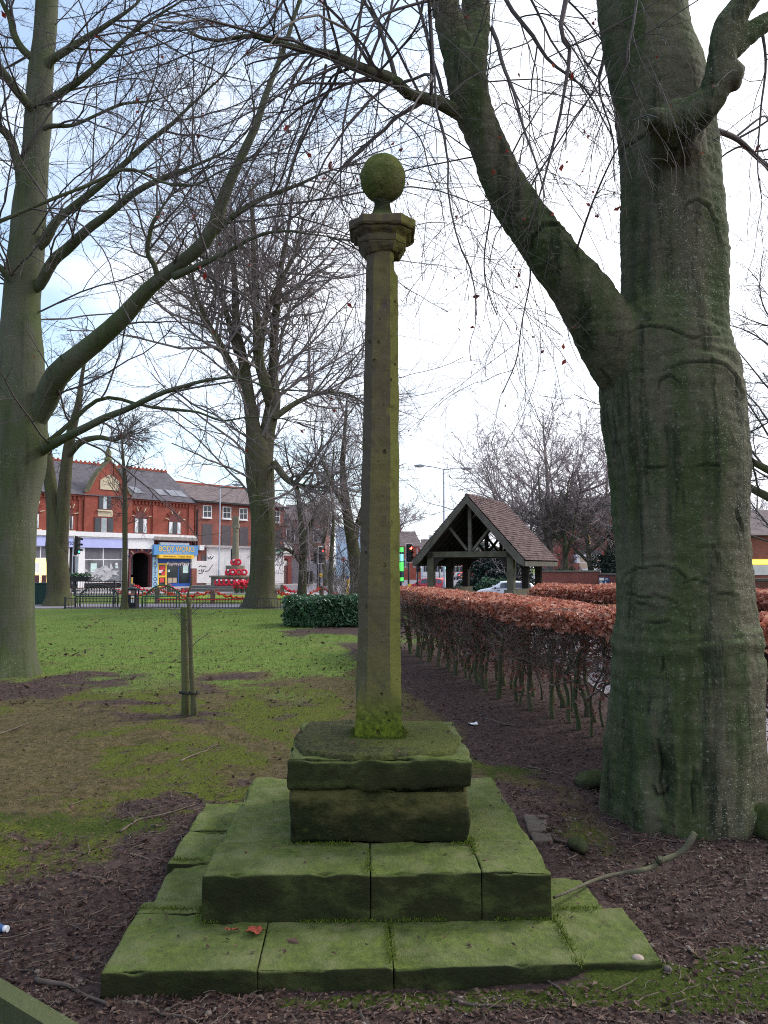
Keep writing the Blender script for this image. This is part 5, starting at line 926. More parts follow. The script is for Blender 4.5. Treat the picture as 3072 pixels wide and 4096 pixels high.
for lb_, c in [('flat grey stone slab sunk in gravel right of the plinth', [(1130, 1765), (1185, 1768), (1180, 1795), (1140, 1798)]), ('smaller flat slab sunk in gravel nearer the viewer', [(1145, 1800), (1190, 1802), (1195, 1822), (1150, 1824)])]:
    q = [gpt(a, b, .0)[:2] for a, b in c]; q = [q[3], q[2], q[1], q[0]]; z = float(np.mean([gz1(*p) for p in q])); o = rblock(q, z-.05, z+.018, r=.012, amp=.008).build('flat_stone', plain('grey_flagstone', lin(92, 84, 76), .9, .25, 9, bump=.4)); tag(o, lb_, 'stone')
def fleaf(label, px, py, z, s, lobes, mat):
    p = at_z(px*DS, py*DS, z); m = MB(); n = 24; V = [p+np.array([0, 0, .008])]; rs2 = np.random.RandomState(int(px))
    for i in range(n): a = 2*PI*i/n; r = s*(.62+.38*abs(math.cos(lobes*a/2))) if lobes else s*(.5+.5*abs(math.cos(a))); V.append(p+np.array([r*math.cos(a)*1.1, r*math.sin(a)*(1 if lobes else .5), .004+.014*rs2.rand()]))
    m.add(V, [(0, 1+i, 1+(i+1) % n) for i in range(n)], 0, True); tag(m.build('fallen_leaf', mat), label, 'leaf')
M_fl = plain('red_fallen_leaf', lin(140, 66, 50), .7, .4, 60)
fleaf('large lobed red leaf on the lowest front slab', 551, 2014, .105, .036, 5, M_fl); fleaf('small oval red leaf left of the lobed one on the lowest slab', 500, 2012, .105, .026, 0, M_fl)
M_wp = plain('white_plastic', lin(225, 228, 232), .4, .05); M_bp = plain('blue_plastic', lin(50, 80, 130), .4, .05)
p = gpt(8, 2006, .02); bo = thing('plastic_bottle', 'small white discarded bottle on the dirt at the left edge', 'bottle', p); m = MB(); m.tube([p+[-.09, .02, 0], p+[-.03, .005, 0], p+[-.012, 0, 0], p], [.022, .022, .018, .012], 12); m.build('body', M_bp, bo); m = MB(); m.tube([p+[.001, 0, 0], p+[.02, -.004, 0]], [.014, .014], 12); m.build('cap', M_wp, bo)
p = gpt(1021, 1564, .012); m = MB(); V = [p+np.array([a*.05, b*.035, .012*random.random()+.01*(a*b)]) for b in (-1, 0, 1) for a in (-1, -.3, .4, 1)]; m.add(V, [(i+j*4, i+1+j*4, i+5+j*4, i+4+j*4) for i in range(3) for j in range(2)]); tag(m.build('paper_scrap', M_wp), 'crumpled scrap of white paper on the ground near the hedge', 'litter')
# knee rail in the near left corner
a = at_y(-150, 3905, 2.25); b = at_y(330, 4200, 1.95); M_krail = bark('grey_rail_timber', lin(84, 82, 62), lin(70, 76, 48), lin(50, 50, 38), lin(110, 108, 92), .8, .5, 2); kr = thing('knee_rail', 'green stained timber knee rail in the near left corner', 'rail', (a[0], a[1], 0)); m = MB(); d = nrm(b-a); m.bar(a-d*.3, b+d*.5, .05, .06); m.build('rail', M_krail, kr)
for q in (a-d*.2, b+d*.4): m = MB(); m.box(q[0]-.04, q[0]+.04, q[1]-.04, q[1]+.04, -.3, q[2]-.036); m.build('post', M_krail, kr)
# ------------------------------------------------------------------ buildings
def text_geo(body, size, ext=.01):
    cu = bpy.data.curves.new('txt', 'FONT'); cu.body = body; cu.size = size; cu.extrude = ext; cu.align_x = 'CENTER'; cu.align_y = 'CENTER'; cu.resolution_u = 3
    o = bpy.data.objects.new('txt', cu); COL.objects.link(o); dg = bpy.context.evaluated_depsgraph_get(); dg.update(); me = bpy.data.meshes.new_from_object(o.evaluated_get(dg))
    V = np.array([v.co[:] for v in me.vertices]); F = [tuple(p.vertices) for p in me.polygons]; bpy.data.objects.remove(o); bpy.data.curves.remove(cu); bpy.data.meshes.remove(me); return V, F
class Facade:
    # local frame: x along the front, -y towards the street in front, z up
    def __init__(s, root, A, ang): s.root, s.A, s.ang = root, np.array(A, float), ang; s.u = np.array([math.cos(ang), math.sin(ang)]); s.n = np.array([math.sin(ang), -math.cos(ang)])
    def p(s, px, py, out=0.):
        r = ray(px, py); a = s.A+s.n*out; nn = s.n; k = ((a-CAM[:2])@nn)/(r[:2]@nn); w = CAM+r*k; return (w[:2]-s.A)@s.u, w[2]-s.z0
    z0 = 0.
    def rect(s, x0, y0, x1, y1, out=0.):
        a = s.p(x0, (y0+y1)/2, out)[0]; b = s.p(x1, (y0+y1)/2, out)[0]; t_ = s.p((x0+x1)/2, y0, out)[1]; u_ = s.p((x0+x1)/2, y1, out)[1]; return a, b, u_, t_
    def box(s, m, x0, y0, x1, y1, o0, o1, mi=0): a, b, c, d = s.rect(x0, y0, x1, y1, o1); m.box(a, b, -o1, -o0, c, d, mi); return a, b, c, d
    def part(s, nm, mat, x0, y0, x1, y1, o0, o1, parent=None): m = MB(); s.box(m, x0, y0, x1, y1, o0, o1); return m.build(nm, mat, parent or s.root, True)
    def text(s, nm, mat, body, x0, y0, x1, y1, out, parent=None, rot=False):
        a, b, c, d = s.rect(x0, y0, x1, y1, out); V, F = text_geo(body, 1.); w = V[:, 0].max()-V[:, 0].min(); h = V[:, 1].max()-V[:, 1].min(); cx, cy = (V[:, 0].max()+V[:, 0].min())/2, (V[:, 1].max()+V[:, 1].min())/2
        W_, H_ = (b-a), (d-c); m = MB(); m.add(np.column_stack([(V[:, 0]-cx)/w*W_+(a+b)/2, -out-V[:, 2], (V[:, 1]-cy)/h*H_+(c+d)/2]), F); return m.build(nm, mat, parent or s.root, True)
Z1 = lambda a, b: (a/2.074, 1750+b/2.074)
M_red = brick('bright_red_brick', lin(156, 80, 66), lin(134, 66, 55), lin(140, 102, 92), 1, .5); M_brn = brick('sooty_brown_brick', lin(150, 88, 76), lin(126, 74, 66), lin(128, 110, 102), 1, .5)
M_slate = plain('blue_grey_slate', lin(84, 80, 87), .8, .3, 2.5); M_slateb = plain('brown_grey_slate', lin(104, 92, 92), .85, .3, 2.5); M_cream = plain('cream_stone_dressing', lin(196, 182, 158), .85, .2, 4); M_wpaint = plain('white_paint', lin(228, 226, 228), .5, .06); M_wold = plain('flaking_white_paint', lin(216, 212, 212), .7, .12, 1.2)
M_terra = plain('terracotta', lin(150, 74, 58), .85, .2, 4); M_wood = plain('maroon_window_paint', lin(104, 58, 58), .6, .15); M_gl = glassy('dark_window_glass', (.02, .025, .03)); M_gls = glassy('shop_glass', (.10, .10, .11)); M_glp = glassy('pale_window_glass', (.28, .32, .34))
M_lil = plain('lilac_sign_panel', lin(178, 184, 232), .5, .08, 1); M_blue = plain('blue_shop_paint', lin(44, 86, 168), .5, .12); M_sblue = plain('blue_sign_panel', lin(92, 146, 196), .5, .1); M_yel = plain('yellow_paint', lin(236, 190, 60), .5, .08); M_gold = plain('gold_letter', lin(232, 186, 70), .5, .1)
M_dk = plain('dark_interior', lin(34, 32, 36), .9, .2); M_grey = plain('grey_board', lin(104, 102, 110), .8, .15); M_bshut = plain('grey_window_board', lin(86, 80, 84), .8, .15); M_poster = plain('red_poster', lin(206, 70, 72), .6, .15); M_pale2 = plain('pale_poster', lin(198, 222, 220), .6, .1); M_tatb = plain('pale_blue_pilaster', lin(150, 184, 206), .6, .15); M_navy = plain('navy_letter', lin(36, 58, 96), .6, .1); M_ygl = lit('warm_lit_shop_interior', (1, .78, .30), .75); M_chair = plain('beige_chair', lin(176, 160, 140), .7, .1); M_black = plain('black_metal', lin(38, 36, 40), .5, .15); M_pig = plain('faint_grey_letter', lin(120, 112, 120), .7, .1); M_bunt = plain('bunting_cloth', lin(222, 196, 206), .8, .2, 9)
A = np.array([Xat(150, 56), 56.]); Bp = np.array([Xat(775, 66.6), 66.6]); ang = math.atan2(*(Bp-A)[::-1])
shop = thing('shop_terrace', 'red brick shop terrace with a central gable, lilac signs and a blue tattoo shop', 'shop building', (A[0], A[1], 0), ang)
f = Facade(shop, A, ang); PT = dict(parent=shop, local=True)
s1 = f.p(775, 2200)[0]; s0 = -9.0; ze = f.p(460, 1990)[1]; zg = -.3
x_, zc_ = f.p(460, 2132)
m = MB(); m.box(s0, s1, 0, 9, zc_, ze); m.box(s0, f.p(515, 2300)[0], .25, 9, zg, zc_); m.box(f.p(608, 2300)[0], s1, .25, 9, zg, zc_); m.box(f.p(512, 2300)[0], f.p(610, 2300)[0], 4, 9, zg, zc_); m.box(f.p(512, 2300)[0], f.p(610, 2300)[0], 0.1, 4, f.p(560, 2212)[1], zc_); m.build('wall', M_red, **PT)
# roof with a hipped right end
rz = f.p(668, 1890, -4.5)[1]; rx = f.p(668, 1890, -4.5)[0]
m = MB(); m.add([(s0, -.35, ze), (s1+.1, -.35, ze), (s1+.1, 9.3, ze), (s0, 9.3, ze), (s0, 4.5, rz), (rx, 4.5, rz)], [(0, 1, 5, 4), (1, 2, 5), (2, 3, 4, 5), (0, 4, 3), (3, 2, 1, 0)]); rf = m.build('roof', M_slate, **PT)
m = MB()
for k in range(60): x0 = s0+(rx-s0)*k/60; m.box(x0, x0+(rx-s0)/60*.9, 4.42, 4.58, rz-.03, rz+.10); m.prism([(x0+.1, rz+.1), (x0+.35, rz+.1), (x0+.22, rz+.26)], lambda p: (p[0], 4.46, p[1]), lambda p: (p[0], 4.54, p[1]))
m.build('ridge_tiles', M_terra, rf, True)
tv = (rz-ze)/4.85
for a, b in [(1130, 465), (1335, 482), (1430, 487), (1500, 493)]:
    px, py = Z1(a, b); x0, z0_ = f.p(px, py, -.9); yy = .9; m = MB(); e = np.array([0, .9, .9*tv]); c0 = np.array([x0-.45, yy-.45, ze+(yy-.45+.35)*tv+.06]); m.add([c0, c0+[.8, 0, 0], c0+[.8, 0, 0]+e, c0+e], [(0, 1, 2, 3)]); m.build('skylight', M_gls, rf, True)
# cornice and fascias
m = MB(); m.box(s0, s1, -.42, .0, f.p(460, 2150)[1], f.p(460, 2132)[1]); m.box(s0, s1, -.30, -.0, f.p(460, 2156)[1], f.p(460, 2150)[1]-.004); m.build('cornice', M_wpaint, **PT)
m = MB()
for k in range(70): x0 = s0+(s1-s0)*k/70; m.box(x0, x0+(s1-s0)/140, -.14, 0, ze-.38, ze-.13)
m.box(s0, s1, -.2, 0, ze-.126, ze-.01); m.build('dentil_course', M_red, **PT)
def ZP(nm, mat, a, b, c, d, o0, o1, parent=None): x0, y0 = Z1(a, b); x1, y1 = Z1(c, d); return f.part(nm, mat, x0, y0, x1, y1, o0, o1, parent)
fs = ZP('fascia_sign', M_lil, 250, 815, 412, 898, 0, .30); fs2 = ZP('fascia_sign', M_lil, 560, 838, 1062, 914, 0, .30)
x0, y0 = Z1(556, 862); x1, y1 = Z1(626, 892); f.text('lettering', M_navy, 'arson', x0, y0, x1, y1, .302, fs2)
ZP('white_panel', M_wpaint, 1064, 842, 1278, 924, 0, .26)
ZP('grey_cornice', plain('grey_stone_cornice', lin(150, 142, 136), .85, .25, 4), 1288, 826, 1640, 852, 0, .5); ZP('white_panel', M_wpaint, 1330, 872, 1570, 892, 0, .22)
bw = ZP('fascia_sign', M_sblue, 1276, 892, 1642, 976, .05, .45); bw['label'] = 'blue fascia sign with gold lettering'
x0, y0 = Z1(1322, 902); x1, y1 = Z1(1612, 947); f.text('lettering', M_gold, 'BODY WORKS', x0, y0, x1, y1, .455, bw); x0, y0 = Z1(1362, 953); x1, y1 = Z1(1566, 970); f.text('lettering', plain('pale_letter', lin(190, 200, 224), .6, .1), 'TATTOO & PIERCING STUDIO', x0, y0, x1, y1, .455, bw)
yb = ZP('awning_sign', M_yel, 1322, 972, 1610, 1003, .05, .62); yb['label'] = 'long yellow sign box with faint script'
for (a, c_, tx) in ((1358, 1458, 'Nuevo Body Art'), (1484, 1592, 'Nail Bar')): x0, y0 = Z1(a, 980); x1, y1 = Z1(c_, 995); f.text('lettering', plain('brown_letter', lin(150, 110, 40), .6), tx, x0, y0, x1, y1, .624, yb)
# tattoo shop front
sf = ZP('shopfront', M_blue, 1312, 1006, 1586, 1242, -.2, .02)
ZP('shop_window', M_gl, 1388, 1030, 1476, 1208, .021, .035); ZP('shop_window', M_gl, 1486, 1030, 1574, 1208, .021, .035)
dr = ZP('door', M_yel, 1310, 1044, 1384, 1240, .021, .07)
d1 = ZP('pane', M_gl, 1320, 1056, 1372, 1144, .071, .078, dr); ZP('pane', M_gl, 1320, 1160, 1372, 1226, .071, .078, dr)
for a, b, c_, d_, mt in [(1324, 1066, 1368, 1100, M_poster), (1318, 1098, 1352, 1124, M_wpaint), (1340, 1110, 1370, 1142, M_poster), (1326, 1164, 1362, 1202, M_poster)]: ZP('poster', mt, a, b, c_, d_, .079, .083+.002*(a % 3), dr)
for a in (1392, 1432): ZP('salon_chair', M_chair, a, 1164, a+34, 1206, .036, .06)
ZP('poster', M_pale2, 1518, 1056, 1562, 1124, .036, .044); ZP('poster', M_pale2, 1392, 1096, 1410, 1116, .036, .044)
for k in range(11):
    a = 1392+k*17.2; x0, y0 = Z1(a, 1036+10*abs(math.sin(k*.9))); xa, za = f.p(x0, y0, .05); m = MB(); m.prism([(xa-.11, za), (xa+.11, za), (xa, za-.26)], lambda p: (p[0], -.05, p[1]), lambda p: (p[0], -.056, p[1])); m.build('bunting_flag', M_bunt if k % 2 else M_wpaint, **PT)
tp_ = ZP('pilaster', M_tatb, 1266, 978, 1310, 1246, -.0, .22)
for k, ch in enumerate('TATTOO'): x0, y0 = Z1(1274, 984+k*43); x1, y1 = Z1(1300, 984+k*43+35); f.text('lettering', M_navy, ch, x0, y0, x1, y1, .224, tp_)
ZP('pilaster', M_wold, 1590, 978, 1632, 1086, -.0, .2); ZP('pilaster', M_brn, 1590, 1088, 1632, 1240, -.0, .18)
# arch passage
xa0, _ = f.p(Z1(1065, 1100)[0], Z1(0, 1100)[1]); xa1, _ = f.p(Z1(1250, 1100)[0], Z1(0, 1100)[1]); zt_ = f.p(Z1(1160, 0)[0], Z1(0, 930)[1])[1]; zsp = f.p(Z1(1160, 0)[0], Z1(0, 1010)[1])[1]; zap = f.p(Z1(1160, 0)[0], Z1(0, 952)[1])[1]
cx_ = (xa0+xa1)/2; hw = (xa1-xa0)/2-.12; m = MB(); arc = [(cx_+hw*math.cos(a), zsp+(zap-zsp)*math.sin(a)) for a in np.linspace(0, PI, 17)]
m.prism([(xa0-.02, zt_), (xa0-.02, zsp-2.4), (cx_-hw, zsp-2.4)]+arc[::-1]+[(cx_+hw, zsp-2.4), (xa1+.05, zsp-2.4), (xa1+.05, zt_)], lambda p: (p[0], -.15, p[1]), lambda p: (p[0], .2, p[1])); ap = m.build('archway', plain('maroon_arch_brick', lin(104, 58, 60), .85, .2), **PT)
for k, a in enumerate(np.linspace(.3, PI-.3, 7)):
    m = MB(); c = np.array([cx_+(hw+.22)*math.cos(a), zsp+(zap-zsp+.22)*math.sin(a)]); m.bar((c[0]-.10*math.cos(a), -.17, c[1]-.10*math.sin(a)), (c[0]+.14*math.cos(a), -.17, c[1]+.14*math.sin(a)), .04, .2, up=(0, 1, 0)); m.build('voussoir', M_cream if k % 2 else M_navy, ap, True)
m = MB(); m.box(xa0, xa1, 3.9, 4.0-.01, -.2, zt_); m.box(f.p(608, 2300)[0]-.06, f.p(608, 2300)[0]-.004, .26, 3.89, -.2, zt_); m.box(f.p(515, 2300)[0]+.004, f.p(515, 2300)[0]+.06, .26, 3.89, -.2, zt_); m.build('passage_shade_panels', M_dk, **PT); m = MB(); m.box(xa0, cx_+.2, 1.2, 1.26, zsp-1.2, zap); m.build('passage_gate', M_grey, **PT)  # dark panels added over the brick so the passage reads as shaded
# big shop windows
def shopwin(a, b, c_, d_, cols, trans, inter=None, lab=None):
    w = ZP('shop_window', M_wpaint, a, b, c_, d_, -.05, .06)
    for i in range(cols):
        u0 = a+(c_-a)*i/cols+5; u1 = a+(c_-a)*(i+1)/cols-5
        ZP('pane', M_grey, u0, b+5, u1, trans-4, .061, .07, w); ZP('pane', inter or M_gls, u0, trans+4, u1, d_-5, .061, .07, w)
    return w
w1 = shopwin(180, 900, 416, 1216, 3, 1000, M_ygl); w1['label'] = 'shop window lit warm yellow'
for a in (288, 345): ZP('office_chair', plain('dark_red_chair', lin(70, 40, 48), .7), a, 1142, a+38, 1216, .071, .09, w1)
ZP('poster', M_wpaint, 282, 1040, 326, 1118, .071, .08, w1)
w2 = shopwin(700, 912, 1014, 1206, 2, 1012); ZP('poster', M_pale2, 752, 1044, 802, 1120, .071, .08, w2); ZP('poster', M_pale2, 958, 1068, 980, 1084, .071, .08, w2); ZP('poster', M_wpaint, 958, 1040, 976, 1062, .071, .08, w2)
rs = np.random.RandomState(8); m = MB()
for k in range(46): x0, y0 = Z1(706+rs.rand()*250, 1090+rs.rand()*105); xa, za = f.p(x0, y0, .08); q = [(xa+.30*rs.randn(), za+.22*rs.randn()) for _ in range(3)]; yy = -.074-.0006*k; m.add([(p[0], yy, max(.5, p[1])) for p in q], [(0, 1, 2)])
m.build('crumpled_dust_sheet', plain('grey_plastic_sheet', lin(176, 176, 180), .5, .3, 2), w2, True)
ZP('stall_riser', M_dk, 180, 1218, 1060, 1246, -.05, .05)
for a, b in ((650, 702), (1014, 1062), (552, 574)): ZP('pilaster', M_wpaint, a, 912, b, 1246, -.05, .16)
ZP('shop_door', plain('pale_blue_door', lin(150, 164, 176), .5), 596, 914, 640, 1236, -.05, .03); ZP('doorway', M_dk, 576, 914, 596, 1236, -.05, .02)
# arched upper windows
def archwin(a, b, c_, d_, top):   # px box of the opening, 'top' = crown of the arch
    x0, y0 = Z1(a, (b+d_)/2); x1, y1 = Z1(c_, (b+d_)/2); sa, sb_ = f.p(x0, y0)[0], f.p(x1, y1)[0]; mid = (Z1(a, 0)[0]+Z1(c_, 0)[0])/2; zb_, zs_, zt2 = f.p(mid, Z1(0, d_)[1])[1], f.p(mid, Z1(0, b)[1])[1], f.p(mid, Z1(0, top)[1])[1]
    cx = (sa+sb_)/2; h = (sb_-sa)/2; arcp = [(cx+h*math.cos(t_), zs_+(zt2-zs_)*math.sin(t_)) for t_ in np.linspace(0, PI, 13)]
    m = MB(); m.prism([(sa, zb_), (sb_, zb_)]+arcp, lambda p: (p[0], -.03, p[1]), lambda p: (p[0], .0, p[1])); w = m.build('window', M_wood, shop, True)
    for i in range(3): u0 = sa+(sb_-sa)*(i+.09)/3; u1 = sa+(sb_-sa)*(i+.91)/3; m = MB(); m.box(u0, u1, -.045, -.031, zb_+.08, zs_-.02); m.build('pane', M_glp if i != 1 else M_gl, w, True)
    for i in (0, 1): u0 = sa+(sb_-sa)*(.06+.62*i); m = MB(); m.prism([(u0, zs_-.05), (u0+(sb_-sa)*.26, zs_-.05), (u0+(sb_-sa)*(.02 if not i else .24), zb_+.2), (u0+(sb_-sa)*(.0 if not i else .26), zb_+.2)], lambda p: (p[0], -.047, p[1]), lambda p: (p[0], -.052, p[1])); m.build('curtain', M_wpaint, w, True)
    m = MB(); m.box(sa-.15, sb_+.15, -.16, 0, zb_-.16, zb_-.004); m.build('sill', M_cream, w, True)
    for k, t_ in enumerate(np.linspace(.25, PI-.25, 7)):
        if k % 2 == 0 or True:
            m = MB(); c = np.array([cx+(h+.2)*math.cos(t_), zs_+(zt2-zs_+.2)*math.sin(t_)]); dd = np.array([math.cos(t_), math.sin(t_)]); m.bar((c[0]-dd[0]*.16, -.035, c[1]-dd[1]*.16), (c[0]+dd[0]*.16, -.035, c[1]+dd[1]*.16), .05, .20, up=(0, 1, 0)); m.build('voussoir', M_cream if k % 2 == 0 else M_red, w, True)
archwin(1112, 672, 1218, 798, 612); archwin(1396, 700, 1500, 806, 636); archwin(566, 650, 604, 770, 580); archwin(250, 630, 322, 758, 560)
# gable
x0 = f.p(Z1(690, 0)[0], 2000)[0]; x1 = f.p(Z1(1085, 0)[0], 2000)[0]; gx_ = f.p(Z1(890, 0)[0], 1900)[0]; zs1 = f.p(430, Z1(0, 470)[1])[1]; zs2 = f.p(430, Z1(0, 300)[1])[1]; zap2 = f.p(430, Z1(0, 205)[1])[1]; hwg = (x1-x0)/2; gx_ = (x0+x1)/2
pl = [(gx_-hwg, zc_+.03), (gx_+hwg, zc_+.03), (gx_+hwg, zs1), (gx_+hwg*.86, zs1+.1), (gx_+hwg*.60, zs2-.45), (gx_+hwg*.46, zs2), (gx_+.32, zap2-.2), (gx_, zap2+.15), (gx_-.32, zap2-.2), (gx_-hwg*.46, zs2), (gx_-hwg*.60, zs2-.45), (gx_-hwg*.86, zs1+.1), (gx_-hwg, zs1)]
m = MB(); m.prism(pl, lambda p: (p[0], -.22, p[1]), lambda p: (p[0], .4, p[1])); gb = m.build('gable', M_red, **PT)
m = MB(); cop = pl[2:]; 
for i in range(len(cop)-1): m.bar((cop[i][0], .06, cop[i][1]+.03), (cop[i+1][0], .06, cop[i+1][1]+.03), .66, .10, up=(0, 1, 0)) if False else m.bar((cop[i][0], .06, cop[i][1]+.03), (cop[i+1][0], .06, cop[i+1][1]+.03), .68, .09)
m.build('coping', plain('mossy_coping', lin(112, 104, 80), .9, .3, 3), gb, True)
m = MB(); m.lathe([(.26, 0), (.30, .1), (.18, .25), (.24, .5), (.20, .75), (.0, 1.15)], (gx_, .05, zap2+.1), 10); m.build('finial', plain('mossy_finial', lin(110, 112, 72), .9, .3, 3), gb, True)
m = MB(); m.box(gx_-.8, gx_+.8, -.27, -.221, zs2-1.25, zs2-.55); m.prism([(gx_-.8, zs2-.546), (gx_+.8, zs2-.546), (gx_, zs2-.05)], lambda p: (p[0], -.27, p[1]), lambda p: (p[0], -.221, p[1])); m.build('stone_panel', M_cream, gb, True)
for a, b, c_, d_ in ((820, 478, 925, 598), (784, 662, 942, 790)):
    w = ZP('window', M_wood, a, b, c_, d_, .221, .27, gb); n = 3
    for i in range(n): ZP('pane', M_glp if (i+a) % 2 else M_gl, a+(c_-a)*(i+.08)/n, b+6, a+(c_-a)*(i+.92)/n, d_-6, .271, .28, w)
    ZP('sill', M_cream, a-6, d_+2, c_+6, d_+14, .221, .36, gb)
ZP('stone_panel', M_cream, 812, 606, 936, 656, .222, .24, gb)
for a in (652, 1022, 1268, 1566): ZP('brick_pilaster', M_red, a, 560 if a > 1000 else 480, a+34, 776+(a-652)*.045, .0, .10)
# neighbouring old brick shop behind white hoarding
Z2 = lambda a, b: (600+a/1.952, 1750+b/1.952)
A2 = Bp+.15*(Bp-A)/np.linalg.norm(Bp-A); old = thing('boarded_shop', 'sooty three storey brick shop with white painted boarded ground floor', 'shop building', (A2[0], A2[1], 0), ang); f = Facade(old, A2, ang); PT = dict(parent=old, local=True); ZPn = Z1; Z1 = Z2; shop = old
s1 = f.p(1136, 2150)[0]; ze = f.p(900, 2012)[1]; m = MB(); m.box(0.02, s1, 0, 9, -.3, ze); m.build('wall', M_brn, **PT)
rz = f.p(900, 1948, -4.5)[1]; m = MB(); m.add([(-.1, -.3, ze), (s1+.2, -.3, ze), (s1+.2, 9.3, ze), (-.1, 9.3, ze), (-.1, 4.5, rz), (s1+.2, 4.5, rz)], [(0, 1, 5, 4), (2, 3, 4, 5), (0, 4, 3), (1, 2, 5), (3, 2, 1, 0)]); rf = m.build('roof', M_slateb, **PT)
m = MB(); m.box(-.1, s1+.2, 4.4, 4.6, rz-.04, rz+.12); m.build('ridge_tiles', M_terra, rf, True); m = MB(); m.box(-.2, s1+.2, -.42, -.301, ze-.12, ze+.02); m.build('gutter', M_black, **PT)
def ZP(nm, mat, a, b, c, d, o0, o1, parent=None): x0, y0 = Z1(a, b); x1, y1 = Z1(c, d); return f.part(nm, mat, x0, y0, x1, y1, o0, o1, parent)
for a, b, c_, d_ in ((414, 530, 482, 624), (568, 540, 634, 632), (698, 552, 762, 640), (844, 560, 904, 648), (966, 572, 1016, 660)):
    w = ZP('window', M_wpaint, a, b, c_, d_, -.02, .05); ZP('lintel', M_terra, a-6, b-16, c_+6, b-2, 0, .04, w); ZP('sill', M_wpaint, a-4, d_+1, c_+4, d_+9, 0, .16, w)
    for i in (0, 1):
        for j in (0, 1): ZP('pane', M_gl, a+6+(c_-a-8)*i/2, b+6+(d_-b-8)*j/2, a+(c_-a-6)*(i+1)/2+1, b+(d_-b-6)*(j+1)/2+1, .051, .058, w)
for a, b, c_, d_ in ((408, 676, 486, 838), (560, 688, 632, 850), (700, 700, 764, 858), (846, 712, 906, 862), (960, 722, 1016, 864)): w = ZP('boarded_window', M_bshut, a, b, c_, d_, -.02, .03); ZP('sill', M_wpaint, a-4, d_+2, c_+4, d_+12, 0, .16, w)
hd = ZP('hoarding', M_wold, 444, 862, 1046, 1146, .0, .12); ZP('hoarding', M_wold, 362, 964, 520, 1136, .0, .16)
for k in range(8): ZP('hoarding_board', plain('white_board_%s' % 'abcdefgh'[k], lin(206+5*(k % 3)*2, 204+4*(k % 4)*2, 204+8*(k % 3)), .7, .1, 2) if False else M_wold, 524+k*62, 880+12*(k % 3), 582+k*62, 1144-20*(k % 2), .121, .135+.01*(k % 2), hd)
ZP('shop_cornice', plain('grey_cornice_paint', lin(176, 166, 166), .8), 440, 848, 1046, 864, 0, .35)
ZP('boarded_opening', M_bshut, 404, 920, 444, 964, .0, .03); gr = ZP('poster', M_wpaint, 448, 920, 508, 962, .121, .14)
# scrawled marks on the hoarding
m = MB(); rs = np.random.RandomState(4)
for (pts) in ([(384, 1008), (398, 1000), (410, 1010), (425, 1002), (440, 1012)], [(378, 1042), (392, 1038)], [(402, 1026), (404, 1050), (418, 1046), (424, 1026), (412, 1040)], [(432, 1046), (458, 1040), (490, 994)], [(380, 1062), (412, 1058)], [(452, 930), (462, 950), (474, 926), (480, 950), (496, 930)]):
    P = []
    for a, b in pts: s_, z_ = f.p(*Z1(a, b), .17); P.append((s_, -.166, z_))
    m.tube(np.array(P), .03, 5)
m.build('scrawled_paint', M_black, hd, True)
pr = ZP('price_list', M_wpaint, 974, 866, 1042, 1060, .136, .17); pr['label'] = 'tall white price board with a green header'
ZP('header', plain('green_header', lin(120, 214, 160), .5), 978, 868, 1040, 898, .171, .176, pr)
for tx, a, b, c_, d_ in (('£17', 992, 920, 1026, 936), ('£34.95', 980, 988, 1036, 1002)): x0, y0 = Z1(a, b); x1, y1 = Z1(c_, d_); f.text('lettering', M_pig, tx, x0, y0, x1, y1, .172, pr)
ZP('blue_poster', M_navy, 956, 916, 974, 976, .136, .15)
ZP('wall_lamp', M_wpaint, 388, 842, 424, 880, .05, .4)
ZP('drainpipe', M_black, 366, 560, 374, 1140, .0, .1)
# brick gateway beside it
gwy = thing('brick_gateway', 'dark red brick gateway with a closed door beside the white hoarding', 'gateway', (A2[0], A2[1], 0), ang); shop = gwy; f2 = Facade(gwy, A2, ang); f = f2; M_dred = brick('dark_red_brick', lin(136, 70, 66), lin(118, 60, 58), lin(120, 84, 78), 1, .3)
ZP('white_board', M_wold, 1044, 818, 1110, 922, -.2, .05); ZP('lintel', M_dred, 1040, 924, 1106, 944, -.3, .1); ZP('pier', M_dred, 1076, 946, 1106, 1150, -.3, .1); ZP('door', plain('brown_door', lin(110, 84, 82), .7), 1042, 1006, 1074, 1150, -.2, .0); ZP('fanlight', M_wold, 1042, 962, 1074, 1000, -.2, .01)
# palisade fence and yard beyond
def fence_run(name, label, P0, P1, h, sp, mat, bw=.07, group=None, rails=(.25, .85), posts=2.7, top=.12):
    P0, P1 = np.array(P0, float), np.array(P1, float); L = np.linalg.norm(P1-P0); d = (P1-P0)/L; root = thing(name, label, 'fence', (P0[0], P0[1], gz1(*P0)), 0, group); m = MB(); n = int(L/sp)
    for i in range(n): p = P0+d*(i+.5)*sp; z = gz1(*p); m.bar((p[0], p[1], z+.03), (p[0], p[1], z+h), bw, .02, up=(d[0], d[1], 0)); m.add([(p[0]-d[0]*bw/2, p[1]-d[1]*bw/2, z+h), (p[0]+d[0]*bw/2, p[1]+d[1]*bw/2, z+h), (p[0], p[1], z+h+top)], [(0, 1, 2)])
    for r in rails: m.bar((P0[0], P0[1]+.02, gz1(*P0)+h*r), (P1[0], P1[1]+.02, gz1(*P1)+h*r), .02, .022)
    m.build('rail_panel', mat, root); k = int(L/posts)+1
    for i in range(k+1): p = P0+d*min(L, i*posts); z = gz1(*p); m = MB(); m.box(p[0]-.03, p[0]+.03, p[1]+.035, p[1]+.095, z-.2, z+h+.03); m.build('post', mat, root)
    return root
M_galv = plain('galvanised_steel', lin(146, 146, 156), .5, .12, 2, .4); M_rail = plain('black_railing_paint', lin(58, 56, 62), .5, .1)
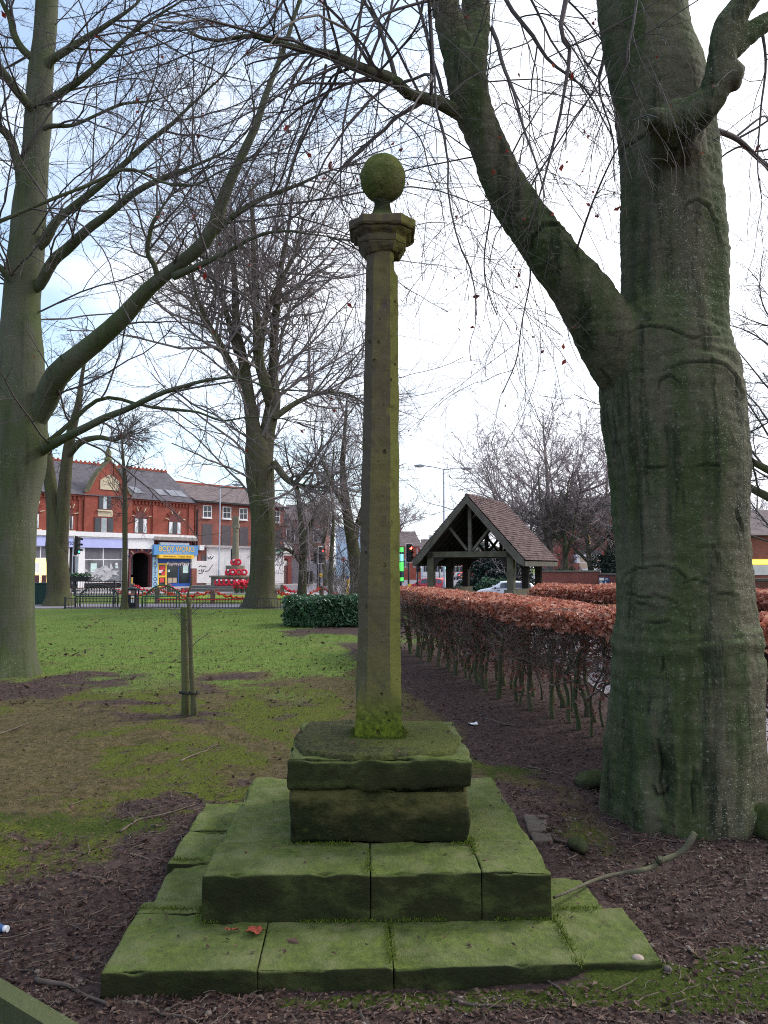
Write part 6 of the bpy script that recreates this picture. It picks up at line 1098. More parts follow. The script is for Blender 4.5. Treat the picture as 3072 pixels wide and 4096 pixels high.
fence_run('palisade_fence', 'grey steel palisade fence closing the yard beside the brick gateway', (Xat(1168, 77), 77), (Xat(1336, 86), 86), 2.4, .17, M_galv, .09)
# far blocks seen between trunks: plain house with windows
def house(label, px0, px1, Y, ztop, zbase, matw, rows, cols, roof=None, rh=2.4, depth=8, wmat=None, catg='building', name='brick_house', ww=.9, wh=1.4, rot=0, chim=0):
    x0, x1 = Xat(px0, Y), Xat(px1, Y); root = thing(name, label, catg, (x0, Y, zbase), rot); L = x1-x0; H = ztop-zbase; P_ = dict(parent=root, local=True); m = MB(); m.box(0, L, 0, depth, -.4, H); m.build('wall', matw, **P_)
    if roof: 
        m = MB(); m.add([(-.25, -.3, H-.02), (L+.25, -.3, H-.02), (L+.25, depth+.3, H-.02), (-.25, depth+.3, H-.02), (-.25, depth/2, H+rh), (L+.25, depth/2, H+rh)], [(0, 1, 5, 4), (2, 3, 4, 5), (0, 4, 3), (1, 2, 5), (3, 2, 1, 0)]); rf_ = m.build('roof', roof, **P_)
        for c in range(chim): cx = L*(c+.5)/chim; m = MB(); m.box(cx-.4, cx+.4, depth/2-.3, depth/2+.3, H+rh-.6, H+rh+1.1); m.build('chimney', matw, rf_, True)
    for r in range(rows):
        for c in range(cols):
            cx = L*(c+.5)/cols; z = H*(r+.5)/rows; m = MB(); m.box(cx-ww/2-.08, cx+ww/2+.08, -.05, -.001, z-wh/2-.08, z+wh/2+.08); w = m.build('window', M_wpaint, **P_); m = MB()
            for i in (0, 1): m.box(cx-ww/2+i*(ww/2+.02), cx-.02+i*(ww/2), -.06, -.051, z-wh/2, z+wh/2)
            m.build('pane', wmat or M_gl, w, True)
    return root
house('distant brown brick block behind the palisade fence and bare trees', 1136, 1300, 92, 7.0, -.4, M_brn, 2, 3, M_slateb, 2.0)
hb = house('pale blue grey warehouse far behind the ivy clad tree', 1345, 1490, 130, 8.0, -.9, plain('pale_blue_cladding', lin(176, 196, 216), .6, .08, .5), 1, 1, None, 0, 12, ww=1, wh=1)
house('distant red gabled house left of the lychgate', 1560, 1690, 150, 5.4, -.9, M_red, 1, 3, M_slateb, 3.0, rot=.3, chim=1)
house('pale terraced house seen through the left of the lychgate', 1690, 1760, 205, 6.5, -.9, M_wold, 2, 3, M_slateb, 2.2, ww=1.1, chim=1)
house('white terraced house beside the pink one at the far end of the street', 1762, 1812, 214, 6.2, -.9, M_wpaint, 2, 3, M_slateb, 2.4, ww=1.1, chim=1)
house('pinkish brick terraced house in the middle of the far row', 1814, 1872, 214, 6.2, -.9, plain('pink_brick', lin(196, 130, 122), .9, .12, 1), 2, 4, M_slateb, 2.4, ww=1.1, chim=2)
house('last rosy terraced house of the far row before the dark bushes', 1874, 1950, 214, 5.8, -.9, plain('rosy_brick', lin(204, 146, 138), .9, .12, 1), 2, 4, M_slateb, 2.4, ww=1.1, chim=2)
# brick house with the lit bay right of the gate
yb = 70; bh = house('red brick house with a lit bay window behind the boundary wall', 2230, 2490, yb, 6.2, .2, M_red, 1, 1, M_slate, 1.8, 9, ww=.1, wh=.1)
for c in list(bh.children):
    if c.name.startswith('window'):
        for d in list(c.children): bpy.data.objects.remove(d)
        bpy.data.objects.remove(c)
def HP_(px, py, out=0): w = at_y(px, py, yb-out); return w[0]-Xat(2230, yb), w[2]-.2
Z6 = lambda a, b: (2100+a/4.147, 2100+b/4.147)
def HB(nm, mat, a, b, c_, d_, o0, o1, parent=None): x0, z1_ = HP_(*Z6(a, b), o1); x1, z0_ = HP_(*Z6(c_, d_), o1); m = MB(); m.box(x0, x1, -o1, -o0, z0_, z1_); return m.build(nm, mat, parent or bh, True)
M_blind = plain('cream_blind', lin(196, 172, 150), .8, .12, 9); M_ywin = lit('lit_yellow_window', (1, .72, .12), .9)
by = HB('bay_window', M_wpaint, 862, 524, 1270, 756, 0, 1.0); HB('bay_roof', M_slate, 858, 412, 1275, 486, 0, 1.2); HB('bay_fascia', M_wpaint, 850, 490, 1280, 524, 0, 1.25)
for a, c_, mt in ((914, 1054, M_blind), (1060, 1090, M_ywin), (1096, 1180, M_blind), (1190, 1246, M_blind)):
    for b, d_ in ((536, 616), (630, 722)): HB('pane', mt, a, b, c_, d_, 1.003, 1.02, by)
HB('window', M_wpaint, 1026, 96, 1090, 352, .0, .08); HB('pane', M_ywin, 1040, 120, 1082, 330, .081, .09); HB('sill', M_wpaint, 1014, 354, 1100, 376, .0, .25)
HB('garden_wall', M_brn, 620, 630, 908, 760, .9, 1.3)
# boundary wall with noticeboard, and beyond the trunk
def wall_run(label, pts, h, mat, name='brick_wall', th=.25):
    root = thing(name, label, 'wall', (pts[0][0], pts[0][1], gz1(*pts[0]))); 
    for (a, b) in zip(pts[:-1], pts[1:]):
        a, b = np.array(a), np.array(b); z = min(gz1(*a), gz1(*b)); m = MB(); m.bar((a[0], a[1], z+h/2-.15), (b[0], b[1], z+h/2-.15), th, h+.3); m.build('wall_face', mat, root); m = MB(); m.bar((a[0], a[1], z+h+.042), (b[0], b[1], z+h+.042), th+.1, .08); m.build('coping', plain('grey_coping', lin(112, 104, 98), .9, .2, 3), root)
    return root
M_bwall = brick('boundary_brick', lin(150, 88, 80), lin(132, 74, 70), lin(136, 108, 100), 1, .45)
def zof(px, py, Y): return at_y(px, py, Y)[2]
YW0 = 38.5; Xa, Xb, Xc = Xat(2155, YW0), Xat(2398, 37.5), Xat(2620, 34)
h0 = zof(2260, 2287, 38)-gz1((Xa+Xb)/2, 38); wall_run('red brown brick boundary wall behind the second hedge right of the lychgate', [(Xa, YW0), (Xb, 37.5)], h0, M_bwall)
h1 = zof(2440, 2300, 37)-gz1(Xb+.5, 37.4); bw_ = wall_run('lower length of brick wall carrying the blue noticeboard', [(Xb+.03, 37.5), (Xc, 33.5)], h1, M_bwall)
wall_run('stretch of brick wall seen right of the big beech trunk', [(Xc+.05, 33.4), (Xat(3000, 28), 28), (Xat(3300, 26), 26)], zof(3000, 2322, 28)-gz1(13, 28), M_bwall)
def board(nm, label, px0, py0, px1, py1, Y, mat, catg='sign'):
    a, b = at_y(px0, py0, Y), at_y(px1, py1, Y); root = thing(nm, label, catg, (a[0], Y, b[2])); m = MB(); m.box(a[0], b[0], Y, Y+.04, b[2], a[2]); m.build('panel', mat, root); return root, a, b
M_nblue = plain('noticeboard_blue', lin(34, 62, 116), .5, .08)
nb, a, b = board('noticeboard', 'dark blue noticeboard with white text and a figure on the brick wall', 2396, 2310, 2438, 2352, 36.2, M_nblue)
w, h = b[0]-a[0], a[2]-b[2]; m = MB(); bx_ = lambda u0, u1, v0, v1, o=.004: m.box(a[0]+w*u0, a[0]+w*u1, 36.2-o, 36.199, b[2]+h*v0, b[2]+h*v1)
bx_(.03, .48, .72, .97)
for k in range(7): bx_(.05, .25+.2*((k*7) % 3)/2, .60-k*.085, .64-k*.085)
bx_(.6, .85, .86, .90); bx_(.55, .9, .76, .80); rs = np.random.RandomState(2)
for k in range(16): u = .52+.36*rs.rand(); v = .04+.6*rs.rand(); bx_(u, u+.09, v, v+.12, .004+.0012*k)
m.build('lettering', M_wpaint, nb)
lowb = house('long low lit building right of the big beech beyond the wall', 2940, 3400, 42, 3.25, 0, M_brn, 1, 1, M_slateb, 1.6, 8, ww=.1, wh=.1)
lx = Xat(2940, 42); m = MB(); m.box(.2, 6, -.08, -.001, zof(3000, 2258, 42), zof(3000, 2238, 42)); m.build('lit_window', M_ywin, lowb, True); m = MB(); m.box(.2, 6, -.06, -.001, zof(3000, 2300, 42), zof(3000, 2260, 42)); m.build('white_panel', M_wold, lowb, True)
# ------------------------------------------------------------------ memorial
YM_ = 50; mxc = Xat(944, YM_); M_ms = plain('memorial_stone', lin(126, 120, 104), .85, .2, 3); M_msd = plain('memorial_step_stone', lin(112, 108, 104), .85, .2, 3)
def zm(py): return zof(944, py, YM_-2.2)
mem = thing('war_memorial', 'square stone memorial shaft on a stepped octagonal base hung with red wreaths', 'memorial', (mxc, YM_, 0)); z0 = gz1(mxc, YM_)
def octp(nm, r, za, zb_, mat, r2=None): m = MB(); m.lathe([(0, za), (r, za), (r2 or r, zb_), (0, zb_)], (mxc, YM_, 0), 8, sm=False); V = m.V[0]; V[:, :2] = (V[:, :2]-[mxc, YM_])@np.array([[math.cos(PI/8), -math.sin(PI/8)], [math.sin(PI/8), math.cos(PI/8)]])+[mxc, YM_]; m.build(nm, mat, mem)
octp('step', 3.9, z0-.2, z0+.15, M_msd); octp('step', 3.3, z0+.154, z0+.30, M_msd); octp('step', 2.7, z0+.304, z0+.44, M_msd); octp('drum', 1.5, z0+.44, z0+.93, M_ms); octp('drum_cap', 1.62, z0+.934, z0+1.04, M_ms); octp('plinth', .62, z0+1.044, z0+1.66, M_ms, .60); octp('shaft', .24, z0+1.664, z0+4.0, M_ms, .18)
m = MB(); m.box(mxc-.21, mxc+.21, YM_-.2, YM_+.2, z0+4.004, z0+4.25); m.box(mxc-.17, mxc+.17, YM_-.17, YM_+.17, z0+4.254, z0+4.72); 
m.build('shaft_head', M_ms, mem)
M_poppy = plain('poppy_red', lin(206, 38, 62), .6, .3, 14); M_popo = plain('poppy_orange_red', lin(206, 70, 44), .6, .3, 9); M_wcard = plain('white_card', lin(226, 226, 230), .6, .05)
def wreath(label, x, Y, z, R, lean=.35, ang=0., badge=1):
    root = thing('poppy_wreath', label, 'wreath', (x, Y, z), 0, 'poppy wreaths on the memorial'); nr = np.array([math.sin(ang), -math.cos(ang), lean]); m = MB(); c = np.array([x, Y, z+R*1.25]); m.torus(c, nr, R, R*.42, 22, 7, 0, .5); m.build('poppy_ring', M_poppy, root); nr = nrm(nr)
    if badge: m = MB(); c2 = c+nr*.12*R/.3+([0, 0, 0] if badge == 1 else np.array([0, 0, R*.8])); u = nrm(np.cross(nr, [0, 0, 1])); v = np.cross(u, nr); s = R*(.45 if badge == 1 else .34); m.add([c2-u*s-v*s, c2+u*s-v*s, c2+u*s+v*s, c2-u*s+v*s], [(0, 1, 2, 3)]) if badge == 2 else m.disc(c2, nr, s); m.build('card', M_wcard, root)
for k, (px, bd, tx) in enumerate([(874, 2, 'leftmost wreath with a white card against the memorial drum'), (890, 2, 'second wreath from the left against the memorial drum'), (909, 2, 'third wreath from the left against the memorial drum'), (930, 2, 'fourth wreath from the left against the memorial drum'), (951, 2, 'fifth wreath against the memorial drum in front of the shaft'), (975, 2, 'sixth wreath from the left with a bright white card on the drum step'), (1001, 2, 'drum wreath half hidden by the lime trunk')]):
    X = Xat(px, YM_-2.3); dx = X-mxc; Y = YM_-math.sqrt(max(.3, 1.72**2-min(dx*dx, 2.5))); wreath(tx, Xat(px, Y), Y, z0+.45, .15, .3, dx*.3, bd)
for px, bd, tx in [(916, 2, 'leftmost wreath on the upper ledge of the memorial'), (935, 1, 'upper ledge wreath with a round white badge'), (958, 0, 'upper ledge wreath with an open centre'), (978, 1, 'rightmost wreath on the upper ledge of the memorial')]: X = Xat(px, YM_-.8); wreath(tx, X, YM_-.85+.3*abs(X-mxc), z0+1.05, .155, .3, (X-mxc)*.5, bd)
for px, bd, tx in [(938, 2, 'left of the two wreaths leaning on the memorial shaft'), (955, 0, 'right of the two wreaths leaning on the memorial shaft')]: wreath(tx, Xat(px, YM_-.38), YM_-.40, z0+1.67, .155, .3, 0, bd)
rs = np.random.RandomState(6); m = MB()
for k in range(60): px = 940+rs.rand()*66; Y = 45.2+rs.rand()*.8; X = Xat(px, Y); z = gz1(X, Y); h = .30+.45*rs.rand(); m.tube([(X, Y, z), (X+.03*rs.randn(), Y, z+h)], .012, 4); m.sphere((X, Y, z+h+.04), .10, 8, 1, (1, 1, .5))
pp = m.build('poppies', [plain('green_wire', lin(70, 90, 60)), M_poppy]); tag(pp, 'cluster of tall red handmade poppies in front of the memorial steps', 'flowers', None)
# memorial lawn, bed edge
t = NT('memorial_turf', .95, .1); n = t.noise(3, 5); t.col(t.mix(t.ramp(n, .35, .7), lin(98, 120, 40), lin(128, 146, 56))); M_mt = t.m
sheet('memorial_lawn', *bil([(Xat(560, 35), 35.2), (Xat(1330, 35), 35.2), (Xat(1300, 45), 44.6), (Xat(700, 45), 44.6)]), M_mt, .03, 40, 20); sheet('pavement', *bil([(-60, 44.8), (-2, 44.8), (-2, 47.6), (-60, 47.6)]), M_pave, .11, 60, 6, .12)
p0 = f.A+f.n*3.2-f.u*40; p1 = f.A+f.n*3.2+f.u*14; p2 = p1-f.n*3.3; p3 = p0-f.n*3.3; 
sheet('shop_pavement', *bil([tuple(p0), tuple(p1), tuple(p2), tuple(p3)]), M_pave, .10, 60, 8, .12)
# stone posts and poppy garlands
M_post = plain('brown_stone_post', lin(112, 92, 86), .85, .2, 4)
def spost(label, px, Y, h, w=.22): X = Xat(px, Y); z = gz1(X, Y); m = MB(); m.lathe([(w/2, -.1), (w/2, h*.88), (w/2*.8, h*.97), (0, h)], (X, Y, z), 8, sm=False); o = m.build('stone_post', M_post); tag(o, label, 'bollard', 'stone posts round the memorial lawn'); return np.array([X, Y, z+h*.9])
posts = {}
for nm, px, Y, h, tx in [('a', 635, 34.9, .72, 'stone post just behind the right hand bench'), ('b', 856, 34.9, .62, 'stone post on the lawn edge between the sapling and the lime'), ('c', 1102, 35.2, .62, 'stone post touching the right side of the lime trunk'), ('d', 1288, 38, .7, 'stone post beside the traffic light behind the laurel'), ('e', 681, 43.6, .7, 'stone post in front of the tattoo shop'), ('f', 1132, 44.4, .62, 'stone post on the pavement edge right of the lime'), ('g', 538, 43, .7, 'stone post behind the litter bin'), ('h', 1470, 40, .6, 'stone post hidden low among shrub twigs')]: posts[nm] = spost(tx, px, Y, h)
posts['z'] = np.array([Xat(470, 34.9), 34.9, .6])
def garland(label, a, b, sag, mat=M_popo):
    t_ = np.linspace(0, 1, 34)[:, None]; P = a*(1-t_)+b*t_; P[:, 2] -= sag*4*(t_*(1-t_))[:, 0]; m = MB(); m.tube(P, .025, 5)
    for p in P[1:-1]:
        for k in range(2): q = p+.04*np.random.RandomState(int(abs(p[0]*991)) % 9999+k).randn(3); m.sphere(q, .055, 6, 0, (1, 1, .7))
    tag(m.build('poppy_garland', mat), label, 'garland', 'poppy garlands hung between posts')
garland('poppy garland seen through the back of the right hand bench', posts['z'], posts['a'], .28); garland('poppy garland between the bench post and the sapling post', posts['a'], posts['b'], .30); garland('longest orange garland running from the post to the lime trunk', posts['b'], posts['c'], .34); garland('orange garland right of the lime above the laurel hedge', posts['c'], posts['d'], .34); garland('red garland in front of the tattoo shop', posts['g'], posts['e'], .34, M_poppy); garland('red garland drooping right of the tattoo shop post', posts['e'], np.array([Xat(760, 43.6), 43.6, .35]), .22, M_poppy); garland('red garland right of the lime on the far pavement', posts['f'], np.array([Xat(1215, 44), 44, .3]), .22, M_poppy); garland('red garland low among the shrub twigs', posts['d'], posts['h'], .35, M_poppy)
# low railings with poppies, tall railings behind the bench
fence_run('hoop_railing', 'low black railing along the near edge of the park path', (Xat(268, 30.5), 30.5), (Xat(1180, 30.5), 30.5), .42, .11, M_rail, .010, None, (.12, .90), 40, .03)
fence_run('railing', 'taller black railing behind the left hand bench', (Xat(278, 34.6), 34.6), (Xat(512, 34.6), 34.6), .98, .12, M_rail, .018, None, (.1, .98), 2.0, .0)
m = MB(); rs = np.random.RandomState(9)
for k in range(90): X = Xat(640+k*5.6, 34.4); m.tube([(X, 34.4, 0), (X, 34.4, .16)], .01, 4); m.sphere((X, 34.4, .19), .055, 6, 1, (1, 1, .7))
tag(m.build('poppy_border', [M_post, M_popo]), 'row of small red poppies edging the memorial lawn', 'flowers')
fence_run('guard_rail', 'street guard rail by the red traffic light left of the lychgate', (Xat(1588, 60), 60), (Xat(1676, 62), 62), 1.0, .14, M_rail, .02, None, (.1, .98), 2.0, 0)
# benches
M_bgr = plain('green_bench_paint', lin(44, 92, 62), .5, .12); M_bblk = plain('dark_bench_iron', lin(40, 50, 48), .5, .12)
def bench(label, px0, px1, Y, mat, base=-.02):
    x0, x1 = Xat(px0, Y), Xat(px1, Y); L = x1-x0; root = thing('park_bench', label, 'bench', ((x0+x1)/2, Y, 0), 0, 'arched iron benches on the park path'); P_ = dict(parent=root, local=True); hl = L/2-.1
    m = MB(); m.box(-hl, hl, -.42, .0, .40, .44); m.build('seat', mat, **P_); m = MB(); arch = [(x, .06, .50+.36*(1-(x/hl)**2)) for x in np.linspace(-hl, hl, 15)]; m.tube(arch, .028, 8)
    for x in np.linspace(-hl*.93, hl*.93, 15): zt2 = .50+.36*(1-(x/hl)**2); m.tube([(x, .0, .44), (x+.03, .03, (.44+zt2)/2), (x, .06, zt2)], .012, 5); m.sphere((x, .045, .44+(zt2-.44)*.72), .035, 6)
    m.build('backrest', mat, **P_)
    for sx in (-1, 1):
        m = MB(); m.tube([(sx*hl, .04, .64), (sx*hl, -.25, .66), (sx*(hl+.04), -.46, .62)], .024, 6); m.build('armrest', mat, **P_)
        for yy in (-.42, .02): m = MB(); m.tube([(sx*(hl-.02), yy, -.02), (sx*(hl-.02), yy, .64 if yy < 0 else .5)], .024, 6); m.build('leg', mat, **P_)
bench('dark arched iron bench in front of the left shop window', 316, 490, 32.0, M_bblk); bench('green arched iron bench below the tattoo shop right of the bin', 578, 735, 32.0, M_bgr)
# bin, cabinet, planter
X = Xat(534, 31); bn = thing('litter_bin', 'black litter bin with a yellow notice beside the slender young tree', 'bin', (X, 31, 0)); P_ = dict(parent=bn, local=True)
m = MB(); m.box(-.23, .23, -.2, .2, -.05, .52); m.build('body', M_black, **P_); m = MB(); m.box(-.25, .25, -.22, .22, .68, .76); m.lathe([(.2, .76), (.1, .80), (0, .81)], (0, 0, 0), 12); m.build('lid', M_black, **P_); m = MB()
for sx in (-.21, .21):
    for yy in (-.18, .18): m.box(sx-.025, sx+.025, yy-.025, yy+.025, .521, .679)
m.build('corner_posts', M_black, **P_); m = MB(); m.box(.04, .16, -.212, -.201, .22, .48); nt = m.build('notice', M_wcard, **P_); m = MB(); m.disc((.10, -.216, .39), (0, -1, 0), .045); m.build('symbol', M_yel, nt, True)
X0, X1 = Xat(118, 33.6), Xat(206, 33.6); cb = thing('utility_cabinet', 'dark green utility cabinet between the left beech and the twin stemmed tree', 'cabinet', ((X0+X1)/2, 33.6, 0)); m = MB(); w_ = (X1-X0)/2; m.box(-w_, w_, 0, .5, -.05, .86); M_cg = plain('dark_green_paint', lin(20, 52, 46), .5, .1); m.build('body', M_cg, cb, True); m = MB(); m.box(-w_-.03, w_+.03, -.03, .53, .863, .92); m.build('lid', M_cg, cb, True)
for sx in (-1, 1): m = MB(); m.box(min(0, sx*w_)+.02, max(0, sx*w_)-.02, -.012, -.001, .03, .83); m.build('door', M_cg, cb, True)
X = Xat(326, 44); z = zof(326, 2330, 44); pl = thing('street_planter', 'black trough planter on a post in front of the left shop', 'planter', (X, 44, 0)); m = MB(); m.prism([(-.5, z+.06), (.5, z+.06), (.62, z+.32), (-.62, z+.32)], lambda p: (p[0], -.2, p[1]), lambda p: (p[0], .2, p[1])); m.build('trough', M_black, pl, True); m = MB(); m.tube([(-.25, 0, -.3), (-.25, 0, z+.06)], .07, 8); m.build('post', M_black, pl, True)
m = MB(); V, F = rand_leaves(np.column_stack([RS.randn(300)*.28, RS.randn(300)*.1, z+.36+.06*abs(RS.randn(300))]), .07); m.add(V, F); tag(m.build('plants', M_laurel, pl, True), kind='stuff')
# traffic signals
M_rl = lit('red_signal_light', (1, .08, .05), 6.); M_rl2 = lit('red_signal_dim', (1, .06, .06), 2.2); M_gl2 = lit('green_signal_light', (.05, .9, .45), 3.); M_off = plain('dark_lens', lin(30, 26, 26), .3); M_pgrey = plain('dark_grey_pole', lin(54, 50, 56), .5, .1)
def signal(label, px, Y, pyc, on, rot, poletop=None, board=True, grp='traffic signals round the junction', rl=M_rl, sc=1., box=None):
    c = at_y(px, pyc, Y); z0 = gz1(c[0], c[1]); root = thing('traffic_light', label, 'traffic light', (c[0], c[1], z0), rot, grp); P_ = dict(parent=root, local=True); h = c[2]-z0; m = MB(); m.tube([(0, .12, -.2), (0, .12, max(h+.5, (poletop or 0)))], .065, 10); m.build('pole', M_pgrey, **P_)
    m = MB(); m.box(-.17, .17, -.16, .04, h-.5, h+.5); m.build('signal_head', M_black, **P_)
    if board:
        m = MB(); m.box(-.27, .27, .041, .055, h-.62, h+.62); m.build('backing_board', M_black, **P_); m = MB(); W2, H2 = .275, .625
        m.box(-W2, W2, .03, .0409, H2+h-.045, H2+h); m.box(-W2, W2, .03, .0409, h-H2, h-H2+.045); m.box(-W2, -W2+.045, .03, .0409, h-H2+.046, h+H2-.046); m.box(W2-.045, W2, .03, .0409, h-H2+.046, h+H2-.046); m.build('white_border', M_wpaint, **P_)
    for i, zc2 in enumerate((.32, 0, -.32)):
        m = MB(); m.disc((0, -.165, h+zc2), (0, -1, 0), .10); m.build('lens', (rl if on == 'r' and i == 0 else M_gl2 if on == 'g' and i == 2 else M_off), **P_); m = MB(); a_ = np.linspace(.0, PI, 9); V = [(.12*math.cos(a), y, h+zc2+.12*math.sin(a)) for y in (-.16, -.34) for a in a_]; m.add(V, [(k, k+1, k+10, k+9) for k in range(8)]); m.build('hood', M_black, **P_)
    if box:
        m = MB(); m.box(-.09, .09, -.06, .05, 1.0, 1.28); m.build('push_button', M_yel, **P_)
    return root
signal('traffic light facing the viewer with red lit behind the memorial shaft', 936, 62, 2224, 'r', .15)
signal('traffic light with a white border and red lamp turned right by the sapling', 1284, 56, 2220, 'r', .9, rl=M_rl2, box=1)
signal('black traffic light head turned left on the same kerb as the bordered one', 1264, 57, 2226, '', -1.3)
signal('bright red traffic light beside the left eave of the lychgate', 1638, 52, 2212, 'r', .55, box=1)
signal('green traffic light seen through the left bay of the lychgate', 1779, 95, 2262, 'g', .1, board=False)
signal('dark traffic light seen from behind in front of the left shop door', 306, 47, 2182, 'g', 1.5)
signal('unlit far traffic light under the left side of the lychgate', 1672, 70, 2266, '', .3, board=False); signal('second far traffic light between the lychgate posts', 1758, 110, 2262, '', .2, board=False)
# lamp columns
M_lamp = plain('galvanised_lamp_column', lin(150, 156, 170), .45, .1, 2, .4); M_lens = plain('lamp_lens', lin(196, 190, 176), .3, .1)
def lamp(label, px, Y, pytop, arms, r=.075):
    p = at_y(px, pytop, Y); z0 = gz1(p[0], p[1]); root = thing('street_lamp', label, 'street lamp', (p[0], Y, z0), 0, 'street lamps'); H = p[2]-z0; P_ = dict(parent=root, local=True); m = MB(); m.tube([(0, 0, -.2), (0, 0, 1.4), (0, 0, 1.42), (0, 0, H)], [r*1.5, r*1.5, r, r*.7], 12); m.build('column', M_lamp, **P_)
    for dx, dz in arms:
        m = MB(); m.tube([(0, 0, H-.03), (dx*.5, 0, H+dz*.6), (dx, 0, H+dz)], .035, 8); m.build('arm', M_lamp, **P_); m = MB(); sg = np.sign(dx); m.sphere((dx+sg*.35, 0, H+dz+.02), .42, 14, 0, (1, .35, .22)); hd_ = m.build('lamp_head', M_lamp, **P_); m = MB(); m.sphere((dx+sg*.38, 0, H+dz-.05), .32, 12, 0, (1, .32, .24)); m.build('lens', M_lens, hd_, True)
lamp('tall double armed street lamp behind the lychgate', 1775, 56, 1876, [(-1.35, .22), (1.25, .02)])
lamp('slim lamp column before the white hoarding', 881, 58, 1946, [(.9, .12)], .055)
lamp('far lamp column left of the lychgate gable', 1668, 120, 2192, [(.9, .1)], .06)
# signs
gs, a, b = board('advert_sign', 'tall green and teal illuminated sign just right of the stone shaft', 1590, 2188, 1616, 2330, 75, plain('teal_sign_panel', lin(48, 96, 92), .5)); M_gs = lit('green_sign_glow', (.10, .85, .12), .8); M_cs = lit('cyan_sign_glow', (.25, .8, .75), .7)
for v0, v1, mt in ((.86, .99, M_gs), (.60, .80, M_cs), (.32, .58, M_gs), (.04, .14, M_gs)): m = MB(); m.box(a[0]+.05, b[0]-.05, 74.97, 74.999, b[2]+(a[2]-b[2])*v0, b[2]+(a[2]-b[2])*v1); m.build('lit_panel', mt, gs)
m = MB(); m.tube([((a[0]+b[0])/2, 75.06, gz1(a[0], 75)-.2), ((a[0]+b[0])/2, 75.06, a[2])], .1, 8); m.build('pole', M_pgrey, gs)
kl = thing('keep_left_bollard', 'yellow traffic bollard with a blue arrow disc among the shrub twigs', 'bollard', (Xat(1391, 54), 54, gz1(Xat(1391, 54), 54))); zt2 = zof(1391, 2302, 54)-gz1(Xat(1391, 54), 54); zb2 = zof(1391, 2334, 54)-gz1(Xat(1391, 54), 54); m = MB(); m.box(-.13, .13, 0, .12, zb2, zt2); m.lathe([(.08, -.1), (.08, zb2)], (0, .06, 0), 8); m.build('body', M_yel, kl, True); m = MB(); m.disc((0, -.004, zt2-.13), (0, -1, 0), .11); dk_ = m.build('arrow_disc', M_blue, kl, True); m = MB(); m.bar((.05, -.008, zt2-.08), (-.05, -.008, zt2-.18), .004, .03, up=(1, 0, 1)); m.build('arrow', M_wpaint, dk_, True)
ne = thing('no_entry_sign', 'round red no entry sign before the pale blue warehouse', 'road sign', (Xat(1374, 100), 100, gz1(Xat(1374, 100), 100))); zz2 = zof(1374, 2237, 100)-gz1(Xat(1374, 100), 100); m = MB(); m.tube([(0, .03, -.2), (0, .03, zz2+.3)], .05, 8); m.build('pole', M_pgrey, ne, True); m = MB(); m.disc((0, 0, zz2), (0, -1, 0), .3); d_ = m.build('disc', M_poster, ne, True); m = MB(); m.box(-.2, .2, -.012, -.003, zz2-.05, zz2+.05); m.build('bar', M_wpaint, d_, True)
bl = thing('dark_bin', 'tall dark waste bin standing before the palisade fence', 'bin', (Xat(1238, 74), 74, gz1(Xat(1238, 74), 74))); m = MB(); m.box(-.35, .35, -.3, .3, 0, 1.25); m.build('body', M_black, bl, True); m = MB(); m.prism([(-.33, 1.253), (.33, 1.253), (.36, 1.30), (-.36, 1.38)], lambda p: (p[1]*0+p[0], -.37, p[1]), lambda p: (p[0], .3, p[1])); m.build('lid', M_black, bl, True)
bol = thing('hazard_bollard', 'grey bollard with a yellow stripe in front of the arched passage', 'bollard', (Xat(531, 54), 54, gz1(Xat(531, 54), 54))); zq = zof(531, 2309, 54)-gz1(Xat(531, 54), 54); m = MB(); m.box(-.09, .09, -.09, .09, -.1, zq); m.build('body', M_grey, bol, True); m = MB(); m.box(.03, .12, -.105, -.091, .1, zq); m.build('stripe', M_yel, bol, True)
# evergreens and bank bushes at the right
def bush(label, x, Y, rx, rz_, n, seed, mat, lf=.09, zb=None, ry=None):
    rs = np.random.RandomState(seed); z0 = gz1(x, Y) if zb is None else zb; root = thing('evergreen_bush', label, 'bush', (x, Y, z0)); P = nrm(rs.randn(n, 3)); r = rs.rand(n)**.35; C = P*r[:, None]*np.array([rx, ry or rx*.8, rz_]); C[:, 2] = np.abs(C[:, 2]); k = fbm(C/rx*2.2+seed, 3); C = C*(1+.28*k)[:, None]; C = C[(k > -.42) | (r < .7)]; m = MB(); V, F = rand_leaves(C+np.array([x, Y, z0]), lf, rs, .5); m.add(V, F); tag(m.build('foliage', mat, root), kind='stuff'); m = MB()
    for i in range(6): a = rs.rand()*6.3; m.tube([(x, Y, z0-.1), (x+rx*.3*math.cos(a), Y+rx*.3*math.sin(a), z0+rz_*.5), (x+rx*.6*math.cos(a), Y+rx*.5*math.sin(a), z0+rz_*.85)], [.07, .05, .02], 6)
    m.build('stems', M_htwig, root)
M_holly = leafmat('holly_leaf', [lin(30, 44, 38), lin(44, 60, 52), lin(58, 78, 66), lin(36, 52, 44)], .35, .5, .1)
bush('tall dark holly against the left edge of the big beech trunk', Xat(2480, 42), 42, 1.5, 3.6, 16000, 61, M_holly, .075)
bush('dark evergreen bush behind the right posts of the lychgate', Xat(1995, 66), 66, 2.0, 1.5, 9000, 62, M_laurel, .13)
bush('dark rounded evergreen at the far end of the street beside the lychgate post', Xat(1985, 84), 84, 3.6, 4.6, 14000, 63, M_holly, .16)
bush('glossy evergreen bush on top of the boundary wall', Xat(2262, 44), 44, .9, 1.75, 6000, 64, M_laurel, .08)
bush('small evergreen bush behind the boundary wall left end', Xat(2195, 43), 43, .8, 1.55, 5000, 65, M_holly, .08)
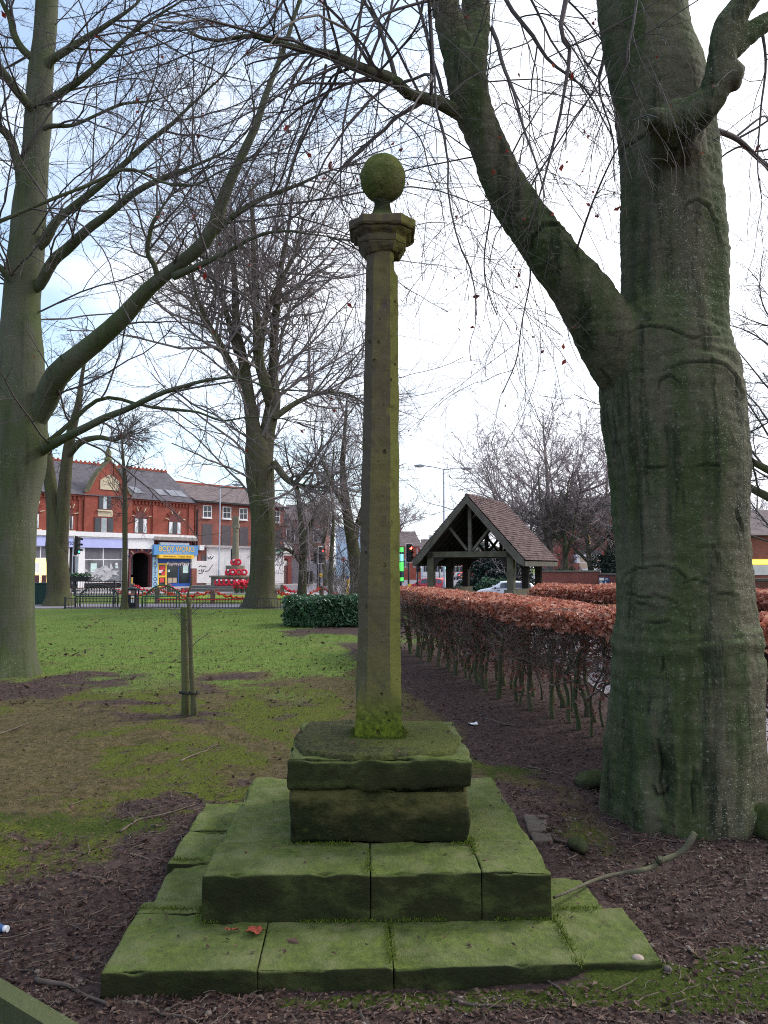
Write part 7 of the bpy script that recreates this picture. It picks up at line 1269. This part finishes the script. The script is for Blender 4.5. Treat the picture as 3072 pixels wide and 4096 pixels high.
# ------------------------------------------------------------------ cars
M_tyre = plain('tyre_rubber', lin(30, 30, 32), .8, .1); M_rim = plain('alloy_rim', lin(150, 152, 158), .35, .1); M_cglass = glassy('car_glass', (.05, .07, .09), .05); M_tail = plain('red_lamp_lens', lin(170, 30, 34), .3); M_brake = lit('lit_brake_lamp', (1, .06, .06), 3.); M_head = plain('clear_lamp_lens', lin(206, 210, 216), .2)
def paint(nm, c): t = NT(nm, .28, .5); t.col(c); t.b.inputs['Coat Weight'].default_value = .4; return t.m
def car(label, loc, rz, mat, brake=False, L=4.2, W_=1.76, H=1.48, grp=None, van=False):
    root = thing('parked_van' if van else 'car', label, 'van' if van else 'car', loc, rz, grp); P_ = dict(parent=root, local=True); h = L/2   # local x forward
    if van: st = [(-h, .35, 1.0, 1.95, .86), (-h+.08, .3, 1.05, 2.05, .95), (.3*h, .3, 1.05, 2.05, .95), (.55*h, .3, 1.05, 1.95, .93), (.80*h, .3, 1.08, 1.12, .9), (.97*h, .34, .95, .98, .82), (h, .4, .8, .85, .7)]
    else: st = [(-h, .42, .80, .86, .70), (-h+.10, .30, .92, 1.02, .92), (-h+.34, .26, .95, 1.30, .97), (-h+.75, .24, .96, H-.05, 1.0), (-.25, .22, .94, H, 1.0), (.35, .22, .92, H-.06, 1.0), (.95, .22, .90, 1.10, 1.0), (1.22, .23, .89, .93, .99), (h-.35, .27, .78, .82, .94), (h-.10, .32, .66, .70, .84), (h, .42, .55, .58, .66)]
    m = MB(); V = []
    for x, zb, zbelt, zr, wf in st:
        w = W_/2*wf; tw = w*.76 if zr-zbelt > .15 else w*.86; V += [(x, -w*.9, zb), (x, -w, zb+.18), (x, -w, (zb+zbelt)/2+.08), (x, -w*.96, zbelt), (x, -tw, zr-.05 if zr-zbelt > .1 else zr), (x, -tw*.7, zr), (x, tw*.7, zr), (x, tw, zr-.05 if zr-zbelt > .1 else zr), (x, w*.96, zbelt), (x, w, (zb+zbelt)/2+.08), (x, w, zb+.18), (x, w*.9, zb)]
    n = 12; F = [(k*n+i, k*n+(i+1) % n, (k+1)*n+(i+1) % n, (k+1)*n+i) for k in range(len(st)-1) for i in range(n)]; m.add(V, np.array(F), 0, True); m.F.append((np.array([list(range(n))[::-1]]), 0, False)); m.F.append((np.array([list(range((len(st)-1)*n, len(st)*n))]), 0, False)); m.build('body', mat, **P_)
    def xs(x):
        for a, b in zip(st[:-1], st[1:]):
            if a[0] <= x <= b[0]: f_ = (x-a[0])/(b[0]-a[0]); return [a[i]*(1-f_)+b[i]*f_ for i in range(5)]
    def sidewin(xa, xb, sy, n=5):
        m = MB(); V = []
        for x in np.linspace(xa, xb, n): _, zb, zbelt, zr, wf = xs(x); w = W_/2*wf; tw = w*.76; zt2 = max(zbelt+.03, zr-.10); f_ = (zt2-zbelt)/max(.05, (zr-.05-zbelt)); V += [(x, sy*(w*.96+.006), zbelt+.03), (x, sy*(w*.96*(1-f_)+tw*f_+.008), zt2)]
        m.add(V, [(2*i, 2*i+2, 2*i+3, 2*i+1) for i in range(n-1)], 0, True); m.build('window', M_cglass, **P_)
    for sy in (-1, 1):
        if van: sidewin(.35*h, .62*h, sy)
        else: sidewin(-.18, 1.0, sy); sidewin(-1.15, -.24, sy); sidewin(-h+.42, -1.22, sy)
        m = MB(); m.sphere((h-.28, sy*W_*.36, .66), .16, 10, 0, (1, .6, .5)); m.build('headlight', M_head, **P_); m = MB(); m.box(-h-.004, -h+.14, sy*W_*.30-.10, sy*W_*.30+.10, .78, .98); m.build('tail_light', M_brake if brake else M_tail, **P_)
        m = MB(); m.sphere((.80, sy*(W_/2+.06), .98), .10, 8, 0, (.7, 1, .7)); m.build('mirror', M_black, **P_)
        if not van:
            for x in (-.35, .55): m = MB(); m.box(x-.1, x+.1, sy*(W_/2+.0)-.012, sy*(W_/2)+.016, .80, .835); m.build('door_handle', M_black, **P_)
        for x in (-h+.78, h-.80):
            m = MB(); P = [(x, sy*(W_/2-.20), .31), (x, sy*(W_/2+.012), .31)]; m.tube(P, .31, 20, sm=False); w_ = m.build('wheel', M_tyre, **P_); m = MB(); m.disc((x, sy*(W_/2+.016), .31), (0, sy, 0), .20, 0, 12); m.build('rim', M_rim, w_, True)
    if not van:
        def endwin(xa, xb):
            _, zb, zbelt, zr, wf = xs(xa); _, zb2, zbelt2, zr2, wf2 = xs(xb); m = MB(); wa, wb = W_/2*wf*.74, W_/2*wf2*.62; o = .012; m.add([(xa, -wa, zr+o), (xa, wa, zr+o), (xb, wb, zr2+o), (xb, -wb, zr2+o)], [(0, 1, 2, 3)]); m.build('windscreen', M_cglass, **P_)
        endwin(1.16, .42); endwin(-h+.16, -h+.66)
        m = MB(); m.box(-h-.012, -h+.02, -.26, .26, .55, .66); m.build('number_plate', M_yel, **P_)
    if brake: m = MB(); m.box(-h+.60, -h+.72, -.18, .18, H-.055, H-.015); m.build('brake_light', M_brake, **P_)
    return root
X, Y = Xat(2020, 58), 58; car('white hatchback waiting side on behind the lychgate posts', (X, Y, gz1(X, Y)), PI-.10, paint('white_car_paint', lin(226, 230, 238)), L=4.3)
X, Y = Xat(1716, 74), 74; car('red hatchback with lit brake lamps behind the left lychgate post', (X, Y, gz1(X, Y)), PI-.55, paint('red_car_paint', lin(196, 40, 52)), True)
far = [(1886, 165, 'bright red car with brake lamps on queueing far down the street', lin(200, 40, 50), True, False), (1838, 150, 'dark car queueing far left of the bright red one', lin(70, 50, 60), True, False), (1950, 190, 'small orange car far right beside the dark evergreen', lin(200, 110, 60), False, False)]
for px, Y, tx, c, bk, vn in far: X = Xat(px, Y); car(tx, (X, Y, gz1(X, Y)), PI/2+.1, paint('far_car_paint', c), bk, grp='cars queueing far down the street')
X = Xat(1905, 172); car('white van behind the bright red car far down the street', (X, 172, gz1(X, 172)), PI/2, paint('white_van_paint', lin(220, 220, 224)), grp='cars queueing far down the street', van=True, L=4.8, W_=1.9)
